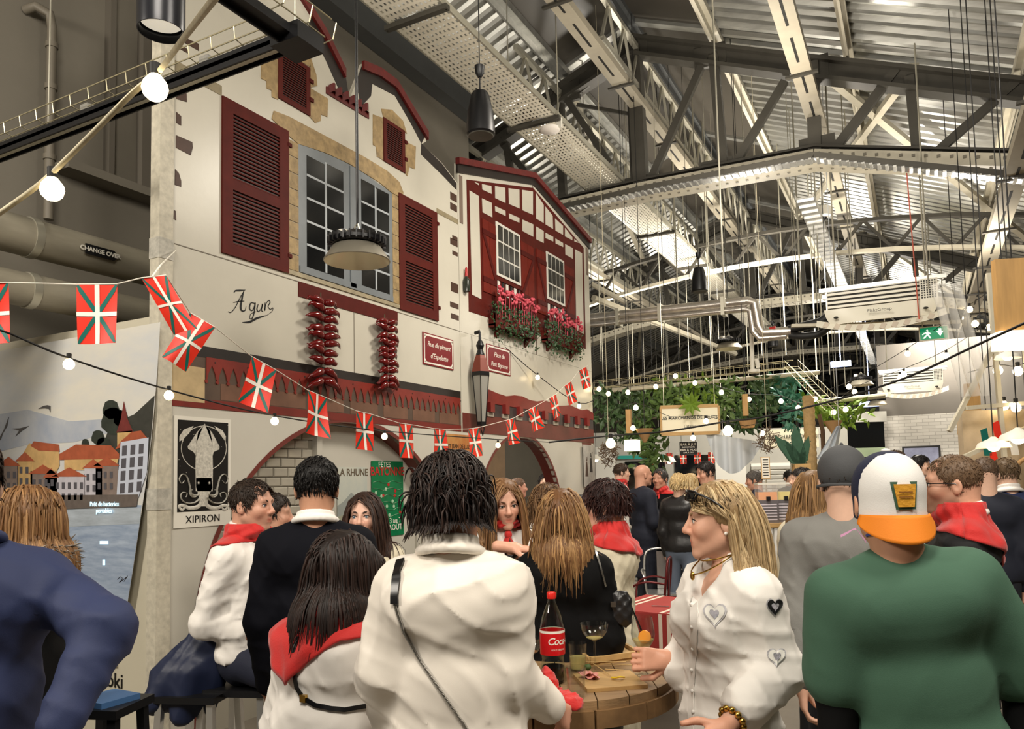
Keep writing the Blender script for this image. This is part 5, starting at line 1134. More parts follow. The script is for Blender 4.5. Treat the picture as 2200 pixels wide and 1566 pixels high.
CRAN = (np.array([0, -.012, .042]), np.array([.076, .098, .084]))
def head_volume(h, neck, ns=.052, fem=0, detail=1, jaw=1.0):
    v = Vol((-.105, -.135, -.20), (.105, .145, .145), h)
    v.ell(CRAN[0], CRAN[1], k=.02); v.ell((0, .022, -.028), (.060 * jaw, .069, .086), k=.03)
    v.cap((-.048 * jaw, -.002, -.055), (-.013, .068, -.098), .018, .015, k=.028); v.cap((.048 * jaw, -.002, -.055), (.013, .068, -.098), .018, .015, k=.028)
    v.ell((0, .078, -.101), (.018, .015, .015), k=.02)
    v.ell((-.036, .060, -.022), (.026, .028, .026), k=.025); v.ell((.036, .060, -.022), (.026, .028, .026), k=.025)
    v.cap((-.036, .074, .030), (.036, .074, .030), .014 - .004 * fem, k=.02)
    v.cap((0, .086, .022), (0, .110, -.020), .008, .0115, k=.014); v.ell((0, .109, -.024), (.012, .012, .010), k=.008)
    v.ell((-.012, .098, -.029), (.009, .010, .008), k=.008); v.ell((.012, .098, -.029), (.009, .010, .008), k=.008)
    if detail:
        v.ell((-.0315, .096, .008), (.018, .014, .011), k=.012, op='s'); v.ell((.0315, .096, .008), (.018, .014, .011), k=.012, op='s')
        v.ell((-.0315, .0745, .008), (.0165, .0135, .0125), k=.006); v.ell((.0315, .0745, .008), (.0165, .0135, .0125), k=.006)
    v.ell((0, .078, -.060), (.030, .018, .026), k=.02); v.cap((-.017, .0875, -.0575), (.017, .0875, -.0575), .0062, k=.006); v.ell((0, .0935, -.057), (.008, .005, .005), k=.006); v.cap((-.014, .0865, -.0700), (.014, .0865, -.0700), .0074, k=.006)
    if detail: v.cap((-.022, .0975, -.0638), (.022, .0975, -.0638), .0026, k=.003, op='s')
    for sx in (-1, 1):
        a = R(18) * sx; Rm = np.array([[math.cos(a), -math.sin(a), 0], [math.sin(a), math.cos(a), 0], [0, 0, 1]])
        v.ell((sx * .079, -.012, -.004), (.009, .020, .032), Rm, k=.008)
        if detail: v.ell((sx * .090, -.008, .0), (.008, .011, .018), Rm, k=.005, op='s')
    v.cap((0, -.022, -.04), neck, ns, ns * 1.12, k=.035); v.cap((0, -.06, -.0), neck + np.array([0, -.01, 0]), ns * .8, ns, k=.03)
    return v
def skin_color(P, base, beard=0, lips=(.62, .26, .24), hairc=(.05, .04, .03)):
    b = np.array(lin(base)); C = np.tile(b, (len(P), 1)); x, y, z = P[:, 0], P[:, 1], P[:, 2]
    def mixc(w, c): nonlocal C; w = np.clip(w, 0, 1)[:, None]; C = C * (1 - w) + np.array(c) * w
    rosy = np.exp(-(((np.abs(x) - .038) / .022) ** 2 + ((z + .03) / .025) ** 2)) * (y > .03); mixc(rosy * .45, b * np.array([1.08, .72, .66]))
    mixc(np.exp(-((x / .016) ** 2 + ((z + .024) / .014) ** 2)) * (y > .09) * .4, b * np.array([1.05, .74, .68]))
    mixc((y > .078) * np.exp(-((x / .020) ** 4 + ((z + .0638) / .0125) ** 4)) * .85, b * np.array([.92, .48, .48]) * .95)
    if beard: mixc((z < -.035) * (y > -.02) * np.clip((-.035 - z) / .02, 0, 1) * (1 - np.exp(-((x / .026) ** 2 + ((z + .064) / .012) ** 2))) * (z > -.125) * beard, b * .62)
    return C
M_skin = mat('skin', (220, 176, 150), .45, vcol=True, spec=.4, var=.06, vs=60); M_skin.node_tree.nodes['Principled BSDF'].inputs['Subsurface Weight'].default_value = .0
def eye_mesh(iris):
    k = 'eye' + str(iris)
    if k not in BULB:
        b = MB(); n = 14; prof = [(0, .0128), (.0028, .0125), (.0029, .0124), (.0062, .0112), (.0064, .0111), (.0100, .0080), (.0126, .002), (.0128, -.002)]; c = [1, 1, 2, 2, 0, 0, 0]
        for i in range(len(prof) - 1):
            b.cur = c[i]; vs = []; 
            for (r, y) in (prof[i], prof[i + 1]):
                for j in range(n): a = 2 * math.pi * j / n; vs.append((r * math.cos(a), y, r * math.sin(a)))
            b.add(vs, [(j, n + j, n + (j + 1) % n, (j + 1) % n) for j in range(n)])
        BULB[k] = b.mesh('eye', [mat('eye_white', (236, 230, 224), .15), mat('pupil_black', (8, 8, 8), .1), mat('iris_%d' % iris[0], iris, .15)], 180)
    return BULB[k]
def lock_mesh(paths, widths, colors, sides=4):
    """paths (n,m,3): tapered tubes, one per hair lock"""
    n, m, _ = paths.shape; t = np.gradient(paths, axis=1); t /= np.linalg.norm(t, axis=2, keepdims=True) + 1e-9
    ref = np.tile(np.array([.31, .2, .93]), (n, m, 1)); e1 = np.cross(t, ref); e1 /= np.linalg.norm(e1, axis=2, keepdims=True) + 1e-9; e2 = np.cross(t, e1)
    tp = np.interp(np.linspace(0, 1, m), [0, .12, .7, 1], [.55, 1, .85, .12])
    A = np.arange(sides) * 2 * math.pi / sides; rad = widths[:, None] * tp[None]
    V = paths[:, :, None, :] + rad[:, :, None, None] * (np.cos(A)[None, None, :, None] * e1[:, :, None, :] + np.sin(A)[None, None, :, None] * e2[:, :, None, :] * .8)
    I = np.arange(n * m * sides).reshape(n, m, sides); q = np.stack([I[:, :-1], np.roll(I, -1, 2)[:, :-1], np.roll(I, -1, 2)[:, 1:], I[:, 1:]], -1).reshape(-1, 4)
    return V.reshape(-1, 3), q, np.repeat(colors, m * sides, 0)
M_hair = mat('hair', (60, 40, 30), .5, vcol=True, spec=.35, var=.35, vs=40, stretch=(3, 3, .4))
def hair_part(t, Hm, Hc, hs, st, seed, coarse=False, shoulders=None, neckb=None):
    """hair = scalp cap + combed locks. Hm head rotation, Hc head centre (body-local)"""
    r = np.random.default_rng(seed); c1 = np.array(lin(st['col'])); c2 = np.array(lin(st.get('col2', st['col']))); L0 = st['len']; vol = st.get('vol', .012); front = st.get('front', .070); nape = st.get('nape', -.075)
    pn = np.array([0, .79, -.61]); p0 = np.array([0, front, .066]); topz = st.get('top', 9)
    v = Vol((-.12, -.15, -.13), (.12, .13, .16), .007 if coarse else .0048); v.ell(CRAN[0], CRAN[1] + vol * .75, k=.01); v.cut(p0, pn)
    v.cut((0, 0, nape), (0, 0, -1))
    if st.get('recede'): v.ell((-.04, .085, .085), (.03, .05, .035), k=.01, op='s'); v.ell((.04, .085, .085), (.03, .05, .035), k=.01, op='s')
    if L0 > .2:
        Lb = L0 * .68; gl = Hm.T @ np.array([0, 0, -1.]); v2 = Vol((-.17, -.26, -.13 - L0), (.17, .13, .16), .008 if coarse else .006); a_ = np.array([0, -.035, .03]); b_ = np.array([0, -.06, -.06]); c_ = b_ + gl * (Lb - .06); mw = st.get('mass', 1)
        v2.ell(CRAN[0], CRAN[1] + vol * .75, k=.01); v2.cut(p0, pn); v2.ecap(a_, b_, .078 * mw + vol, .078 * mw + vol, .62, (0, 1, 0), k=.03); v2.ecap(b_, c_, .074 * mw + vol * .6, .06 * mw, .34, (0, 1, 0), k=.03); v2.ell((0, .055, -.03), (.064, .07, .13), k=.012, op='s'); v = v2
    sd = r.uniform(0, 6); v.add(lambda x, y, z: .0018 * np.sin(np.arctan2(x, y + .01) * 40 + 2 * np.sin(z * 20 + sd)))
    P, Q = v.mesh(); Cc = c1[None] * (1 - .5 * r.random((len(P), 1)) * .3) 
    n = st.get('n', 260) if not coarse else st.get('n', 260) // 3; m = 12 if L0 > .1 else 6
    D = r.normal(0, 1, (n * 4, 3)); D /= np.linalg.norm(D, axis=1, keepdims=True); root = CRAN[0] + D * (CRAN[1] + vol * .35); ok = ((root - p0) @ pn < -.002) & (root[:, 2] > nape + .01)
    root = root[ok][:n]; D = D[ok][:n]; n = len(root)
    if n == 0: n = 1
    part = st.get('part', 0.0); flow = st.get('flow', 'down')
    out = root - CRAN[0]; nrm = out / (CRAN[1] ** 2); nrm /= np.linalg.norm(nrm, axis=1, keepdims=True)
    if flow == 'down':
        tz = np.clip(nrm[:, 2], 0, 1)[:, None]; d0 = (Hm.T @ np.array([0, 0, -1.]))[None] + tz * np.stack([np.sign(root[:, 0] - part) * .9, -.45 + .2 * r.normal(0, 1, n), 0 * root[:, 0]], 1)
    elif flow == 'crown': d0 = root - np.array([0, -.06, .12]); 
    elif flow == 'back': d0 = np.stack([.2 * r.normal(0, 1, n), -1 + 0 * root[:, 0], .1 * r.normal(0, 1, n)], 1)
    elif flow == 'spike': d0 = nrm * 1.0 + np.stack([.2 * r.normal(0, 1, n), .5 + .2 * r.normal(0, 1, n), .3 * r.random(n)], 1)
    d0 = d0 + st.get('mess', .1) * r.normal(0, 1, d0.shape)
    if flow != 'spike': d0 = d0 - nrm * np.sum(d0 * nrm, 1, keepdims=True) * .9
    d0 /= np.linalg.norm(d0, axis=1, keepdims=True)
    Lk = L0 * r.uniform(.75, 1.08, n) * (1 - st.get('layer', .0) * r.random(n)) + (np.clip(root[:, 2] + .05, 0, .2) * .9 - .06 if L0 > .2 else 0); ds = Lk / (m - 1)
    g = Hm.T @ np.array([0, 0, -1.]); p = root.copy(); d = d0.copy(); path = [p.copy()]; off = vol * r.uniform(.35, 1.25, n); sw = st.get('sweep', (0, 0, 0)); grav = st.get('grav', .55)
    for k in range(1, m):
        d = d + grav * (g + np.array(sw) * max(0, 1 - k / 5)) + st.get('curl', .05 if L0 > .06 else .02) * r.normal(0, 1, d.shape); d /= np.linalg.norm(d, axis=1, keepdims=True); p = p + d * ds[:, None]
        for (cc, rr, o) in ((CRAN[0], CRAN[1], off), (np.array([0, .015, -.03]), np.array([.068, .066, .09]), off * .6 + .004), (np.array([0, -.03, -.12]), np.array([.062, .06, .07]), off * .5)):
            q = (p - cc) / (rr + o[:, None]); e = np.linalg.norm(q, axis=1); ins = e < 1; p[ins] = cc + ((p - cc)[ins] / e[ins][:, None])
        if shoulders is not None:
            w = (Hm @ (p * hs).T).T + Hc
            for (a, b, rad) in shoulders:
                ab = b - a; tt = np.clip(((w - a) @ ab) / (ab @ ab), 0, 1); cl = a + tt[:, None] * ab; e = w - cl; el = np.linalg.norm(e, axis=1); ins = el < rad; w[ins] = cl[ins] + e[ins] / el[ins][:, None] * rad
            p = ((Hm.T @ (w - Hc).T).T) / hs
        if st.get('facecut', True):
            lim = .064 * np.clip((.105 - p[:, 2]) / .06, 0, 1); fr = (p[:, 1] > .045) & (np.abs(p[:, 0]) < lim); p[fr, 0] = np.sign(p[fr, 0] + 1e-6) * lim[fr]
        if st.get('tuck'): tk = (p[:, 2] < .04) & (p[:, 1] > -.016); p[tk, 1] = -.016
        path.append(p.copy())
    paths = np.stack(path, 1); mixv = r.random((n, 1)) ** 1.5; cols = (c1 * (1 - mixv) + c2 * mixv) * r.uniform(.75, 1.15, (n, 1))
    wl = st.get('w', .006) * r.uniform(.7, 1.3, n) * (1.7 if coarse else 1)
    V, q, cc = lock_mesh(paths, wl, cols); 
    P2, Q2 = joinPQ([(P, Q), (V, q)]); C2 = np.concatenate([Cc, cc]); P2 = (Hm @ (P2 * hs).T).T + Hc
    return link('hair', npmesh('hair', P2, Q2, M_hair, C2), t, kind='stuff')

def hand_volume(h, W, f, nrm, curl=(25, 40, 30), spread=6, point=False, side=1, thumb=None):
    """right-handed frame: f finger direction, nrm palm normal (palm side); side +1 puts the thumb on f x nrm"""
    f = np.array(f, float); f /= np.linalg.norm(f); nrm = np.array(nrm, float); nrm -= f * (nrm @ f); nrm /= np.linalg.norm(nrm); sd = np.cross(f, nrm) * side; W = np.array(W, float)
    v = Vol(W - .17, W + .17, h); c = lambda a, b, n_: W + f * a + sd * b + nrm * n_
    for b in (-.026, -.009, .009, .027): v.cap(c(.01, b * .6, 0), c(.085, b, 0), .015, .012, k=.012)
    v.cap(c(-.06, 0, 0), c(.02, 0, 0), .026, .025, k=.02)
    Ls = [(.032, .021, .018), (.040, .025, .02), (.043, .027, .021), (.038, .024, .02)]; bs = (-.029, -.0095, .010, .029)
    for i in range(4):
        p = c(.088, bs[i], 0); ang = 0; dirx = sd * math.tan(R(spread)) * (i - 1.5) * .4; cu = (5, 5, 5) if (point and i == 3) else curl if not point else (70, 85, 60); r0 = .0095 if i else .0082
        for j in range(3):
            ang += R(cu[j]); q = p + (f * math.cos(ang) + nrm * math.sin(ang) + dirx) * Ls[i][j]; v.cap(p, q, r0, r0 * .93, k=.004); p = q; r0 *= .93
    b0 = c(.02, .026, .006); th = thumb or ((.045, .030, .02), (.038, .004, .022)); p = b0
    for (a, b, n_), rr in zip(th, (.0125, .0105)):
        q = p + f * a * .8 + sd * b + nrm * n_; v.cap(p, q, rr, rr * .88, k=.006); p = q
    return v

def person(lab, px, py, d, fa, H=None, hy=0, hp=0, hr=0, lean=(0, 0, 0), sit=None, bw=1.0, fem=0, skin=(224, 182, 158), hair=None, top=None, scarf=None, arms=None, trousers=(30, 32, 40), fine=True, eyes=(70, 80, 90), beard=0, hands=None, name='person', group='guests in the hall', brow=(60, 44, 34), jaw=1.0, legs=True, shoes=(24, 22, 20), neckz=0):
    """head centre at pixel (px,py), depth d; fa = heading relative to the sight line (0 away, 90 to the right, 180 to the viewer)"""
    W = U(px, py, d=d); ray = W[:2] / np.linalg.norm(W[:2]); a = R(-fa); fx, fy = ray[0] * math.cos(a) - ray[1] * math.sin(a), ray[0] * math.sin(a) + ray[1] * math.cos(a); rz = math.atan2(-fx, fy)
    s = (H or (W[2] + .125)) / 1.75; hs = .97 + .06 * (s - .95) - .03 * fem
    T = rotm(lean[2], lean[0], lean[1]); pel0 = np.array([0, 0, .93 * s]); tp = lambda x, y, z: pel + T @ (np.array([x, y, z]) * s)
    pel = np.zeros(3); nb = T @ (np.array([0, -.015, .525]) * s); hc = nb + T @ np.array([0, .015, .05]) * s + np.array([0, .012, .075 + neckz]) * s; 
    Wl = np.array([0, 0, W[2]]); pel = np.array([0., 0, W[2] - hc[2]]); pel[0], pel[1] = -hc[0], -hc[1]; hc = hc + pel; nb = nb + pel      # head centre stays on the sight line
    t = empty(name, (W[0], W[1], 0), rz, label=lab, cat='person', group=group)
    Hm = rotm(hy, hp, hr) ; hb = .0045 if fine else .008; bh = .0105 if fine else .017
    shx = .158 - .018 * fem; sh = {1: tp(shx * bw, -.01, .432), -1: tp(-shx * bw, -.01, .432)}
    A = {}; cz, sz = math.cos(-rz), math.sin(-rz); rl = lambda v_: np.array([v_[0] * cz - v_[1] * sz, v_[0] * sz + v_[1] * cz, v_[2]]); w2l = lambda p_: rl(np.array(p_) - np.array([W[0], W[1], 0]))
    for sd in (1, -1):
        q = (arms or {}).get(sd)
        if q is None: el = sh[sd] + np.array([sd * .045, -.02, -.285]) * s; wr = el + np.array([-sd * .01, .06, -.245]) * s
        elif len(q) == 3: el, wr = w2l(U(q[0][0], q[0][1], d=q[0][2])), w2l(U(q[1][0], q[1][1], d=q[1][2]))
        else: el, wr = sh[sd] + np.array(q[0]) * s, sh[sd] + np.array(q[1]) * s
        A[sd] = (sh[sd], el, wr)
    # ---- body: head, neck, forearms and hands, slim core of trunk and legs
    nl = (Hm.T @ (nb + T @ np.array([0, -.01, -.02]) - hc)) / hs; v = head_volume(hb, nl, (.045 if fem else .054), fem, fine, jaw); P, Q = v.mesh()
    C0 = skin_color(P, skin, beard); parts = [((Hm @ (P * hs).T).T + hc, Q)]; cols = [C0]; sc = np.array(lin(skin))
    cb = Vol((-.45, -.6, 0.0), (.45, .8, nb[2] + .1), .03); cb.ecap(pel, tp(0, 0, .22), .12 * s, .11 * s, .65, T[:, 1]); cb.ecap(tp(0, 0, .22), tp(0, 0, .42), .11 * s, .12 * s, .65, T[:, 1]); cb.cap(tp(0, -.01, .4), nb, .06, .05)
    hipj = {1: pel + np.array([.085 * s, 0, -.02]), -1: pel + np.array([-.085 * s, 0, -.02])}; LG = {}
    for sd in (1, -1):
        if sit: kn = hipj[sd] + np.array([sd * .05, sit[0], sit[1]]) * s; an = kn + np.array([0, sit[2], -(kn[2] - .09) / s]) * s if len(sit) < 4 else kn + np.array([0, sit[2], sit[3]]) * s
        else: kn = np.array([hipj[sd][0] * 1.1, hipj[sd][1] * .5 + .02, pel[2] * .53]); an = np.array([hipj[sd][0] * 1.15, hipj[sd][1] * .3 - .02, .08])
        LG[sd] = (hipj[sd], kn, an); cb.cap(hipj[sd], kn, .06, .05); cb.cap(kn, an, .05, .035)
        cb.cap(A[sd][0], A[sd][1], .036, .034)
    P, Q = cb.mesh(); parts.append((P, Q)); cols.append(np.tile(sc, (len(P), 1)))
    for sd in (1, -1):
        el, wr = A[sd][1], A[sd][2]; f = wr - el; f /= np.linalg.norm(f); lo = np.minimum(el, wr) - .08; hi = np.maximum(el, wr) + .08
        fv = Vol(lo, hi, hb * 1.7); fv.cap(el, el + (wr - el) * .35, .038 * s, .041 * s); fv.cap(el + (wr - el) * .35, wr, .041 * s, .027 * s); P, Q = fv.mesh(); parts.append((P, Q)); cols.append(np.tile(sc, (len(P), 1)))
        hd = (hands or {}).get(sd, {}); hf = rl(hd['fw']) if 'fw' in hd else hd.get('f', f + np.array([0, .25, -.1])); hn = rl(hd['nw']) if 'nw' in hd else hd.get('n', np.array([-sd, .2, 0.])); hsd = hd.get('side', 0)
        if not hsd:
            e = np.cross(np.array(hf, float), np.array(hn, float)); hsd = 1 if e @ np.array([0, 1, .2]) > 0 else -1
        hv = hand_volume(.0042 if fine and hd else .0075, wr + f * .01, hf, hn, hd.get('curl', (25, 40, 30)), hd.get('spread', 5), hd.get('point', False), hsd, hd.get('thumb')); P, Q = hv.mesh(); parts.append((P, Q)); cc = np.tile(sc, (len(P), 1)) * np.array([1.02, .93, .9]); cols.append(cc)
    P, Q = joinPQ(parts); body = link('body', npmesh('body', P, Q, M_skin, np.concatenate(cols)), t)
    # ---- eyes, brows
    if fine:
        for sx in (-1, 1):
            o = link('eye', eye_mesh(eyes), t); Mx = np.eye(4); Mx[:3, :3] = Hm * hs; Mx[:3, 3] = Hm @ (np.array([sx * .0315, .0775, .008]) * hs) + hc; o.matrix_local = Matrix(Mx.tolist())
            q = [(Hm @ (np.array([sx * x, y, z]) * hs)) + hc for (x, y, z) in ((.014, .092, .027), (.026, .089, .033), (.038, .081, .0325), (.047, .070, .027))]; MB().tube(q, [.003, .0042, .0035, .0015], 6).build('eyebrow', mat('brow_%d_%d' % brow[:2], brow, .6), t, 60)
            q = [(Hm @ (np.array([sx * x, y, z]) * hs)) + hc for (x, y, z) in ((.0165, .0865, .0085), (.024, .0895, .0145), (.034, .0895, .0155), (.043, .0835, .0125), (.048, .0775, .0075))]; MB().tube(q, [.0012, .002, .0024, .0022, .001], 5).build('eyelid_line', mat('lash_dark', (54, 38, 32), .6), t, 60)
    shl = [(sh[-1], sh[1], .085 * s), (tp(0, -.01, .2), tp(0, -.02, .5), .14 * s)]
    if hair: hair_part(t, Hm, hc, hs, hair, abs(int(px * 7 + py)), not fine, shl)
    # ---- garments
    shirt = None
    tops = top if isinstance(top, list) else [top]
    for gi, tpd in enumerate(tops):
        if not tpd: continue
        lo_ = tpd.get('loose', .012); hem = tpd.get('hem', -.06); sl = tpd.get('sleeve', 2.0); fl = tpd.get('flare', 0.0); gh = tpd.get('h', bh)
        pts = np.array([pel + [-.3, -.3, -.45], pel + [.3, .3, 0], nb + .1, nb - .1] + [q for sd in (1, -1) for q in A[sd]]); v = Vol(pts.min(0) - .14, pts.max(0) + .14, gh)
        F = T[:, 1]; br = tpd.get('bust', .012 * fem)
        v.ecap(tp(0, 0, min(-.02, hem)), tp(0, 0, .0), (.150 + fl) * s * bw + lo_, (.154 + fl * .6) * s * bw + lo_, .66, F, k=.03); v.ecap(tp(0, 0, .0), tp(0, .0, .2), (.154 + fl * .5) * s * bw + lo_, (.134 + fl * .2) * s * bw + lo_ + tpd.get('waist', 0), .68, F, k=.06)
        v.ecap(tp(0, 0, .2), tp(0, .005, .36), (.134 + fl * .2) * s * bw + lo_, .145 * s * bw + lo_, .68, F, k=.06); v.ecap(tp(0, .005, .36), tp(0, -.015, .46), .145 * s * bw + lo_, .085 * s, .70, F, k=.05)
        v.cap(tp(-.05 * bw, -.02, .475), tp(.05 * bw, -.02, .475), .042 * s + lo_ * .5, k=.05); v.ecap(tp(-(shx - .025) * bw, -.012, .415), tp((shx - .025) * bw, -.012, .415), .058 * s + lo_ * .7, .058 * s + lo_ * .7, 1.0, F, k=.05)
        for sx in (-1, 1): v.cap(tp(0, -.02, .505), tp(sx * shx * bw * .9, -.012, .435), .04 * s, .045 * s + lo_ * .6, k=.04)
        v.cap(tp(-.08 * bw, -.04, .40), tp(.08 * bw, -.04, .40), .085 * s + lo_, k=.05)
        if br:
            for sx in (-1, 1): v.ell(tp(sx * .07, .085, .33), (.062 + br, .05 + br, .06 + br), k=.05)
        v.cut(tp(0, 0, hem), -T[:, 2])
        for sd in (1, -1):
            S_, E_, W_ = A[sd]; al = tpd.get('arm', 0) + lo_
            if sl < 1: v.cap(S_, S_ + (E_ - S_) * sl, .052 * s + al, .050 * s + al * 1.3, k=.03)
            else:
                v.cap(S_, E_, .053 * s + al, .044 * s + al, k=.035)
                e2 = E_ + (W_ - E_) * (sl - 1); v.cap(E_, e2, .043 * s + al, (.043 - .012 * (sl - 1)) * s + al * tpd.get('cuff', .6), k=.03)
                if tpd.get('puff'): v.ell(E_ + (W_ - E_) * .55, (.06 + tpd['puff'],) * 3, k=.05)
        if tpd.get('fold', .006): v.add(folds(abs(int(px + 13 * py + gi)), tpd.get('fold', .006), tpd.get('fsc', 1.0)))
        # hem and neck openings
        v.cut(nb + T @ np.array([0, 0, tpd.get('neck', .035)]) * s, T @ np.array([0, .35, 1.0]))
        if tpd.get('open'):  # open V front
            w_ = tpd['open']; v.cap(tp(0, .07, .5), tp(0, .12, w_[0]), w_[1], .006, k=.01, op='s')
        P, Q = v.mesh()
        Cc = None; m_ = tpd['mat']
        shirt = link(tpd.get('name', 'shirt'), npmesh('garment', P, Q, m_), t)
        shP, shQ = P, Q
        if tpd.get('collar'):
            ch = tpd['collar']; vc = Vol(nb - .14, nb + .16, .006); n_ = 18; ring = []
            for i in range(n_ + 1):
                a_ = -math.pi / 2 + (i / n_ - .5) * 2 * math.pi * tpd.get('carc', .8); ring.append(nb + T @ np.array([.064 * math.cos(a_) * 1.02, .062 * math.sin(a_) - .012, .012 + .014 * (-math.sin(a_))]) * s)
            for p_, q_ in zip(ring, ring[1:]): vc.cap(p_, q_, .009, k=.006); vc.cap(p_ + np.array([0, 0, ch]), q_ + np.array([0, 0, ch]), .007, k=.006); vc.cap((p_ + q_) / 2, (p_ + q_) / 2 + np.array([0, 0, ch]), .010, .008, k=.008); vc.cap(p_ + (p_ - nb) * .22 - [0, 0, .012], q_ + (q_ - nb) * .22 - [0, 0, .012], .010, k=.014)
            P, Q = vc.mesh(); link('collar', npmesh('collar', P, Q, tpd.get('cmat', m_)), t)
    # ---- trousers, shoes
    if legs:
        v = Vol(np.array([LG[-1][1][0] - .25, min(LG[1][1][1], LG[1][2][1], pel[1]) - .25, 0]), np.array([LG[1][1][0] + .25, max(LG[1][1][1], LG[1][2][1], pel[1]) + .25, pel[2] + .16]), bh * 1.4)
        v.ecap(pel + [0, 0, -.06], pel + [0, 0, .05], .150 * s * bw, .14 * s * bw, .68, T[:, 1], k=.04)
        for sd in (1, -1): v.cap(LG[sd][0], LG[sd][1], .088 * s, .064 * s, k=.03); v.cap(LG[sd][1], LG[sd][2], .063 * s, .05 * s, k=.02)
        v.add(folds(abs(int(px * 3)), .004)); v.cut((0, 0, LG[1][2][2] - .01), (0, 0, -1)) if not sit else None
        P, Q = v.mesh(); link('trousers', npmesh('trousers', P, Q, mat('cloth_%d_%d_%d' % trousers, trousers, .8, bump=.2, bs=300)), t)
        for sd in (1, -1):
            an = LG[sd][2]; v = Vol(an - [.08, .12, .1], an + [.08, .24, .08], .012); z0 = an[2] - .045; v.ecap([an[0], an[1] - .05, z0], [an[0], an[1] + .15, z0 - .01], .038, .04, .85, (0, 0, 1), k=.02); v.cap(an, [an[0], an[1] + .03, z0], .036, k=.02); P, Q = v.mesh(); link('shoe', npmesh('shoe', P, Q, mat('shoe_%d' % shoes[0], shoes, .4)), t)
    # ---- neckerchief
    if scarf and shirt:
        from mathutils.bvhtree import BVHTree
        bv = BVHTree.FromPolygons([tuple(p) for p in shP], [tuple(q) for q in shQ]); cols_ = scarf.get('col', (206, 34, 30)); back = scarf.get('back', .16); th0 = R(scarf.get('dir', -90)); spread = scarf.get('spread', 1.5); nu, nv = 56, 16; V = []; r = random.Random(int(px)); ph = r.uniform(0, 6)
        zt = nb[2] + scarf.get('up', .05) * s
        for i in range(nu + 1):
            th = -math.pi + 2 * math.pi * i / nu; da = abs((th - th0 + math.pi) % (2 * math.pi) - math.pi); dl = scarf.get('ring', .055) + back * max(0, 1 - da / spread)
            for j in range(nv + 1):
                w_ = j / nv; z = zt - w_ * (dl * s + .02); dr = np.array([math.cos(th), math.sin(th), 0]); ax = np.array([nb[0], nb[1], z]) + (T @ np.array([0, 0, 1.]))* 0 + (T[:, 2] * [1, 1, 0]) * (z - nb[2]); R0 = (.082 if any(q_ and q_.get('collar') for q_ in tops) else .068) * s + .010 * math.sin(w_ * math.pi) * 2
                hit = bv.ray_cast(tuple(ax + dr * .5), tuple(-dr), .5); rad = R0
                if hit[0] is not None: rad = max(R0, (Vector(hit[0]) - Vector(ax)).length + .008)
                rad += .006 + .006 * math.sin(5 * th + 9 * w_ + ph) * (.4 + w_) + .004 * math.sin(13 * th - 7 * w_)
                V.append(ax + dr * min(rad, .26))
        Fq = [(i * (nv + 1) + j, (i + 1) * (nv + 1) + j, (i + 1) * (nv + 1) + j + 1, i * (nv + 1) + j + 1) for i in range(nu) for j in range(nv)]
        o = link('neckerchief', npmesh('neckerchief', np.array(V), np.array(Fq), mat('scarf_%d' % cols_[0], cols_, .7, sheen=.3, bump=.3, bs=200)), t)
        md = o.modifiers.new('thick', 'SOLIDIFY'); md.thickness = .006; md.offset = 1
        if scarf.get('tails', True):
            kd = np.array([math.cos(th0 + math.pi), math.sin(th0 + math.pi), 0]); k0 = nb + kd * .085 + [0, 0, -.01]
            hit = bv.ray_cast(tuple(nb + kd * .5 + np.array([0, 0, -.03])), tuple(-kd), .5)
            if hit[0] is not None: k0 = np.array(hit[0]) + kd * .015
            b = MB(); b.ball(tuple(k0), (.02, .02, .022), 10, 7)
            for sx in (-1, 1): e = np.cross(kd, [0, 0, 1]) * sx; b.tube([tuple(k0), tuple(k0 + e * .025 + kd * .012 - [0, 0, .05]), tuple(k0 + e * .045 + kd * .016 - [0, 0, .12]), tuple(k0 + e * .05 + kd * .012 - [0, 0, .15])], [.012, .022, .02, .003], 8, flat=.35)
            b.build('scarf_knot', mat('scarf_%d' % cols_[0]), t, 60)
    return dict(t=t, hc=hc, Hm=Hm, hs=hs, s=s, nb=nb, T=T, tp=tp, sh=sh, A=A, pel=pel, shP=shP if shirt else None, shQ=shQ if shirt else None, LG=LG)
# ---- cloth materials
M_cot = mat('white_cotton', (236, 231, 224), .75, bump=.05, bs=500); M_silk = mat('white_satin', (236, 228, 216), .45, bump=.04, bs=500, sheen=.2); M_crm = mat('cream_knit', (222, 212, 186), .85, bump=.3, bs=260)
M_navy = mat('midnight_velvet', (7, 8, 17), .85, spec=.2); M_blk = mat('black_wool', (9, 9, 10), .85, spec=.2); M_suit = mat('blue_suiting', (38, 48, 84), .7, bump=.1, bs=500); M_gry = mat('grey_sweat', (122, 121, 117), .9, bump=.2, bs=400)
M_grn = mat('green_jersey', (64, 97, 78), .85, bump=.12, bs=400); M_dkj = mat('charcoal_jacket', (30, 30, 32), .8, bump=.1, bs=400); M_nvy2 = mat('navy_cloth', (26, 30, 52), .8); M_lea = mat('black_leather', (30, 29, 30), .35, bump=.3, bs=60)
SH = lambda c, **k: dict(dict(col=c, len=.04, n=1100, vol=.011, w=.0026, flow='crown', mess=.13), **k)
LO = lambda c, c2, L, **k: dict(dict(col=c, col2=c2, len=L, n=900, vol=.014, w=.0042, mess=.06), **k)
RED = lambda **k: dict(dict(col=(196, 30, 26)), **k)
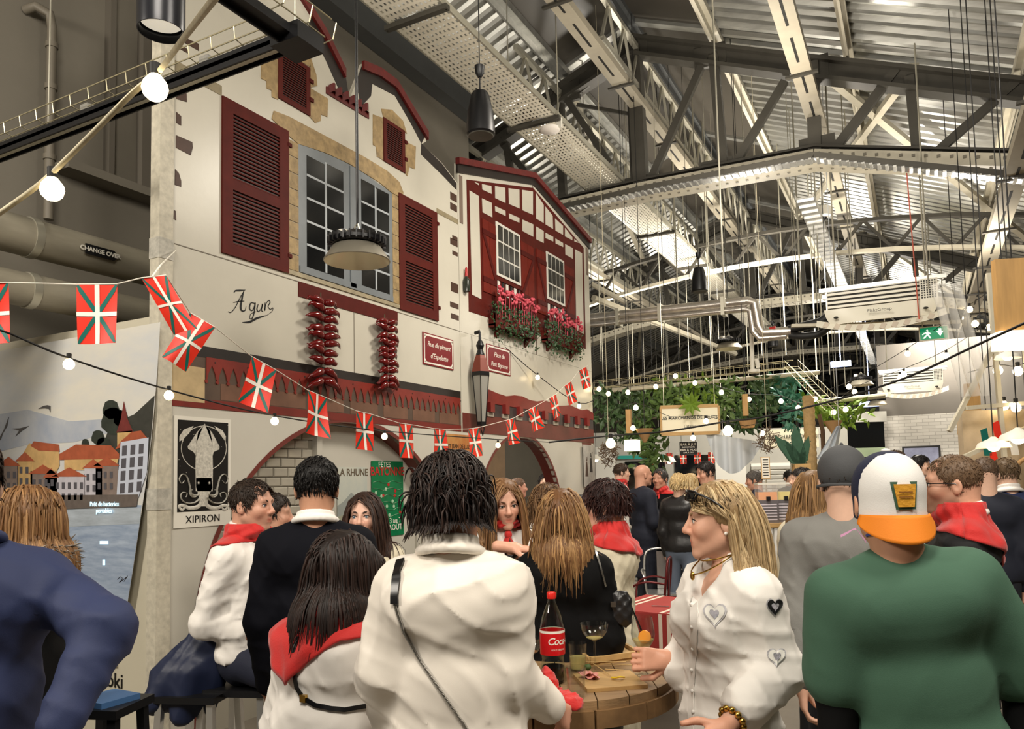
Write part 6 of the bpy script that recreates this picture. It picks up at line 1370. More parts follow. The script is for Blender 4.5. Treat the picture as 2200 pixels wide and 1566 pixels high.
# ---- left edge: blue suit, woman with fur collar
G = {}
G['suit'] = person('person in a blue suit seen from behind with a hand on the hip', -95, 1045, 1.72, -8, bw=1.0, hair=SH((50, 38, 30)), top=dict(mat=M_suit, loose=.014, fold=.010, fsc=1.3, hem=-.16, name='suit_jacket', collar=.035), arms={1: ((225, 1350, 1.66), (128, 1555, 1.52), 'px')}, trousers=(36, 44, 74), lean=(2, 0, 0))
G['fur'] = person('person with long light brown hair and a fur-collared black coat at the left edge', 52, 1125, 2.5, -70, fem=1, hair=LO((120, 84, 52), (168, 128, 84), .26, part=.02), top=dict(mat=M_blk, loose=.018, name='coat', hem=-.3, fold=.01), scarf=RED(back=.02, ring=.06), trousers=(20, 20, 24))
# ---- group at the first arch
G['white'] = person('person in a white shirt with rolled sleeves and red neckerchief seated against the wall', 543, 1088, 3.62, 128, H=1.80, hy=4, hp=2, hair=SH((52, 40, 32), len=.03, flow='crown', grav=.05, mess=.05, vol=.010, n=1500, w=.0022, recede=1), top=dict(mat=M_cot, loose=.010, sleeve=1.5, fold=.012, hem=-.03, collar=.03, cuff=1.3, waist=.012), scarf=RED(back=.10, ring=.06), sit=(.40, -.10, .04, -.40), arms={1: ((.05, -.07, -.29), (-.10, .17, -.36)), -1: ((-.06, .0, -.28), (.06, .2, -.36))}, trousers=(24, 28, 46), beard=.35, brow=(58, 42, 32), skin=(206, 156, 132), jaw=1.05)
G['behind'] = person('person in profile mostly hidden behind the seated man in white', 588, 1108, 4.3, 100, hair=SH((40, 30, 24)), top=dict(mat=M_cot), fine=False, skin=(196, 148, 124))
G['navy'] = person('person with short black hair and a midnight blue jacket seen from behind', 681, 1052, 3.05, 8, hy=3, bw=1.04, hair=SH((20, 17, 16), len=.03, vol=.012, n=1400, mess=.06, nape=-.085), top=[dict(mat=M_cot, loose=.004, hem=.1, fold=0, collar=.018, name='shirt', sleeve=1.2), dict(mat=M_navy, loose=.014, hem=-.26, fold=.010, fsc=1.6, name='jacket', neck=.042)], trousers=(18, 20, 30), skin=(196, 146, 118))
G['facing'] = person('person with long dark hair and cream jacket facing the camera over the navy jacket', 783, 1112, 3.75, 188, hy=-6, fem=1, hair=LO((46, 30, 24), (74, 50, 38), .40, part=.03, front=.062), top=[dict(mat=M_cot, loose=.004, hem=.1, fold=0, sleeve=1.2, name='blouse'), dict(mat=M_crm, loose=.012, fold=.010, open=(.1, .05), hem=-.12, name='jacket')], scarf=RED(col=(150, 20, 28), back=.0, ring=.03), eyes=(96, 120, 140), brow=(50, 34, 28), skin=(222, 178, 156))
G['seated'] = person('person with long dark brown hair in a white blouse seated with chin on hand', 742, 1232, 2.28, 40, H=1.66, hy=-12, hp=6, fem=1, hair=LO((30, 21, 18), (58, 40, 34), .30, n=1300, part=.02, mass=.95, vol=.016), top=dict(mat=M_cot, loose=.012, fold=.010, hem=-.14, flare=.02, waist=.01), scarf=RED(back=.14, spread=1.1, ring=.07, dir=-110), lean=(14, 0, 0), arms={1: ((830, 1425, 2.36), (806, 1325, 2.40), 'px'), -1: ((-.10, .02, -.28), (-.04, .22, -.36))}, hands={1: dict(f=(-.1, .1, 1), n=(-1, .2, .1), curl=(20, 40, 30))}, sit=(.36, -.2, 0), trousers=(24, 24, 28))
G['back'] = person('person with short black hair in white blouse with chain bag strap, back turned', 974, 1083, 2.0, 12, hy=-14, fem=1, bw=.98, hair=SH((24, 18, 17), len=.105, n=1900, vol=.024, w=.0030, mess=.32, curl=.12, nape=-.10, grav=.45, col2=(58, 42, 36)), top=dict(mat=M_silk, loose=.014, arm=.006, fold=.014, fsc=1.2, hem=-.16, flare=.012, collar=.022, carc=.9, h=.0085, waist=.02, cuff=.8), arms={1: ((1088, 1450, 1.93), (1178, 1515, 2.02), 'px'), -1: ((822, 1440, 1.95), (850, 1590, 2.05), 'px')}, trousers=(24, 24, 28), skin=(206, 156, 132))
# ---- behind the table
G['point'] = person('person with long light brown hair in a white blouse pointing with one finger', 1083, 1083, 3.75, 158, hy=-8, hp=12, hr=4, fem=1, hair=LO((124, 88, 56), (168, 130, 88), .38, part=-.02, front=.064), top=dict(mat=M_cot, loose=.012, arm=.006, fold=.010, hem=-.2, sleeve=1.25, cuff=1.2), scarf=RED(back=.0, ring=.03, dir=-90), lean=(8, 0, 0), arms={-1: ((1112, 1252, 3.55), (1098, 1180, 3.42), 'px'), 1: None}, hands={-1: dict(fw=(CM[:, 0] * 1.0 - CM[:, 1] * .1).tolist(), nw=(-CM[:, 1]).tolist(), point=True)}, brow=(96, 68, 46), skin=(220, 172, 148), eyes=(80, 84, 80))
G['messy'] = person('person with tousled brown hair in navy, back turned behind the black jacket', 1178, 1092, 4.3, 25, hair=SH((92, 64, 42), len=.15, n=700, vol=.022, mess=.5, curl=.15, col2=(150, 116, 80), nape=-.10), top=dict(mat=M_nvy2, loose=.02, fold=.012, hem=-.25, name='jacket'), trousers=(30, 36, 60))
G['black'] = person('person with long highlighted brown hair in a black jacket with a chain shoulder bag', 1208, 1118, 3.1, 4, hy=-4, fem=1, bw=1.02, hair=LO((112, 76, 46), (188, 148, 98), .32, n=1200, vol=.017, mass=1.02, curl=.09), top=dict(mat=M_blk, loose=.016, fold=.012, hem=-.34, name='jacket', flare=.01), trousers=(20, 20, 22))
G['bob'] = person('person with short dark bob and big red neckerchief over a cream top in profile', 1298, 1090, 3.55, -80, hy=0, fem=1, hair=SH((42, 24, 22), len=.075, n=1500, vol=.018, mess=.08, w=.003, nape=-.09, col2=(70, 40, 34)), top=dict(mat=M_crm, loose=.016, fold=.010, hem=-.5, flare=.03, name='tunic'), scarf=RED(back=.08, ring=.07, spread=2.2, up=.06), trousers=(40, 40, 44), skin=(222, 174, 150))
G['darkb'] = person('person with dark hair and red scarf half hidden behind the bob-haired guest', 1248, 1112, 4.2, 10, hair=LO((26, 20, 20), (44, 34, 32), .22, n=500), fem=1, top=dict(mat=M_blk), scarf=RED(back=.1), fine=False)
# ---- far guests
FAR = dict(fine=False)
person('person with shaved head and red scarf seen through the second arch', 1114, 1048, 9.4, 75, hair=SH((120, 92, 74), len=.012, vol=.002), top=dict(mat=M_blk), scarf=RED(back=.1), skin=(206, 152, 130), **FAR)
person('person with dark hair facing out from inside the second arch', 1170, 1038, 10.4, 178, fem=1, hair=SH((30, 24, 22), len=.08), top=dict(mat=M_cot), **FAR)
person('person in white with red scarf at the far left of the fruit bar', 1336, 1016, 10.4, 80, hair=SH((70, 54, 44)), top=dict(mat=M_cot), scarf=RED(back=.1), **FAR)
person('bald person in a long dark navy coat holding a glass', 1382, 1022, 8.6, 62, hair=None, top=dict(mat=mat('dark_navy_coat', (24, 28, 42), .8), loose=.022, hem=-.45, name='coat'), arms={1: ((.05, .02, -.28), (-.08, .26, -.17)), -1: ((-.05, .02, -.28), (.06, .26, -.2))}, skin=(196, 146, 122), **FAR)
person('person with grey-black hair, red scarf and black jacket facing the bald guest', 1418, 1030, 9.0, -150, hair=SH((62, 58, 56), recede=1), top=dict(mat=M_blk, hem=-.2), scarf=RED(back=.1, ring=.07), arms={1: ((.05, .02, -.28), (-.08, .26, -.17)), -1: None}, skin=(196, 146, 122), **FAR)
person('person with tied blonde hair in a black leather jacket and jeans', 1459, 1042, 8.0, 20, fem=1, hair=SH((196, 166, 116), len=.09, flow='back', col2=(226, 200, 150), vol=.014), top=dict(mat=M_lea, loose=.016, hem=-.06, name='leather_jacket'), trousers=(96, 106, 122), **FAR)
person('person with loose blonde hair beside the leather jacket', 1481, 1040, 8.9, -30, fem=1, hair=LO((200, 170, 120), (226, 204, 160), .2, n=420), top=dict(mat=M_crm), **FAR)
person('smiling person with dark hair in a white shirt by the fruit bar', 1516, 1016, 8.4, -120, hp=14, hair=SH((34, 26, 24), len=.05), top=dict(mat=M_cot, loose=.018), skin=(206, 156, 132), **FAR)
person('person with short grey hair in a navy T-shirt working behind the counter', 1620, 1032, 9.8, -85, hp=10, hair=SH((96, 90, 86)), top=dict(mat=M_nvy2, sleeve=.6), arms={1: ((.04, .04, -.28), (-.05, .28, -.3)), -1: ((-.04, .04, -.28), (.05, .28, -.3))}, skin=(200, 150, 126), **FAR)
person('person in black with glasses beside the juice dispensers', 1722, 1032, 7.6, -100, hair=SH((40, 34, 32)), top=dict(mat=M_blk, loose=.02), scarf=RED(back=.1), **FAR)
person('person with a red headband behind the juice dispensers', 1698, 1028, 11.0, 150, fem=1, hair=SH((26, 22, 22)), top=dict(mat=M_blk), **FAR)
person('distant balding person whose head shows above the striped cap', 1921, 996, 7.4, -60, hair=SH((80, 62, 48), len=.02), top=dict(mat=M_gry), **FAR)
person('distant dark-haired person in front of the wall screen', 1978, 1002, 8.5, 100, hair=SH((26, 22, 22)), top=dict(mat=M_dkj), **FAR)
person('person with cropped brown hair at the right edge, back turned', 2116, 1022, 5.2, -10, hair=SH((98, 78, 62), len=.012, vol=.005), top=dict(mat=mat('dark_navy_coat'), loose=.02, name='jacket'), **FAR)
person('person with wavy brown hair and white collar at the far right', 2160, 1020, 5.7, -25, hair=SH((104, 84, 62), len=.05), top=[dict(mat=M_cot, hem=.2, collar=.03, sleeve=1.1), dict(mat=M_suit, loose=.02, name='jacket', hem=-.2)], **FAR)
# ---- right foreground
G['hearts'] = person('person with long blonde hair and a white shirt with heart patches holding a glass', 1545, 1120, 2.36, -122, hy=-24, hp=3, fem=1, bw=.98, neckz=.01, hair=LO((150, 122, 84), (222, 196, 152), .30, n=1300, part=.0, front=.060, sweep=(0, -.5, 0), tuck=1, w=.0038), top=dict(mat=M_cot, loose=.018, arm=.010, fold=.012, fsc=1.25, hem=-.30, flare=.03, open=(.36, .055), sleeve=1.62, cuff=1.15, collar=.022, carc=.72, h=.0085), arms={-1: ((1672, 1440, 2.2), (1560, 1560, 2.05), 'px'), 1: ((1480, 1440, 2.55), (1446, 1420, 2.50), 'px')}, hands={1: dict(fw=(-CM[:, 0] * 1.0 + CM[:, 1] * .05).tolist(), nw=(-CM[:, 2] * 1.0 - CM[:, 1] * .35).tolist(), curl=(42, 60, 40), side=1)}, skin=(216, 166, 140), brow=(150, 118, 86), trousers=(22, 22, 24), eyes=(90, 96, 96))
G['cap'] = person('person in a dark grey cap and grey sweatshirt, back to the camera', 1812, 1036, 2.9, 4, hair=SH((70, 56, 46), len=.012), top=dict(mat=M_gry, loose=.018, arm=.006, fold=.012, hem=-.08, name='sweatshirt'), trousers=(40, 42, 50), arms={-1: ((1715, 1330, 2.85), (1722, 1460, 2.75), 'px')})
G['pony'] = person('person with a long light brown ponytail and pale top beside the grey cap', 1752, 1062, 4.0, 35, fem=1, hair=LO((120, 88, 54), (176, 136, 88), .34, n=700, sweep=(0, -.5, 0)), top=dict(mat=M_crm, loose=.018), trousers=(30, 30, 34))
G['green'] = person('person in a green T-shirt with a white, navy and orange cap worn backwards', 1905, 1082, 1.95, -16, lean=(0, -8, 0), hy=4, bw=1.02, hair=None, top=[dict(mat=M_blk, loose=.011, cuff=1, hem=.15, fold=0, name='dark_undershirt'), dict(mat=M_grn, loose=.016, arm=.012, fold=.004, fsc=1.5, hem=-.12, sleeve=.85, name='t_shirt')], trousers=(34, 36, 42), skin=(206, 154, 124), arms={1: ((2205, 1470, 1.9), (2200, 1640, 1.85), 'px'), -1: ((1800, 1480, 1.95), (1800, 1680, 1.9), 'px')})
G['glasses'] = person('person in profile with glasses, dark jacket and draped red neckerchief', 2044, 1044, 3.1, -92, hy=4, bw=1.02, hair=SH((112, 88, 66), len=.014, vol=.006, n=1600, recede=1, w=.0018), top=[dict(mat=M_cot, loose=.004, hem=.05, fold=0, sleeve=1.2, collar=.03), dict(mat=M_dkj, loose=.018, fold=.012, hem=-.24, open=(.05, .05), name='jacket')], scarf=RED(back=.16, ring=.09, spread=2.2, dir=-70, up=.06), skin=(206, 156, 130), beard=.6, brow=(110, 84, 62), trousers=(34, 34, 38))
G['beside'] = person('person with pulled-back hair and grey top beside the man with glasses', 2006, 1072, 3.9, -105, fem=1, hair=SH((66, 48, 38), len=.06, flow='back', vol=.012), top=dict(mat=mat('pale_grey_top', (196, 190, 182), .8), loose=.016), skin=(222, 178, 156), brow=(80, 58, 44))
# ================================================================== WHAT THE GUESTS WEAR AND CARRY
from mathutils.bvhtree import BVHTree
def garment_bvh(g):
    M = Matrix.LocRotScale(g['t'].location, g['t'].rotation_euler, None)
    return BVHTree.FromPolygons([tuple(M @ Vector(p)) for p in g['shP']], [tuple(q) for q in g['shQ']]), M
def on(bv, px, py, off=.004):
    o = Vector((0, 0, HC)); d = Vector(U(px, py, d=1.0)) - o; hit = bv.ray_cast(o, d.normalized(), 8)
    if hit[0] is None: return None
    n = hit[1]
    if n.dot(d) > 0: n = -n
    return hit[0] + n * off, n
def strap(g, pts, wd, th, m, name, off=.004, flat=.3, n=None):
    bv, M = garment_bvh(g); Mi = M.inverted(); P = []
    for a, c in zip(pts, pts[1:]):
        for k in range(8):
            u = k / 8; h = on(bv, a[0] + (c[0] - a[0]) * u, a[1] + (c[1] - a[1]) * u, off)
            if h: P.append((Mi @ h[0], (Mi.to_3x3() @ h[1]).normalized()))
    b = MB(); vs = []; fs = []
    for i, (p, nn) in enumerate(P):
        t_ = (P[min(i + 1, len(P) - 1)][0] - P[max(i - 1, 0)][0]).normalized(); e = t_.cross(nn).normalized() * wd / 2
        vs += [p + e, p + e + nn * th, p - e + nn * th, p - e]
        if i: k = 4 * (i - 1); fs += [(k + j, k + (j + 1) % 4, k + 4 + (j + 1) % 4, k + 4 + j) for j in range(4)]
    b.add(vs, fs); return b.build(name, m, g['t'], 50), P
def hp(g, x, y, z): return Vector(g['Hm'] @ (np.array([x, y, z]) * g['hs']) + g['hc'])
M_gold = mat('gold', (200, 160, 80), .25, 1); M_silv = mat('silver', (210, 208, 204), .2, 1); M_strapl = mat('strap_leather', (16, 15, 16), .3)
# straps and chains
strap(G['back'], [(862, 1205), (853, 1240), (850, 1280), (850, 1300)], .022, .004, M_strapl, 'bag_strap')
o, P = strap(G['back'], [(851, 1300), (868, 1355), (905, 1420), (945, 1480), (990, 1545), (1005, 1570)], .004, .002, M_silv, 'chain_core')
for i, (p, n) in enumerate(P):
    b = MB(); 
    if i + 1 < len(P):
        for k in range(3):
            q = p.lerp(P[i + 1][0], k / 3); b.lathe([(.0035, -.0015), (.0055, 0), (.0035, .0015)], q, 8)
        b.build('chain_link', M_silv, o, 60)
o, P = strap(G['seated'], [(642, 1370), (634, 1400), (634, 1440), (640, 1475), (655, 1500), (680, 1515), (710, 1522), (740, 1525), (775, 1518), (800, 1514)], .012, .004, M_strapl, 'bag_strap')
h = on(garment_bvh(G['seated'])[0], 656, 1500, .008)
if h: MB().box(G['seated']['t'].matrix_world.inverted() @ h[0] if False else garment_bvh(G['seated'])[1].inverted() @ h[0], (.02, .01, .02)).build('buckle', M_gold, G['seated']['t'])
o, P = strap(G['black'], [(1271, 1158), (1277, 1180), (1286, 1210), (1294, 1240), (1300, 1262)], .008, .004, M_silv, 'bag_chain')
c = U(1318, 1300, d=3.0); g = G['black']
bag = empty('quilted_bag', tuple(c), R(20), label='small black quilted shoulder bag hanging at the hip of the black jacket', cat='handbag')
v = Vol((-.12, -.08, -.14), (.12, .08, .12), .006); v.ecap((-.05, 0, -.02), (.05, 0, -.03), .062, .062, .5, (0, 1, 0), k=.03); v.ecap((-.045, 0, .035), (.045, 0, .03), .03, .03, .7, (0, 1, 0), k=.03); v.add(lambda x, y, z: .004 * np.abs(np.sin((x + z) * 70)) + .004 * np.abs(np.sin((x - z) * 70))); P_, Q_ = v.mesh(); link('bag_body', npmesh('bag_body', P_, Q_, M_lea), bag)
MB().box((0, -.04, .01), (.02, .006, .02)).build('clasp', M_silv, bag); MB().tube([(-.03, 0, .05), (-.06, .02, .12), (-.09, .05, .16)], .004, 6).build('chain_end', M_silv, bag)
# heart patches, placket buttons
g = G['hearts']; bv, M_ = garment_bvh(g); Mi = M_.inverted(); R3 = Mi.to_3x3()
M_lace = mat('silver_lace', (206, 204, 208), .35, .3, bump=.5, bs=200); M_sq2 = mat('sequins', (196, 196, 206), .2, .8, bump=1, bs=500)
def heart(px, py, wd, hg, mats_, nm):
    h = on(bv, px, py, .0)
    if not h: return
    grp = empty(nm, parent=g['t'])
    for lvl, (sc_, m) in enumerate(mats_):
        b = MB(); ring = []
        for i in range(36):
            t_ = 2 * math.pi * i / 36; x = 16 * math.sin(t_) ** 3 / 17; y = (13 * math.cos(t_) - 5 * math.cos(2 * t_) - 2 * math.cos(3 * t_) - math.cos(4 * t_)) / 17
            q = on(bv, px + x * wd / 2 * sc_, py - y * hg / 2 * sc_ - hg * .04, .003 + .002 * lvl)
            ring.append(Mi @ q[0] if q else None)
        ring = [r_ for r_ in ring if r_ is not None]
        if len(ring) < 8: continue
        q = on(bv, px, py, .004 + .002 * lvl); cpt = Mi @ q[0]; n_ = len(ring)
        b.add(ring + [cpt], [(i, (i + 1) % n_, n_) for i in range(n_)]); b.build(('heart_edge', 'heart_field', 'heart_centre')[lvl], m, grp, 60)
heart(1537, 1322, 54, 62, [(1.0, M_lace), (.84, mat('white_felt', (236, 234, 226), .8)), (.42, M_sq2)], 'heart_patch')
heart(1663, 1304, 38, 46, [(1.0, M_lace), (.88, mat('black_felt', (14, 14, 15), .8)), (.45, M_sq2)], 'heart_patch')
heart(1668, 1412, 42, 50, [(1.0, M_lace), (.84, mat('white_felt')), (.42, M_sq2)], 'heart_patch')
for k in range(6):
    h = on(bv, 1487 + k * 1.5 - (k > 2) * 3, 1300 + k * 46, .004)
    if h: MB().ball(tuple(Mi @ h[0]), .006, 8, 5).build('button', mat('pearl_button', (232, 228, 222), .3), g['t'], 60)
strap(g, [(1493, 1290), (1492, 1370), (1488, 1450), (1486, 1540), (1486, 1575)], .030, .0025, M_cot, 'placket', .002)
# sunglasses pushed up in the hair, earring, necklaces, bracelets
b = MB(); 
for sx in (-1, 1):
    b.tube(catm([hp(g, sx * .012, .094, .098), hp(g, sx * .04, .092, .108), hp(g, sx * .066, .07, .098), hp(g, sx * .06, .082, .078), hp(g, sx * .03, .098, .078), hp(g, sx * .012, .094, .098)], 4), .0035, 6)
    b.tube(catm([hp(g, sx * .066, .072, .098), hp(g, sx * .088, .03, .075), hp(g, sx * .092, -.02, .03), hp(g, sx * .088, -.05, .0)], 4), .0035, 6)
b.tube([hp(g, -.012, .095, .098), hp(g, .012, .095, .098)], .003, 6); b.build('sunglasses', M_strapl, g['t'], 60)
for sx in (-1, 1):
    MB().prism([hp(g, sx * x, y, z) for (x, y, z) in ((.014, .096, .096), (.04, .094, .104), (.062, .074, .096), (.056, .084, .080), (.03, .099, .080))], (0, .002, .002)).build('dark_lens', M_pane, g['t'])
    MB().ball(tuple(hp(g, sx * .085, -.006, -.034)), .0055, 10, 7).build('pearl_earring', mat('pearl', (238, 232, 222), .2), g['t'], 60)
nb = Vector(g['nb']); 
for (rr, dz, dy) in ((.058, -.02, .05), (.064, -.06, .075)):
    MB().tube(catm([nb + Vector((rr * math.cos(a), rr * math.sin(a) * .9 + .02 + (dy - .03) * max(0, math.sin(a)), .03 + dz * max(0, math.sin(a)) - .0)) for a in [2 * math.pi * i / 16 for i in range(17)]], 2), .0022, 6).build('necklace', M_gold, g['t'], 60)
MB().ball(tuple(nb + Vector((0, .125, -.035))), (.01, .006, .014), 8, 6).build('pendant', M_gold, g['t'], 60)
e_, w_ = Vector(g['A'][-1][1]), Vector(g['A'][-1][2]); ax = (w_ - e_).normalized(); u1 = ax.orthogonal().normalized(); u2 = ax.cross(u1)
for k in range(11): a = 2 * math.pi * k / 11; MB().ball(tuple(w_ - ax * .03 + (u1 * math.cos(a) + u2 * math.sin(a)) * .034), .010, 8, 6).build('bracelet_bead', M_gold, g['t'], 60)
e_, w_ = Vector(g['A'][1][1]), Vector(g['A'][1][2]); ax = (w_ - e_).normalized(); M3 = ax.to_track_quat('Z', 'Y').to_matrix()
MB().lathe([(.031, -.012), (.034, -.01), (.034, .01), (.031, .012)], tuple(w_ - ax * .035), 20, M3).build('watch_strap', M_strapl, g['t'], 60)
b = MB(); b.tube(catm([w_ - ax * .09 + Vector((0, 0, .03)), w_ - ax * .07 + Vector((.02, .02, .035)), w_ - ax * .05 + Vector((.01, .04, .01)), w_ - ax * .1 + Vector((0, .03, -.02))], 4), .03, 8, flat=.5); b.build('wrist_scarf', mat('scarf_196'), g['t'], 60)
# pointing guest: watch
g = G['point']; e_, w_ = Vector(g['A'][-1][1]), Vector(g['A'][-1][2]); ax = (w_ - e_).normalized(); M3 = ax.to_track_quat('Z', 'Y').to_matrix(); MB().lathe([(.030, -.010), (.033, -.008), (.033, .008), (.030, .010)], tuple(w_ - ax * .02), 20, M3).build('watch_strap', M_strapl, g['t'], 60)
# dark-haired facing guest: big earrings
g = G['facing']
for sx in (-1, 1): MB().ball(tuple(hp(g, sx * .084, .0, -.04)), .008, 8, 6).build('gold_stud', M_gold, g['t'], 60); MB().lathe([(.012, -.003), (.02, 0), (.012, .003)], tuple(hp(g, sx * .086, .0, -.066)), 12, Matrix.Rotation(R(90), 3, 'X')).build('hoop_earring', M_strapl, g['t'], 60)
# profile guest: glasses, lapel pin
g = G['glasses']; b = MB()
for sx in (-1, 1):
    b.tube([hp(g, sx * (.033 + .021 * math.cos(a)), .099 - .006 * abs(math.cos(a)) * (1 if sx * math.cos(a) * sx > 0 else 0), .006 + .014 * math.sin(a)) for a in [2 * math.pi * i / 18 for i in range(19)]], .0016, 5); b.tube([hp(g, sx * .054, .094, .012), hp(g, sx * .078, .05, .012), hp(g, sx * .082, -.005, .010), hp(g, sx * .082, -.025, -.006)], .002, 5)
b.tube([hp(g, -.012, .102, .010), hp(g, .012, .102, .010)], .0018, 5); b.build('spectacles', M_strapl, g['t'], 60)
# fur collar
g = G['fur']; r_ = np.random.default_rng(5); n = 1500; a = r_.uniform(0, 2 * math.pi, n); nb = g['nb']; root = np.stack([.10 * np.cos(a), .085 * np.sin(a) - .01, r_.uniform(-.05, .045, n)], 1) + nb; d = np.stack([np.cos(a), np.sin(a), r_.uniform(-.6, .5, n)], 1) + r_.normal(0, .35, (n, 3)); d /= np.linalg.norm(d, axis=1, keepdims=True); L = r_.uniform(.03, .06, n)
paths = np.stack([root + d * (L * k / 4)[:, None] - np.array([0, 0, .25]) * ((L * k / 4) ** 2 * 12)[:, None] for k in range(5)], 1); cm = r_.random((n, 1)); V, q, cc = lock_mesh(paths, np.full(n, .0035), np.array(lin((190, 180, 166))) * cm + np.array(lin((44, 40, 38))) * (1 - cm))
v = Vol(nb - .2, nb + .2, .012); ring = [nb + np.array([.10 * math.cos(t_), .085 * math.sin(t_) - .01, 0]) for t_ in np.linspace(0, 2 * math.pi, 20)]
for p, q2 in zip(ring, ring[1:]): v.cap(p, q2, .034, k=.02)
P_, Q_ = v.mesh(); PP, QQ = joinPQ([(P_, Q_), (V, q)]); link('fur_collar', npmesh('fur_collar', PP, QQ, M_hair, np.concatenate([np.tile(np.array(lin((96, 90, 82))), (len(P_), 1)), cc])), g['t'], kind='stuff')
# caps
def cap_dome(g, m, grow=.012, zcut=-.012, name='cap_crown', tilt=(0, .15, -1)):
    v = Vol((-.12, -.14, -.12), (.12, .13, .17), .006); v.ell(CRAN[0] + [0, 0, .004], CRAN[1] + grow, k=.01); v.cut((0, 0, zcut), tilt); P, Q = v.mesh(); P = (g['Hm'] @ (P * g['hs']).T).T + g['hc']; return link(name, npmesh(name, P, Q, m), g['t'])
g = G['cap']; cap_dome(g, mat('charcoal_cap', (74, 75, 77), .85, bump=.2, bs=300), .016, -.035, 'cap_crown', (0, -.25, -1)); MB().ball(tuple(hp(g, 0, -.012, .148)), .007, 8, 5).build('cap_button', mat('charcoal_cap'), g['t'], 60)
b = MB(); b.tube([hp(g, math.cos(t_) * .094, -.012 + .117 * math.sin(t_), -.018 - .012 * math.sin(t_)) for t_ in [2 * math.pi * i / 30 for i in range(31)]], .006, 6); b.build('cap_band', mat('charcoal_cap'), g['t'], 60)
g = G['green']; M_cw = mat('cap_white_foam', (228, 226, 222), .85, bump=.15, bs=300); M_cn = mat('cap_navy_mesh', (24, 30, 56), .8, bump=.4, bs=500); M_co = mat('cap_orange', (232, 132, 28), .7, bump=.1, bs=300)
v = Vol((-.12, -.14, -.12), (.12, .13, .17), .005); v.ell(CRAN[0] + [0, 0, .004], CRAN[1] + .009, k=.01); v.ecap((0, -.012, .03), (0, -.012, -.05), .085, .084, 1.26, (0, 1, 0), k=.01); v.cut((0, 0, -.038), (0, .1, -1)); v.cut((0, -.03, 0), (0, 1, .16)); P, Q = v.mesh(); link('front_panel', npmesh('front_panel', (g['Hm'] @ (P * g['hs']).T).T + g['hc'], Q, M_cw), g['t'])
v = Vol((-.12, -.14, -.12), (.12, .13, .17), .005); v.ell(CRAN[0] + [0, 0, .004], CRAN[1] + .0075, k=.01); v.ecap((0, -.012, .03), (0, -.012, -.05), .0835, .0825, 1.26, (0, 1, 0), k=.01); v.cut((0, 0, -.038), (0, .1, -1)); v.cut((0, -.036, 0), (0, -1, -.16)); P, Q = v.mesh(); link('mesh_panel', npmesh('mesh_panel', (g['Hm'] @ (P * g['hs']).T).T + g['hc'], Q, M_cn), g['t'])
MB().ball(tuple(hp(g, 0, -.012, .139)), (.012, .012, .006), 10, 6).build('cap_button', M_cw, g['t'], 60)
def visor(u, v_):
    a = -math.pi / 2 + (u - .5) * 2.5; r0 = 1 + .0 * v_; bx, by = .087 * math.cos(a), -.012 + .108 * math.sin(a); o_ = .006 + .072 * v_ * (max(0, math.cos((u - .5) * 2.6)) ** .5)
    return hp(g, bx * (1 + .12 * v_), by - o_ * .35 * abs(math.sin(a)) , -.030 - .07 * v_ * max(0.0, math.cos((u - .5) * 2.9)) ** .55 + .004)
o = MB().grid(visor, 24, 8).build('visor', M_co, g['t'], 80); md = o.modifiers.new('thick', 'SOLIDIFY'); md.thickness = .004
b = MB(); qs = [(-.026, .05), (.026, .05), (.02, -.006), (-.018, -.006)]
def capback(x, z, off): 
    r_ = CRAN[1] + .010 + off; zz = max(0, z - CRAN[0][2] - .004); yy = -r_[1] * math.sqrt(max(0, 1 - (x / r_[0]) ** 2 - (zz / r_[2]) ** 2)); return hp(g, x, yy + CRAN[0][1], z)
for (off, sc_, m, nm) in ((.003, 1.22, mat('badge_green', (60, 92, 72), .7), 'badge_edge'), (.006, 1.0, mat('badge_gold', (206, 148, 44), .6, bump=.5, bs=120), 'badge_field')):
    cx_, cz_ = 0, .024; pl = [capback(cx_ + x * sc_, cz_ + (z - .022) * sc_, off) for (x, z) in qs]; MB().prism(pl, pl[0] * 0 + Vector(g['Hm'] @ np.array([0, -.003, 0]))).build(nm, m, g['t'])
for z in (.034, .022): pl = [capback(-.016, z, .010), capback(.016, z, .010), capback(.016, z - .003, .010), capback(-.016, z - .003, .010)]; MB().prism(pl, Vector(g['Hm'] @ np.array([0, -.001, 0]))).build('badge_line', mat('badge_brown', (130, 84, 30), .6), g['t'])
nb = Vector(g['nb']); MB().tube(catm([nb + Vector((.066 * math.cos(a), .062 * math.sin(a) - .012, .045 - .012 * math.sin(a))) for a in [2 * math.pi * i / 16 for i in range(17)]], 2), .004, 6).build('blue_lanyard', mat('lanyard_blue', (56, 70, 150), .6), g['t'], 60)
# printed back of the grey sweatshirt
g = G['cap']; bv, M_ = garment_bvh(g); Mi = M_.inverted()
for (pts, m, nm) in (([(1806, 1150), (1838, 1135), (1860, 1160), (1868, 1200), (1850, 1225), (1812, 1215)], mat('print_pink', (206, 150, 186), .8), 'pink_print'), ([(1812, 1218), (1840, 1224), (1836, 1245), (1813, 1252)], mat('print_blue', (64, 80, 170), .8), 'blue_print')):
    ring = [on(bv, x, y, .004) for (x, y) in pts]
    if all(ring): MB().add([Mi @ q[0] for q in ring], [tuple(range(len(ring)))]).build(nm, m, g['t'])
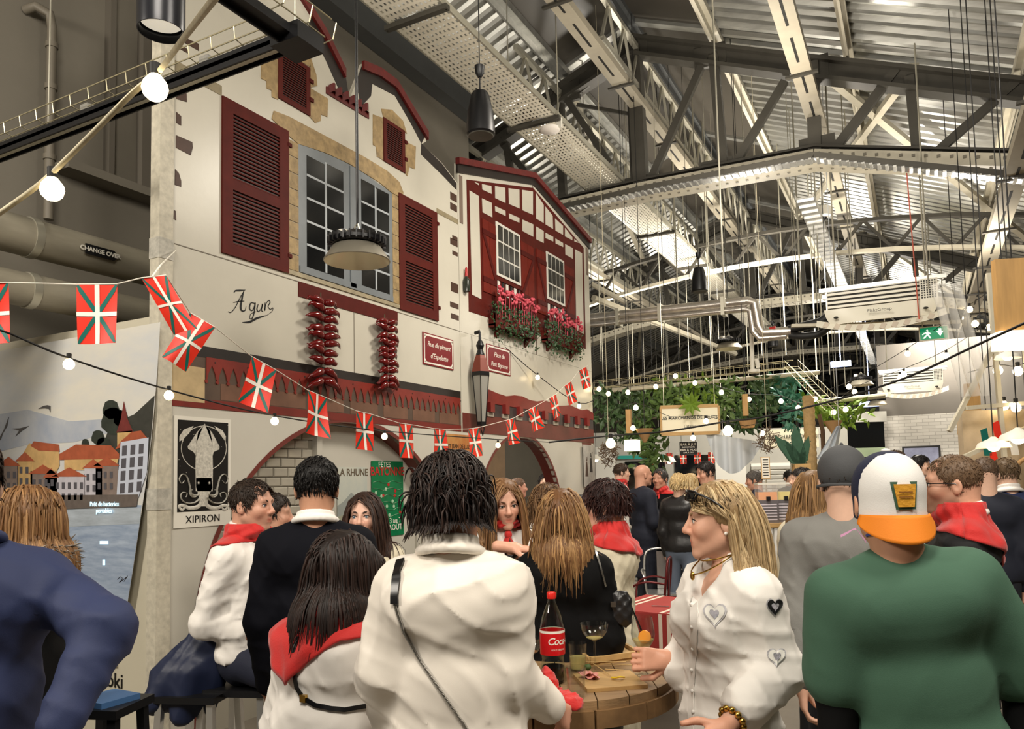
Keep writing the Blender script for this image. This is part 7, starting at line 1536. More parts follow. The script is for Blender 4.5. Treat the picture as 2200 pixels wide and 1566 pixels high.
# ================================================================== HIGH TABLE AND WHAT STANDS ON IT
TZ = .95
M_wood = mat('weathered_oak', (150, 120, 84), .55, var=.4, vs=5, bump=.3, bs=30, stretch=(.5, 6, 6)); M_wood2 = mat('pale_board', (198, 160, 104), .5, var=.25, vs=6, stretch=(1, 5, 5)); M_rim = mat('table_rim_oak', (138, 106, 70), .6, var=.35, vs=12, bump=.3, bs=30)
tc_ = U(1190, 1440, Z=TZ); TCX, TCY, TR = tc_[0] + .0, tc_[1] + .02, .43
t = empty('high_table', (TCX, TCY, 0), R(28), label='round weathered wooden high table in the foreground', cat='table')
n = 8
for i in range(n):
    x0, x1 = -TR + 2 * TR * i / n, -TR + 2 * TR * (i + 1) / n; xs = np.linspace(x0 + .002, x1 - .002, 6)
    up = [(x, math.sqrt(max(0, TR * TR - x * x))) for x in xs]; dn = [(x, -y) for (x, y) in up[::-1]]
    MB().prism([(x, y, TZ - .03) for (x, y) in (dn[::-1] + up[::-1])], (0, 0, .03)).build('plank', M_wood, t)
for i in range(14):
    a0, a1 = 2 * math.pi * i / 14 + .008, 2 * math.pi * (i + 1) / 14 - .008; A_ = [a0 + (a1 - a0) * k / 5 for k in range(6)]
    MB().prism([((TR + .012) * math.cos(a), (TR + .012) * math.sin(a), TZ - .085) for a in A_] + [((TR - .03) * math.cos(a), (TR - .03) * math.sin(a), TZ - .085) for a in A_[::-1]], (0, 0, .056)).build('rim_segment', M_rim, t)
MB().lathe([(.20, .05), (.22, .1), (.24, .45), (.22, .8), (.2, TZ - .085)], n=20).build('barrel', M_rim, t, 40)
for z in (.15, .45, .75): MB().lathe([(.225, z), (.243, z), (.243, z + .035), (.225, z + .035)], n=24).build('hoop', M_steel, t, 40)
MB().lathe([(.26, 0), (.26, .05), (.2, .055)], n=20).build('foot', M_rim, t, 40)
M_gl = mat('clear_glass', (255, 255, 255), .02, trans=1, ior=1.45); M_ggr = mat('green_glass', (20, 92, 66), .05, trans=.75, ior=1.45); M_pet = mat('clear_bottle', (225, 240, 232), .03, trans=.92, ior=1.3); 
def thin_glass(name, tint, gl=.25):
    m = bpy.data.materials.new(name); m.use_nodes = True; nt = m.node_tree; nt.nodes.remove(nt.nodes['Principled BSDF']); N_ = nt.nodes.new
    tr, gs, lw, mx = N_('ShaderNodeBsdfTransparent'), N_('ShaderNodeBsdfGlossy'), N_('ShaderNodeLayerWeight'), N_('ShaderNodeMixShader')
    tr.inputs[0].default_value = tint + (1,); gs.inputs['Roughness'].default_value = .03; lw.inputs[0].default_value = gl
    mu = N_('ShaderNodeMath'); mu.operation = 'MULTIPLY'; mu.inputs[1].default_value = .5; nt.links.new(lw.outputs['Facing'], mu.inputs[0]); nt.links.new(mu.outputs[0], mx.inputs[0]); nt.links.new(tr.outputs[0], mx.inputs[1]); nt.links.new(gs.outputs[0], mx.inputs[2]); nt.links.new(mx.outputs[0], nt.nodes['Material Output'].inputs[0]); MATS[name] = m; return m
M_gl = thin_glass('thin_clear_glass', (.95, .96, .95)); M_pet = thin_glass('thin_clear_bottle', (.88, .95, .91), .25)
M_wine = mat('white_wine', (226, 208, 136), .1, alpha=.5); M_rose = mat('rose_wine', (200, 140, 100), .1, alpha=.6)
Z0 = lambda px, py: U(px, py, Z=TZ)
def thing(name, p, lab, cat, group=None, z=None): return empty(name, (p[0], p[1], p[2] if z is None else z), label=lab, cat=cat, group=group)
def glass_wine(p, lab, fill=.0, r=.038, hb=.10, hs=.10, coupe=False, wine=M_wine, z=None):
    t = thing('wine_glass', p, lab, 'glass', 'glasses on the high table', z)
    MB().lathe([(0, .0), (.033, .001), (.034, .003), (.006, .009), (.0035, .02), (.0035, hs), (.008, hs + .006), (0, hs + .007)], n=24).build('stem', M_gl, t, 50)
    if coupe: pr = [(.006, 0), (r * .6, .012), (r * .92, .035), (r, .062)]
    else: pr = [(.005, 0), (r * .55, .008), (r * .92, .035), (r, .055), (r * .93, .085), (r * .80, hb)]
    out = [(a, hs + .006 + b_) for a, b_ in pr]; MB().shell(out + [(a - .0012, b_) for a, b_ in out[::-1]], n=28).build('bowl', M_gl, t, 60)
    if fill:
        ins = [(max(0, a - .002), b_) for a, b_ in out if b_ - hs - .006 <= fill]; top = ins[-1]; MB().lathe([(0, ins[0][1] + .001)] + ins[1:] + [(0, top[1] + .0005)], n=24).build('drink', wine, t, 60)
    return t
def tumbler(p, lab, r=.034, h=.095, fill=0, m=M_wine):
    t = thing('tumbler', p, lab, 'glass', 'glasses on the high table'); MB().shell([(0.001, 0), (r * .8, 0), (r, h), (r - .002, h), (r * .8 - .002, .006), (0.001, .006)], n=26).build('glass_wall', M_gl, t, 50)
    if fill: MB().lathe([(0, .007), (r * .8 - .003, .007), (r * .8 + r * .2 * fill / h - .003, fill), (0, fill)], n=24).build('drink', m, t, 50)
    return t
# soda bottle
p = Z0(1189, 1466); t = thing('soda_bottle', p, 'soft drink bottle with red cap and red label', 'bottle')
MB().lathe([(0, .004), (.034, .002), (.043, .018), (.044, .06), (.039, .085), (.042, .10), (.045, .13), (.045, .19), (.044, .205), (.036, .24), (.022, .275), (.0145, .292), (.0135, .305), (0, .306)], n=32).build('bottle_wall', M_pet, t, 50)
MB().shell([(.0458, .105), (.0462, .135), (.0462, .19)], n=40).build('label_band', mat('label_red', (206, 22, 28), .3), t, 60)
MB().shell([(.0463, .183), (.0463, .192)], n=40).build('label_edge', M_fw, t, 60)
MB().lathe([(.0155, .303), (.0165, .306), (.0165, .324), (.014, .327), (0, .327)], n=24).build('cap', mat('cap_red', (210, 36, 28), .35), t, 40)
def wrap(s, size, a0, z, rad, m, parent, shear=.3, bold=.0004):
    o = text_mesh('lettering', s, size, frame((0, 0, 0), (1, 0, 0), (0, 1, 0)), m, parent, align='LEFT', ext=.0, shear=shear, bold=bold, spacing=.9); me = o.data
    bm = bmesh.new(); bm.from_mesh(me); bmesh.ops.subdivide_edges(bm, edges=[e for e in bm.edges if e.calc_length() > .006], cuts=2); bm.to_mesh(me); bm.free()
    for v in me.vertices: a = a0 + v.co.x / rad; v.co = Vector((rad * math.cos(a), rad * math.sin(a), z + v.co.y))
    return o
ca = math.atan2(-p[1], -p[0])
wrap('Coca-Cola', .036, ca - .42, .155, .0468, M_fw, t); wrap('GOÛT ORIGINAL', .008, ca - .1, .125, .0468, M_fw, t, 0, 0)
MB().lathe([(0, .006), (.040, .008), (.041, .04), (.040, .06), (0, .06)], n=24).build('soda', mat('cola_dark', (20, 14, 12), .1), t, 50)
t.scale = (.95, .95, .95)
# green bottle behind
p = Z0(1192, 1412); t = thing('green_bottle', p, 'tall green bottle with dark green foil behind the soda bottle', 'bottle')
MB().lathe([(0, .0), (.037, .0), (.039, .02), (.039, .18), (.034, .205), (.018, .25), (.0145, .275), (.0145, .32), (0, .322)], n=28).build('bottle_wall', M_ggr, t, 50)
MB().lathe([(.0152, .27), (.0155, .315), (.0165, .318), (.0165, .328), (0, .329)], n=22).build('foil', mat('foil_green', (22, 84, 66), .35), t, 40)
t.scale = (1.06, 1.06, 1.12)
glass_wine(Z0(1268, 1408), 'empty tulip wine glass standing behind the coupe', fill=.02, r=.036, hs=.085)
glass_wine(Z0(1279, 1450), 'wide coupe of white wine in front of the tulip glass', fill=.035, r=.052, hs=.115, coupe=True)
glass_wine(Z0(1142, 1446), 'coupe of rosé wine left of the soda bottle', fill=.035, r=.045, hs=.06, coupe=True, wine=M_rose)
glass_wine(Z0(1118, 1400), 'slim glass half full of white wine at the left of the table', fill=.05, r=.024, hb=.12, hs=.06)
tumbler(Z0(1238, 1500), 'empty tapered tumbler near the table edge', r=.034, h=.1); tumbler(Z0(1242, 1440), 'tumbler with a little white wine right of the soda bottle', r=.036, h=.1, fill=.05); tumbler(Z0(1157, 1405), 'tumbler holding forks behind the soda bottle', r=.036, h=.1); tumbler(Z0(1130, 1420), 'short tumbler of white wine beside the slim glass', r=.034, h=.09, fill=.05)
p = Z0(1157, 1405)
for k in range(4): a = k * 1.5; MB().tube([(p[0], p[1], TZ + .01), (p[0] + .03 * math.cos(a), p[1] + .03 * math.sin(a), TZ + .15)], .002, 5).build('fork', M_silv, label='steel fork standing in the tumbler, tines %s' % ('to the right', 'towards the hall', 'to the left', 'towards the viewer')[k], cat='fork', group='forks in the tumbler')
p = Z0(1113, 1400); MB().tube([(p[0], p[1], TZ + .02), (p[0] + .01, p[1] + .01, TZ + .24)], .003, 6).build('straw', M_strapl, label='black straw standing in the slim left glass', cat='straw')
# held glass
g = G['hearts']; p = Z0(1384, 1450); t = glass_wine(p, 'tulip glass with orange slice and black straw held by the blonde guest', fill=.045, r=.043, hb=.115, hs=.085)
MB().tube([(.015, 0, .11), (-.035, -.01, .235)], .0035, 8).build('straw', M_strapl, t); MB().lathe([(0, -.003), (.022, -.003), (.024, 0), (.022, .003), (0, .003)], (.010, -.012, .136), 20, Matrix.Rotation(R(75), 3, 'X')).build('orange_slice', mat('orange_flesh', (236, 150, 40), .3), t, 50)
# boards and food
def board(px0, px1, px2, h, lab, name, m):
    a, c, e = Z0(*px0), Z0(*px1), Z0(*px2); d = e - c; b4 = a + d; t = empty(name, tuple(a), label=lab, cat='board'); o = a
    L = [Vector(q - o) for q in (a, c, e, b4)]; MB().prism([tuple(q) for q in L], (0, 0, h)).build('board_plank', m, t); return t, L
t, L = board((1262, 1488), (1392, 1478), (1352, 1446), .012, 'flat serving board with skewers and lemon peel', 'serving_board', M_wood2)
t, L = board((1268, 1432), (1372, 1416), (1318, 1382), .018, 'shallow wooden tray with two white dessert pots', 'serving_tray', M_wood2)
for a, c in zip(L, L[1:] + L[:1]): MB().bar(a + Vector((0, 0, .022)), c + Vector((0, 0, .022)), .012, .02).build('tray_rim', M_wood2, t)
for k, (px, py) in enumerate(((1293, 1398), (1319, 1402))):
    p = Z0(px, py); q = thing('dessert_pot', p, ('left' if k == 0 else 'right') + ' small white dessert pot on the wooden tray', 'pot', 'dessert pots on the tray', TZ + .019); MB().lathe([(0, 0), (.016, 0), (.019, .01), (.019, .024), (.016, .026), (0, .022)], n=18).build('pot', mat('white_custard', (236, 222, 186), .35), q, 40); MB().lathe([(.0175, -.0), (.0195, .0), (.0195, .006), (.0175, .006)], n=18).build('base_ring', mat('caramel', (150, 100, 50), .4), q)
for k, (a, c) in enumerate((((1258, 1436), (1345, 1432)), ((1275, 1440), (1312, 1462)), ((1290, 1440), (1372, 1440)), ((1300, 1452), (1340, 1450)))):
    p, q = Z0(*a), Z0(*c); MB().tube([(p[0], p[1], TZ + .024), (q[0], q[1], TZ + .018)], .0016, 5).build('skewer', mat('bamboo', (206, 172, 112), .6), label='thin bamboo skewer %s' % ('farthest, touching the tray', 'crossing the board diagonally', 'long, pointing at the held glass', 'short, in the middle of the board')[k], cat='skewer', group='bamboo skewers on the board')
p = Z0(1327, 1468); MB().tube(catm([(p[0] - .02, p[1], TZ + .018), (p[0] - .005, p[1] - .008, TZ + .02), (p[0] + .012, p[1] - .004, TZ + .024), (p[0] + .02, p[1] + .01, TZ + .02)], 4), .006, 7, flat=.5).build('lemon_peel', mat('lemon_yellow', (232, 200, 40), .4), label='curled yellow lemon peel on the serving board', cat='lemon peel')
p = Z0(1266, 1465); b = MB(); r_ = random.Random(4)
for k in range(6): b.grid(lambda u, v: (p[0] + (u - .5) * .05 + .012 * math.sin(k), p[1] + (v - .5) * .03 + .008 * math.cos(k * 2), TZ + .016 + .006 * k * .5 + .008 * math.sin(6 * u + k) * math.sin(4 * v + k)), 6, 4)
b.build('ham_slices', mat('ham_pink', (222, 150, 140), .4), label='crumpled pink ham slices at the left of the board', cat='ham', smooth=60, kind='stuff')
p = Z0(1263, 1446); MB().ball((p[0], p[1], TZ + .022), (.014, .012, .011), 10, 6).build('green_olive', mat('herb_green', (70, 92, 48), .5), label='small green garnish behind the ham', cat='garnish', smooth=60)
# red napkin with lace
p = Z0(1195, 1512); t = thing('red_napkin', p, 'crumpled red cloth with white lace edging on the table', 'cloth')
v = Vol((-.14, -.12, -.002), (.14, .12, .12), .005); v.ell((-.05, .05, .03), (.03, .03, .05), k=.03); v.ell((0, 0, .015), (.07, .045, .025), k=.03); v.ell((.06, -.03, .015), (.04, .03, .022), k=.03); v.ell((-.06, .06, .06), (.018, .018, .035), k=.02); v.add(folds(3, .010, .6)); v.cut((0, 0, 0), (0, 0, -1)); P_, Q_ = v.mesh(); link('cloth_folds', npmesh('cloth_folds', P_, Q_, mat('scarf_196')), t)
b = MB(); pts = [(-.05 + .016 * k, -.055 - .006 * math.sin(k * 2.1), .012 + .012 * abs(math.sin(k * 1.3))) for k in range(9)]
b.grid(lambda u, v: (-.06 + .14 * u, -.045 - .03 * v + .008 * math.sin(u * 20), .004 + .022 * (1 - v) + .008 * math.sin(u * 24 + v * 2)), 40, 4); b.build('lace_edge', mat('lace_white', (236, 228, 214), .8), t, 60)

# ---- striped table, metal chairs, stools
def chair_metal(p, rz, m, lab, seat=M_bright):
    t = empty('metal_chair', (p[0], p[1], 0), rz, label=lab, cat='chair', group='metal cafe chairs')
    MB().box((0, 0, .45), (.36, .36, .018)).build('seat', seat, t)
    for sx in (-1, 1):
        for sy in (-1, 1): MB().tube([(sx * .16, sy * .16, .45), (sx * .20, sy * .20, 0)], .012, 8).build('leg', m, t)
    MB().tube(catm([(-.17, -.17, .45), (-.185, -.2, .7), (-.15, -.215, .86), (0, -.22, .89), (.15, -.215, .86), (.185, -.2, .7), (.17, -.17, .45)], 5), .012, 8).build('back_hoop', m, t, 60)
    MB().box((0, -.205, .66), (.1, .008, .4)).build('back_splat', seat, t)
    MB().tube(catm([(-.18, -.19, .66), (-.22, -.02, .68), (-.2, .12, .62), (-.17, .14, .45)], 4), .010, 8).build('armrest', m, t, 60); MB().tube(catm([(.18, -.19, .66), (.22, -.02, .68), (.2, .12, .62), (.17, .14, .45)], 4), .010, 8).build('armrest', m, t, 60)
    return t
M_dkr = mat('dark_red_metal', (92, 22, 24), .35, .3)
p = U(1412, 1310, Z=.76); t = empty('striped_table', (p[0] + .1, p[1] + .25, 0), R(-8), label='low table under a red and white striped cloth', cat='table')
M_rc = mat('red_cloth', (160, 52, 48), .7, var=.1, vs=10); M_wc = mat('cream_stripe', (226, 208, 190), .7)
MB().box((0, 0, .745), (.9, .7, .02)).build('cloth_top', M_rc, t); MB().box((0, -.352, .55), (.9, .006, .4)).build('cloth_drop', M_rc, t); MB().box((-.452, 0, .55), (.006, .7, .4)).build('cloth_drop', M_rc, t)
for x in (-.36, -.30, .0, .06, .33): MB().box((x, 0, .7565), (.025, .7, .002)).build('stripe', M_wc, t); MB().box((x, -.356, .55), (.025, .002, .4)).build('stripe', M_wc, t)
for y in (-.2, .1): MB().box((-.456, y, .55), (.002, .03, .4)).build('stripe', M_wc, t)
for sx in (-1, 1):
    for sy in (-1, 1): MB().bb(sx * .4 - .02, sx * .4 + .02, sy * .3 - .02, sy * .3 + .02, 0, .74).build('leg', M_black, t)
q = U(1418, 1303, Z=.76); MB().tube([(q[0] - .06, q[1], .762), (q[0] + .06, q[1] + .02, .762)], .004, 6).build('knife', M_silv, label='table knife on the striped cloth', cat='knife')
def fpos(px, py, Z): q = U(px, py, Z=Z); return q
chair_metal(fpos(1385, 1235, .5), R(150), M_rod, 'bare steel cafe chair behind the cream tunic'); chair_metal(fpos(1425, 1262, .5), R(200), M_bright, 'bright steel cafe chair with arms behind the striped table'); chair_metal(fpos(1392, 1285, .5), R(100), M_dkr, 'dark red metal cafe chair tucked at the striped table', M_dkr)
def stool(p, lab, h=.76, seatm=M_black, m=M_black, sq=.17):
    t = empty('bar_stool', (p[0], p[1], 0), R(20), label=lab, cat='stool', group='bar stools')
    MB().box((0, 0, h), (2 * sq, 2 * sq, .03)).build('seat', seatm, t)
    for sx in (-1, 1):
        for sy in (-1, 1): MB().bar((sx * (sq - .03), sy * (sq - .03), h - .01), (sx * sq, sy * sq, 0), .03, .03).build('leg', m, t)
    for sy in (-1, 1): MB().bar((-sq + .01, sy * (sq - .01), .3), (sq - .01, sy * (sq - .01), .3), .02, .02).build('footrest', m, t)
    return t
q = U(232, 1498, d=2.75); stool(q, 'black bar stool with a small blue seat pad at the bottom left', q[2] - .03, M_black, M_black, .11); MB().box((q[0], q[1], q[2] - .005), (.15, .15, .02)).build('seat_pad', mat('blue_pad', (60, 96, 140), .5), label='thin blue pad lying on the black stool', cat='pad')
w3 = G['white']; q = w3['t'].matrix_basis @ Vector((w3['pel'][0], w3['pel'][1] - .02, 0)); stool(q, 'chrome-legged bar stool under the seated guest in white', w3['pel'][2] - .16, M_black, M_bright)
p = U(425, 1430, d=3.5); t = empty('draped_jacket', tuple(p), R(35), label='dark navy jacket draped over the stool beside the wall', cat='jacket')
v = Vol((-.3, -.3, -.32), (.3, .3, .3), .010); v.ecap((.1, 0, .13), (-.06, 0, -.10), .10, .17, .5, (0, 1, 0), k=.06); v.cap((-.10, -.03, -.02), (-.17, -.04, -.14), .055, .06, k=.04); v.cap((-.02, -.05, -.02), (-.05, -.06, -.20), .06, .05, k=.04); v.add(folds(9, .010, 1.1)); P_, Q_ = v.mesh(); link('jacket_cloth', npmesh('jacket_cloth', P_, Q_, mat('nylon_navy', (28, 36, 62), .5)), t)
q = U(430, 1500, d=3.5); stool((q[0], q[1]), 'steel-legged stool carrying the draped jacket', p[2] - .12, M_black, M_bright, .15)
# ================================================================== FRUIT BAR AND FAR STALLS
DB = 11.8
FBX = lambda px, py, d=DB: U(px, py, d=d)
XR = CM[:, 0].copy(); XR[2] = 0; XR /= np.linalg.norm(XR); top_of = lambda p: roofz(p[0]) - p[2] + .0
M_leafs = [mat('leaf_bright', (112, 142, 44), .5, var=.3, vs=20), mat('leaf_mid', (92, 120, 62), .5, var=.35, vs=20), mat('leaf_dark', (62, 88, 50), .5, var=.35, vs=20), mat('leaf_blue', (58, 118, 98), .5, var=.3, vs=20)]
def clump(px, py, d, w, h, lab, seed, mi=1, L=(.09, .19), n=120):
    r_ = random.Random(seed); p = U(px, py, d=d); t = empty('hanging_plant', tuple(p), label=lab, cat='plant', group='hanging greenery over the fruit bar')
    lb = MB()
    for i in range(n):
        c = Vector((r_.gauss(0, w * .32), r_.gauss(0, .14), r_.uniform(-h / 2, h / 2))); a = r_.uniform(0, 6.28); u = Vector((math.cos(a), r_.uniform(-.5, .5), math.sin(a) - .4)).normalized(); l = r_.uniform(*L); s_ = u.cross(Vector((r_.uniform(-1, 1), 1, r_.uniform(-1, 1)))).normalized() * l * .22; up = u.cross(s_).normalized() * l * .06
        lb.add([c, c + u * l * .45 + s_, c + u * l, c + u * l * .45 - s_, c + u * l * .5 + up], [(0, 1, 4), (1, 2, 4), (2, 3, 4), (3, 0, 4)])
    lb.build('leaves', M_leafs[mi], t, kind='stuff')
    for k in range(3): x = r_.uniform(-w * .3, w * .3); MB().tube([(x, 0, h * .6), (x + .05, 0, 0), (x + r_.uniform(-.1, .1), 0, -h * .6)], .008, 5).build('stem', M_leafs[2], t)
for k, a in enumerate(((1300, 870, .5, .5, 2, 'dark trailing plant beside the house corner'), (1340, 895, .5, .7, 2, 'trailing plant left of the wooden lamp'), (1395, 868, .6, .4, 1, 'leafy plant left of the fruit bar sign'), (1440, 862, .6, .42, 1, 'leafy plant above the left end of the fruit bar sign'), (1482, 845, .6, .45, 0, 'bright yellow-green plant over the fruit bar sign'), (1525, 862, .5, .5, 1, 'leafy plant above the right end of the fruit bar sign'), (1572, 852, .5, .5, 1, 'leafy plant right of the fruit bar sign'), (1640, 845, .4, .5, 2, 'dark plant right of the cream rail'), (1672, 838, .4, .4, 3, 'blue-green palm crown above the white cloth'), (1705, 860, .3, .8, 3, 'trailing silver-green plant on the bar corner post'), (1368, 930, .3, .5, 1, 'small trailing plant under the wooden lamp'), (1400, 960, .25, .6, 1, 'thin trailing vine left of the chalkboard'), (1600, 900, .4, .3, 2, 'small dark plant behind the hanging lamp box'), (1810, 890, .5, .3, 0, 'bright plant in the wicker basket'), (1740, 875, .3, .3, 0, 'tuft at the top of the palm trunk'))):
    clump(a[0], a[1], DB - .2 + .1 * (k % 3), a[2], a[3], a[5], 20 + k, a[4])
p = U(1485, 868, d=10.85); t = empty('star_leaf_plant', tuple(p), label='star-shaped yellow-green leaves hanging over the fruit bar sign', cat='plant')
for k in range(9): a = 2 * math.pi * k / 9; u = Vector((math.cos(a), -.3, math.sin(a))).normalized(); s_ = Vector((-math.sin(a), 0, math.cos(a))) * .035; MB().add([(0, 0, 0), u * .09 + s_, u * .2, u * .09 - s_, u * .1 + Vector((0, -.02, 0))], [(0, 1, 4), (1, 2, 4), (2, 3, 4), (3, 0, 4)]).build('leaf', M_leafs[0], t)
# sign
c = FBX(1482, 902, 11.0); w2, h2 = .41, .195; rzs = math.atan2(CM[1, 0], CM[0, 0]) - R(6)
t = empty('shop_sign', tuple(c), rzs, label='cream fruit bar sign board lettered LES MARCHANDS DE FRUITS', cat='sign')
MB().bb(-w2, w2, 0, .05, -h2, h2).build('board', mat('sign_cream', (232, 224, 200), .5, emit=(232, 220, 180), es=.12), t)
for (a, c_) in (((-w2, -h2), (w2, -h2)), ((-w2, h2), (w2, h2)), ((-w2, -h2), (-w2, h2)), ((w2, -h2), (w2, h2))): MB().bar((a[0], .01, a[1]), (c_[0], .01, c_[1]), .03, .05).build('frame_strip', M_wood2, t)
text_mesh('lettering', 'LES MARCHANDS DE FRUITS', .063, frame((-.01, -.006, .03), (1, 0, 0), (0, 0, 1)), M_ink, t, bold=.001); text_mesh('lettering', "L'atelier", .055, frame((0, -.006, -.09), (1, 0, 0), (0, 0, 1)), M_ink, t)
for x in (-.36, .36): MB().tube([(x, .02, h2), (x, .02, top_of(c) - .3)], .006, 5).build('hanger', M_rod, t)
c = FBX(1700, 942, 13); t = empty('shop_sign', tuple(c), rzs, label='second cream sign board with the same fruit lettering, partly hidden by leaves', cat='sign'); MB().bb(-.45, .45, 0, .04, -.16, .16).build('board', mat('sign_cream'), t); MB().bb(-.02, .02, .04, .07, -c[2], .16).build('post', M_rod, t); text_mesh('lettering', 'LES MARCHANDS DE FRUITS', .085, frame((0, -.006, .03), (1, 0, 0), (0, 0, 1)), M_ink, t)
# chalkboard
c = FBX(1479, 963, 11.2); t = empty('chalkboard', tuple(c), rzs, label='small chalkboard listing the juice bar below the sign', cat='chalkboard'); MB().bb(-.125, .125, 0, .02, -.095, .095).build('slate', mat('slate', (34, 32, 32), .7), t)
for (z, s_, sz) in ((.055, 'BAR À JUS', .05), (.015, 'BAR À FRUITS', .03), (-.025, 'BAR À MUG', .045), (-.065, 'BAR À EAU', .03)): text_mesh('chalk_lettering', s_, sz, frame((0, -.003, z), (1, 0, 0), (0, 0, 1)), M_fw, t)
for x in (-.1, .1): MB().tube([(x, 0, .09), (x, 0, top_of(c) - .2)], .003, 4).build('cord', M_cab, t)
# wooden lamp boxes with lit cube shades
def lampbox(px, py, d, w, h, lab, tilt=0, lit=True):
    p = U(px, py, d=d); t = empty('wooden_pendant_lamp', tuple(p), rzs, label=lab, cat='pendant lamp', group='wooden pendant lamps'); MB().bb(-w / 2, w / 2, -.03, .03, -h / 2, h / 2).build('wooden_board', mat('lamp_wood', (196, 154, 96), .5, var=.25, vs=5, stretch=(4, 4, .5)), t)
    if lit: MB().bb(-w * .55, w * .5, -.07, .07, -h / 2 - w * .5, -h / 2).build('lit_shade', mat('lit_shade', (255, 246, 226), .5, emit=(255, 240, 206), es=1.6), t)
    MB().tube([(0, 0, h / 2), (0, 0, top_of(p) + .06)], .005, 5).build('cord', M_cab, t)
lampbox(2178, 635, 5.2, .24, .50, 'large wooden board lamp with lit white shade at the top right'); lampbox(2089, 862, 8.2, .14, .38, 'slim wooden board lamp at the right stall', lit=False); lampbox(2068, 910, 9.5, .11, .27, 'smaller slim wooden board lamp left of the right stall', lit=False); lampbox(1351, 905, 11, .09, .34, 'narrow wooden board lamp left of the fruit bar sign', lit=False); lampbox(1601, 870, 10.6, .07, .3, 'narrow wooden board lamp right of the fruit bar sign', lit=False)
p = U(1358, 957, d=10.9); MB().box(tuple(p), (.18, .18, .16)).build('lit_cube_lamp', mat('lit_shade'), label='glowing white cube lamp below the narrow wooden board', cat='lamp'); MB().tube([(p[0], p[1], p[2] + .08), (p[0], p[1], roofz(p[0]))], .003, 5).build('cord', M_cab, bpy.data.objects['lit_cube_lamp'])
p = U(1606, 908, d=10.6); t = empty('basket_lamp', tuple(p), label='small wicker basket hanging from the cream rail', cat='basket'); MB().shell([(.09, -.07), (.12, .05)], n=14).build('basket', mat('wicker', (176, 138, 92), .8, bump=1, bs=120), t); MB().tube([(0, 0, .05), (0, 0, top_of(p) - .1)], .005, 5).build('rope', M_cab, t)
for (px, py, nm) in ((1385, 935, 'left of the sign'), (1790, 918, 'beside the blue cloth')):
    p = U(px, py, d=10.5); t = empty('wicker_cone', tuple(p), label='hanging wicker cone basket ' + nm, cat='basket', group='wicker cone baskets'); MB().shell([(.02, -.1), (.12, .08), (.125, .09)], n=14).build('cone', mat('wicker'), t, 60); MB().tube([(0, 0, .08), (0, 0, top_of(p) - .1)], .005, 5).build('rope', M_cab, t)
for (px, py, nm) in ((1308, 975, 'near the house corner'), (1648, 945, 'in front of the white cloth')):
    r_ = random.Random(px); p = U(px, py, d=10.2); t = empty('twig_ball', tuple(p), label='dried twig heart ' + nm, cat='decoration', group='dried twig hearts'); b = MB()
    for k in range(90): a = r_.uniform(0, 6.28); q = Vector((math.cos(a) * .12, r_.uniform(-.06, .06), math.sin(a) * .14)) * r_.uniform(.4, 1.1); u = Vector((r_.uniform(-1, 1), r_.uniform(-1, 1), r_.uniform(-1, 1))).normalized() * .07; b.tube([q - u, q + u], .004, 4)
    MB().tube([(0, 0, .1), (0, 0, top_of(p) - .1)], .004, 5).build('thread', M_rope, t)
    b.build('twigs', mat('twig_brown', (104, 84, 64), .8), t, kind='stuff')
# cloth swag, aloe, palm trunk
a0, a1, a2 = FBX(1517, 930, 11.0), FBX(1640, 950, 11.0), FBX(1545, 1012, 10.9)
MB().grid(lambda u, v: tuple(np.array(a0) * (1 - u) + np.array(a1) * u + (np.array([0, 0, -1]) * (.5 * math.sin(math.pi * u ** .75) * v + .03 * v)) + np.array([0, .04 * math.sin(u * 26), 0])), 40, 12).build('cloth_swag', mat('blue_white_cloth', (206, 212, 218), .6), label='white cloth swag hanging beside the fruit bar sign', cat='cloth', smooth=80)
b0, b1 = FBX(1802, 915, 10.2), FBX(1775, 985, 10.2); MB().grid(lambda u, v: tuple(np.array(b0) * (1 - v) + np.array(b1) * v + XR * (u - .5) * (.06 + .2 * v) + np.array([0, .03 * math.sin(u * 14), 0])), 14, 6).tube([tuple(b0), (b0[0], b0[1], roofz(b0[0]))], .004, 4).build('blue_cloth', mat('blue_white_cloth'), label='pale blue cloth hanging beside the grey cap', cat='cloth', smooth=80)
c_aloe = p = U(1722, 1000, d=8.9); t = empty('aloe_plant', tuple(p), rzs, label='large spiky dark green aloe leaves above the juice dispensers', cat='plant')
MB().bb(-.09, .09, -.06, .1, -c_aloe[2], .02).build('planter', M_wood2, t)
for (dx, dz, wd) in ((-.29, .36, .07), (-.06, .48, .075), (-.17, .30, .06), (.10, .34, .05)):
    d = Vector((dx, 0, dz)); n = Vector((dz, 0, -dx)).normalized() * wd; P = [Vector((0, 0, 0)) - n * .6, d * .3 - n, d * .7 - n * .75, d, d * .7 + n * .75, d * .3 + n, n * .6]; MB().prism(P, (0, .03, 0)).build('leaf', mat('aloe_green', (50, 88, 66), .5, var=.3, vs=12), t)
    for k in range(9):
        for s_ in (-1, 1): q = d * (.1 + .09 * k) + n * s_ * (.95 - .05 * k); MB().prism([q, q + n * s_ * .22 + d * .02, q + d * .05], (0, .02, 0)).build('spine', mat('aloe_green'), t)
a, c = U(1733, 880, d=10.8), U(1742, 975, d=10.8)
t = empty('palm_trunk', tuple(c), label='ringed pale palm trunk at the fruit bar corner', cat='trunk'); H_ = a[2] - c[2] + .2
MB().lathe([(.075 + .008 * (k % 2), -.9 + (H_ + .9) * k / 40) for k in range(41)], n=14).build('trunk', mat('palm_bark', (188, 158, 110), .8, var=.3, vs=20), t, 30)
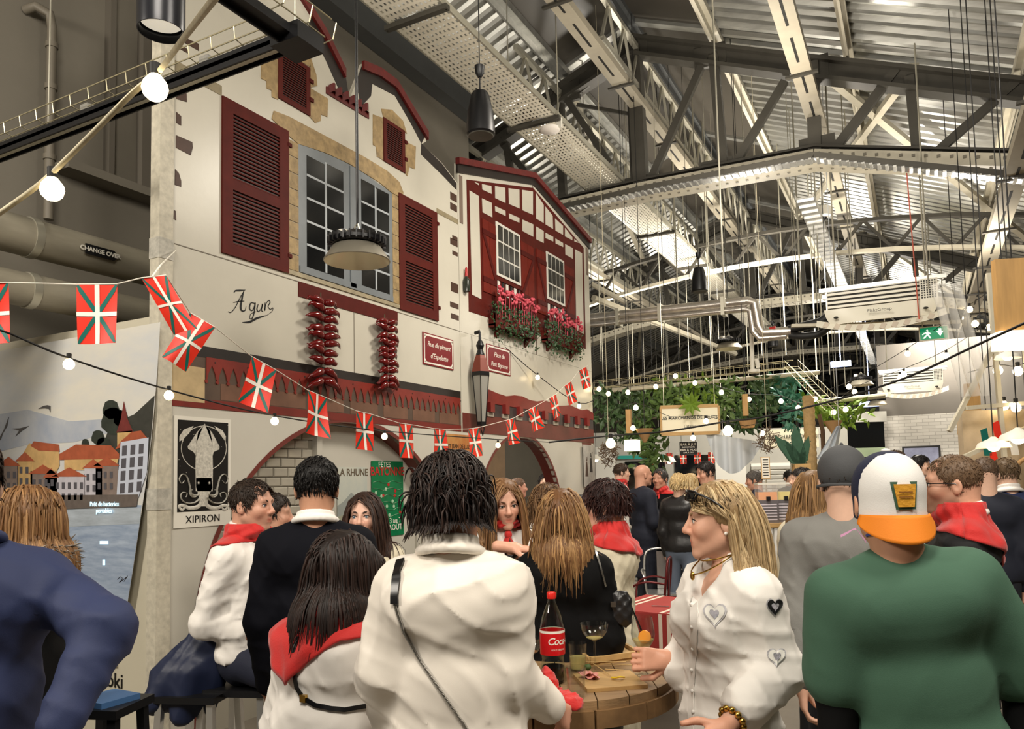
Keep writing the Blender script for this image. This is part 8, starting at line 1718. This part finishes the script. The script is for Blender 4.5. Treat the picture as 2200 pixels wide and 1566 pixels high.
a, c = U(1760, 890, d=10.9), U(1765, 960, d=10.9); MB().tube([tuple(a), tuple((a + c) / 2 + [.03, 0, 0]), (c[0], c[1], 0)], .03, 8).build('thin_trunk', mat('dark_bark', (92, 72, 54), .8), label='thin dark trunk right of the palm trunk', cat='trunk')
# counter with corrugated front, dispensers
c = U(1655, 1125, d=8.3); t = empty('bar_counter', (c[0], c[1], 0), rzs, label='bar counter with white fluted front and wooden top', cat='counter'); zt = c[2]
MB().bb(-.25, .45, .02, .6, 0, zt - .03).build('carcass', M_white, t); MB().bb(-.28, .48, -.03, .62, zt - .04, zt).build('worktop', M_wood2, t)
for k in range(12): MB().tube([(-.23 + k * .058, .01, .1), (-.23 + k * .058, .01, zt - .05)], .025, 10).build('flute', mat('flute_white', (232, 230, 226), .4), t, 40)
def dispenser(px, d, juice, lab):
    c_ = U(px, 1110, d=d); q = empty('juice_dispenser', (c_[0], c_[1], zt + .0), rzs, label=lab, cat='dispenser', group='juice dispensers'); MB().bb(-.11, .11, .0, .2, 0, .25).build('base', mat('steel_base', (150, 146, 150), .3, .7), q); MB().bb(-.10, .10, .01, .19, .25, .34).build('juice', juice, q); MB().bb(-.105, .105, .005, .195, .25, .42).build('tank', mat('tank_clear', (235, 235, 235), .08, alpha=.25), q); MB().bb(-.108, .108, 0, .2, .42, .44).build('lid', M_white, q); MB().bb(-.02, .02, -.03, .01, .25, .29).build('tap', M_black, q)
    for k in range(6): MB().bb(-.09, .09, -.004, .0, .03 + k * .033, .045 + k * .033).build('vent_slat', mat('slat_grey', (196, 190, 200), .4), q)
dispenser(1652, 8.45, mat('orange_juice', (238, 150, 40), .3), 'juice dispenser filled with orange juice'); dispenser(1690, 8.5, mat('lemon_juice', (236, 214, 96), .3), 'juice dispenser filled with pale yellow juice')
c = U(1645, 1005, d=8.9); t = empty('menu_board', tuple(c), rzs, label='small white framed menu standing above the dispensers', cat='menu'); MB().tube([(0, .01, -.12), (0, .01, -c[2])], .01, 6).build('stand', M_rod, t); MB().bb(-.05, .05, 0, .015, -.13, .13).build('frame', M_wood2, t); MB().bb(-.042, .042, -.003, 0, -.12, .12).build('page', M_pap, t)
for k in range(7): MB().bb(-.03, .03, -.005, -.003, .09 - k * .03, .1 - k * .03).build('text_line', M_ink, t)
c = U(1565, 1090, d=9.6); t = empty('bar_counter', (c[0], c[1], 0), rzs, label='dark display counter in front of the working man', cat='counter'); MB().bb(-.5, .55, 0, .5, 0, 1.0).build('carcass', M_black, t); MB().bb(-.52, .57, -.02, .52, 1.0, 1.04).build('steel_top', M_bright, t)
MB().bb(-.45, .5, .02, .03, 1.04, 1.34).build('glass_screen', mat('screen_glass', (220, 230, 228), .05, alpha=.2), t)
for k in range(7): MB().ball((-.38 + k * .12, .2, 1.09), .05, 10, 7).build('fruit', mat(('fruit_orange', 'fruit_green', 'fruit_yellow')[k % 3], ((226, 130, 40), (110, 150, 50), (226, 190, 70))[k % 3], .4), t, 60)
# back wall of the bar, fridge, grey shelves
c = U(1430, 960, d=15); bw_ = empty('wall_stall', (c[0], c[1] + .6, 0), rzs, kind='structure', label='grey stall wall behind the fruit bar'); MB().bb(-1.9, 3.4, 0, .1, 0, 2.6).build('stall_panel', mat('stall_grey', (150, 148, 140), .6, var=.1, vs=2), bw_)
for (x0, x1, z0, z1, m) in ((-1.6, -1.2, .9, 2.3, mat('stall_pale', (196, 194, 186), .5)), (-1.0, -.2, 1.2, 2.0, M_dglass), (0, .7, 1.1, 2.1, M_dglass), (.8, 1.4, .9, 2.2, mat('stall_pale', (196, 194, 186), .5)), (1.5, 2.3, 1.0, 1.9, mat('shutter_pale', (206, 204, 196), .5)), (-1.15, -.1, 2.05, 2.12, mat('teal_strip', (20, 130, 120), .5))): MB().bb(x0, x1, -.03, 0, z0, z1).build('bay', m, bw_)
for k in range(9): MB().bb(1.5, 2.3, -.05, -.03, 1.02 + k * .095, 1.08 + k * .095).build('blind_slat', mat('stall_grey'), bw_)
p = U(1390, 974, d=13.5); q_ = p + XR * 1.35; MB().tube([(p[0], p[1], roofz(p[0]) + .04), tuple(p), tuple(q_), (q_[0], q_[1], roofz(q_[0]) + .04)], .004, 5).build('bunting_line', mat('white_string'), label='far bunting line behind the chalkboard', cat='string')
for k in range(5):
    p = U(1390, 974, d=13.5) + XR * (.08 + .25 * k); flag(tuple(p), tuple(p + XR * .12), .2, 'small far red flag %s in the row behind the chalkboard' % ('first', 'second', 'third', 'fourth', 'fifth')[k], 80 + k)
for k, (px, py) in enumerate(((1407, 992), (1438, 992), (1281, 988))):
    p = U(px, py, d=12.5); t = empty('shade_lamp', tuple(p), label='small lit dome lamp ' + ('left of the chalkboard', 'below the chalkboard', 'at the house corner')[k], cat='pendant lamp', group='lit dome lamps'); MB().shell([(.11, 0), (.07, .07), (.02, .09)], n=18).build('dome', M_white, t, 60); MB().ball((0, 0, .0), .035, 10, 7).build('bulb', M_bulbf, t, 60); MB().tube([(0, 0, .09), (0, 0, top_of(p) - .1)], .005, 5).build('cord', M_cab, t)
# inside the second arch: dark shelf and paper slips
t = empty('back_bar', (-6.2, 9.4, 0), label='dark bar back with bottles and paper slips inside the second arch', cat='shelf'); MB().bb(-.1, 0, -2.5, 2.0, 0, 2.4).build('panel', mat('bar_wood', (120, 96, 70), .6, var=.2, vs=4), t); MB().bb(0, .25, -2.3, -.3, 1.55, 1.6).build('shelf', M_black, t); MB().bb(-.02, .03, -2.4, -1.1, 1.2, 2.4).build('dark_panel', mat('slate'), t)
for k in range(6): MB().lathe([(0, 0), (.035, 0), (.035, .16), (.012, .21), (.012, .27), (0, .27)], (.12, -1.9 + k * .11, 1.6), 12).build('bottle', (M_ggr, mat('bottle_dark'), M_fw)[k % 3], t, 40)
for k in range(3): MB().bb(.0, .004, -.9 + k * .35, -.65 + k * .35, 1.65, 1.98).build('paper_slip', M_pap, t)
area('arch_lamp', (-5.0, 8.4, 2.6), (-5.4, 9.4, 1.4), .4, 45)
# ---- wall screen and right-hand stall
c = U(1980, 985, Y=YB - .05); t = empty('wall_screen', tuple(c), label='black-framed screen on the white brick wall', cat='screen'); MB().bb(-.38, .38, -.03, .02, -.28, .28).build('bezel', M_black, t); MB().bb(-.34, .34, -.034, -.03, -.24, .24).build('panel', mat('screen_picture', (130, 132, 150), .3, emit=(120, 124, 150), es=.35, var=.5, vs=5), t)
c0, c1 = U(1818, 910, d=17), U(1893, 975, d=17); t = empty('wall_shelf', tuple(c0), rzs, label='dark recess with shelves left of the brick wall', cat='shelf'); MB().bb(0, .8, 0, .4, -.75, .02).build('recess', M_dglass, t); MB().bb(-.05, .85, -.05, .4, .02, .25).build('fascia', mat('stall_pale'), t); MB().bb(0, .8, -.02, .0, -.75, -.55).build('green_strip', mat('pale_green_panel', (186, 206, 170), .5), t)
p = U(2130, 905, d=6.6)
t = empty('market_stall', (p[0], p[1], 0), rzs, label='crowded market stall with lamps and metal frame at the right edge', cat='stall')
M_pl = mat('stall_plastic', (214, 212, 206), .2, alpha=.45)
for (a, c_) in (((-.35, 2.0), (.25, 3.0)), ((-.3, 1.75), (.4, 2.05)), ((-.2, 2.2), (.6, 2.25)), ((.1, 1.2), (.1, 3.4)), ((.35, 1.2), (.35, 3.4))): MB().bar((a[0], 0, a[1]), (c_[0], .1, c_[1]), .035, .035).build('frame_bar', M_cream, t)
MB().grid(lambda u, v: (-.45 + .25 * u + .2 * v, -.02 + .03 * math.sin(u * 18), 3.3 - 1.0 * v), 16, 8).build('clear_sheet', M_pl, t, 80)
MB().bb(.55, .6, 0, .5, 0, 3).build('side_post', mat('recess_dark'), t)
MB().bb(-.1, .9, .3, .4, 1.0, 2.2).build('back_panel', mat('warm_panel', (196, 176, 146), .5, var=.3, vs=4), t); MB().bb(-.2, .9, -.1, .4, .0, 1.0).build('counter', M_wood2, t)
MB().tube(catm([(.12, -.05, 1.1), (.12, -.05, 1.6), (.25, -.05, 1.75), (.38, -.05, 1.6), (.38, -.05, 1.1)], 5), .02, 8).build('wicker_arch', mat('wicker'), t, 60)
for (x, z, m, h_) in ((-.12, 2.0, M_fg, .22), (-.02, 2.06, M_fr, .2), (.1, 1.98, M_fw, .2), (-.18, 1.62, M_fg, .2), (-.06, 1.8, M_fr, .12)): MB().prism([(x, -.06, z), (x + .05, -.06, z + .02), (x + .08, -.06, z - h_), (x + .02, -.06, z - h_)], (0, .01, 0)).build('ribbon', m, t)
def hang(px, py, d, r, lab): 
    p = U(px, py, d=d); t = empty('dome_pendant', tuple(p), label=lab, cat='pendant lamp', group='white dome pendants at the right stall'); MB().shell([(r, 0), (r * .85, r * .3), (r * .3, r * .55), (r * .12, r * .7)], n=24).build('shade', M_white, t, 60); MB().ball((0, 0, .02), r * .4, 12, 8).build('bulb', M_bulbf, t, 60); MB().tube([(0, 0, r * .7), (0, 0, top_of(p) - .1)], .005, 5).build('cord', M_cab, t)
hang(2135, 962, 6.2, .13, 'lit white dome pendant left at the right stall'); hang(2188, 945, 6.0, .14, 'lit white dome pendant at the right picture edge'); hang(2165, 770, 6.4, .10, 'small lit dome pendant under the large wooden lamp'); hang(2120, 918, 7.2, .10, 'small lit dome pendant behind the slim wooden lamps')
# two more hall lamps at the glazed end
for k, (px, py) in enumerate(((1806, 782), (1868, 868))): p = U(px, py, d=20); MB().box(tuple(p), (.5, .1, .14)).tube([tuple(p), (p[0], p[1], roofz(p[0]) - .08)], .01, 5).build('blue_light_bar', mat('blue_glow', (200, 215, 255), .4, emit=(190, 205, 255), es=3), label='blue-white light bar seen at the dark glazing, ' + ('upper' if k == 0 else 'lower'), cat='light')
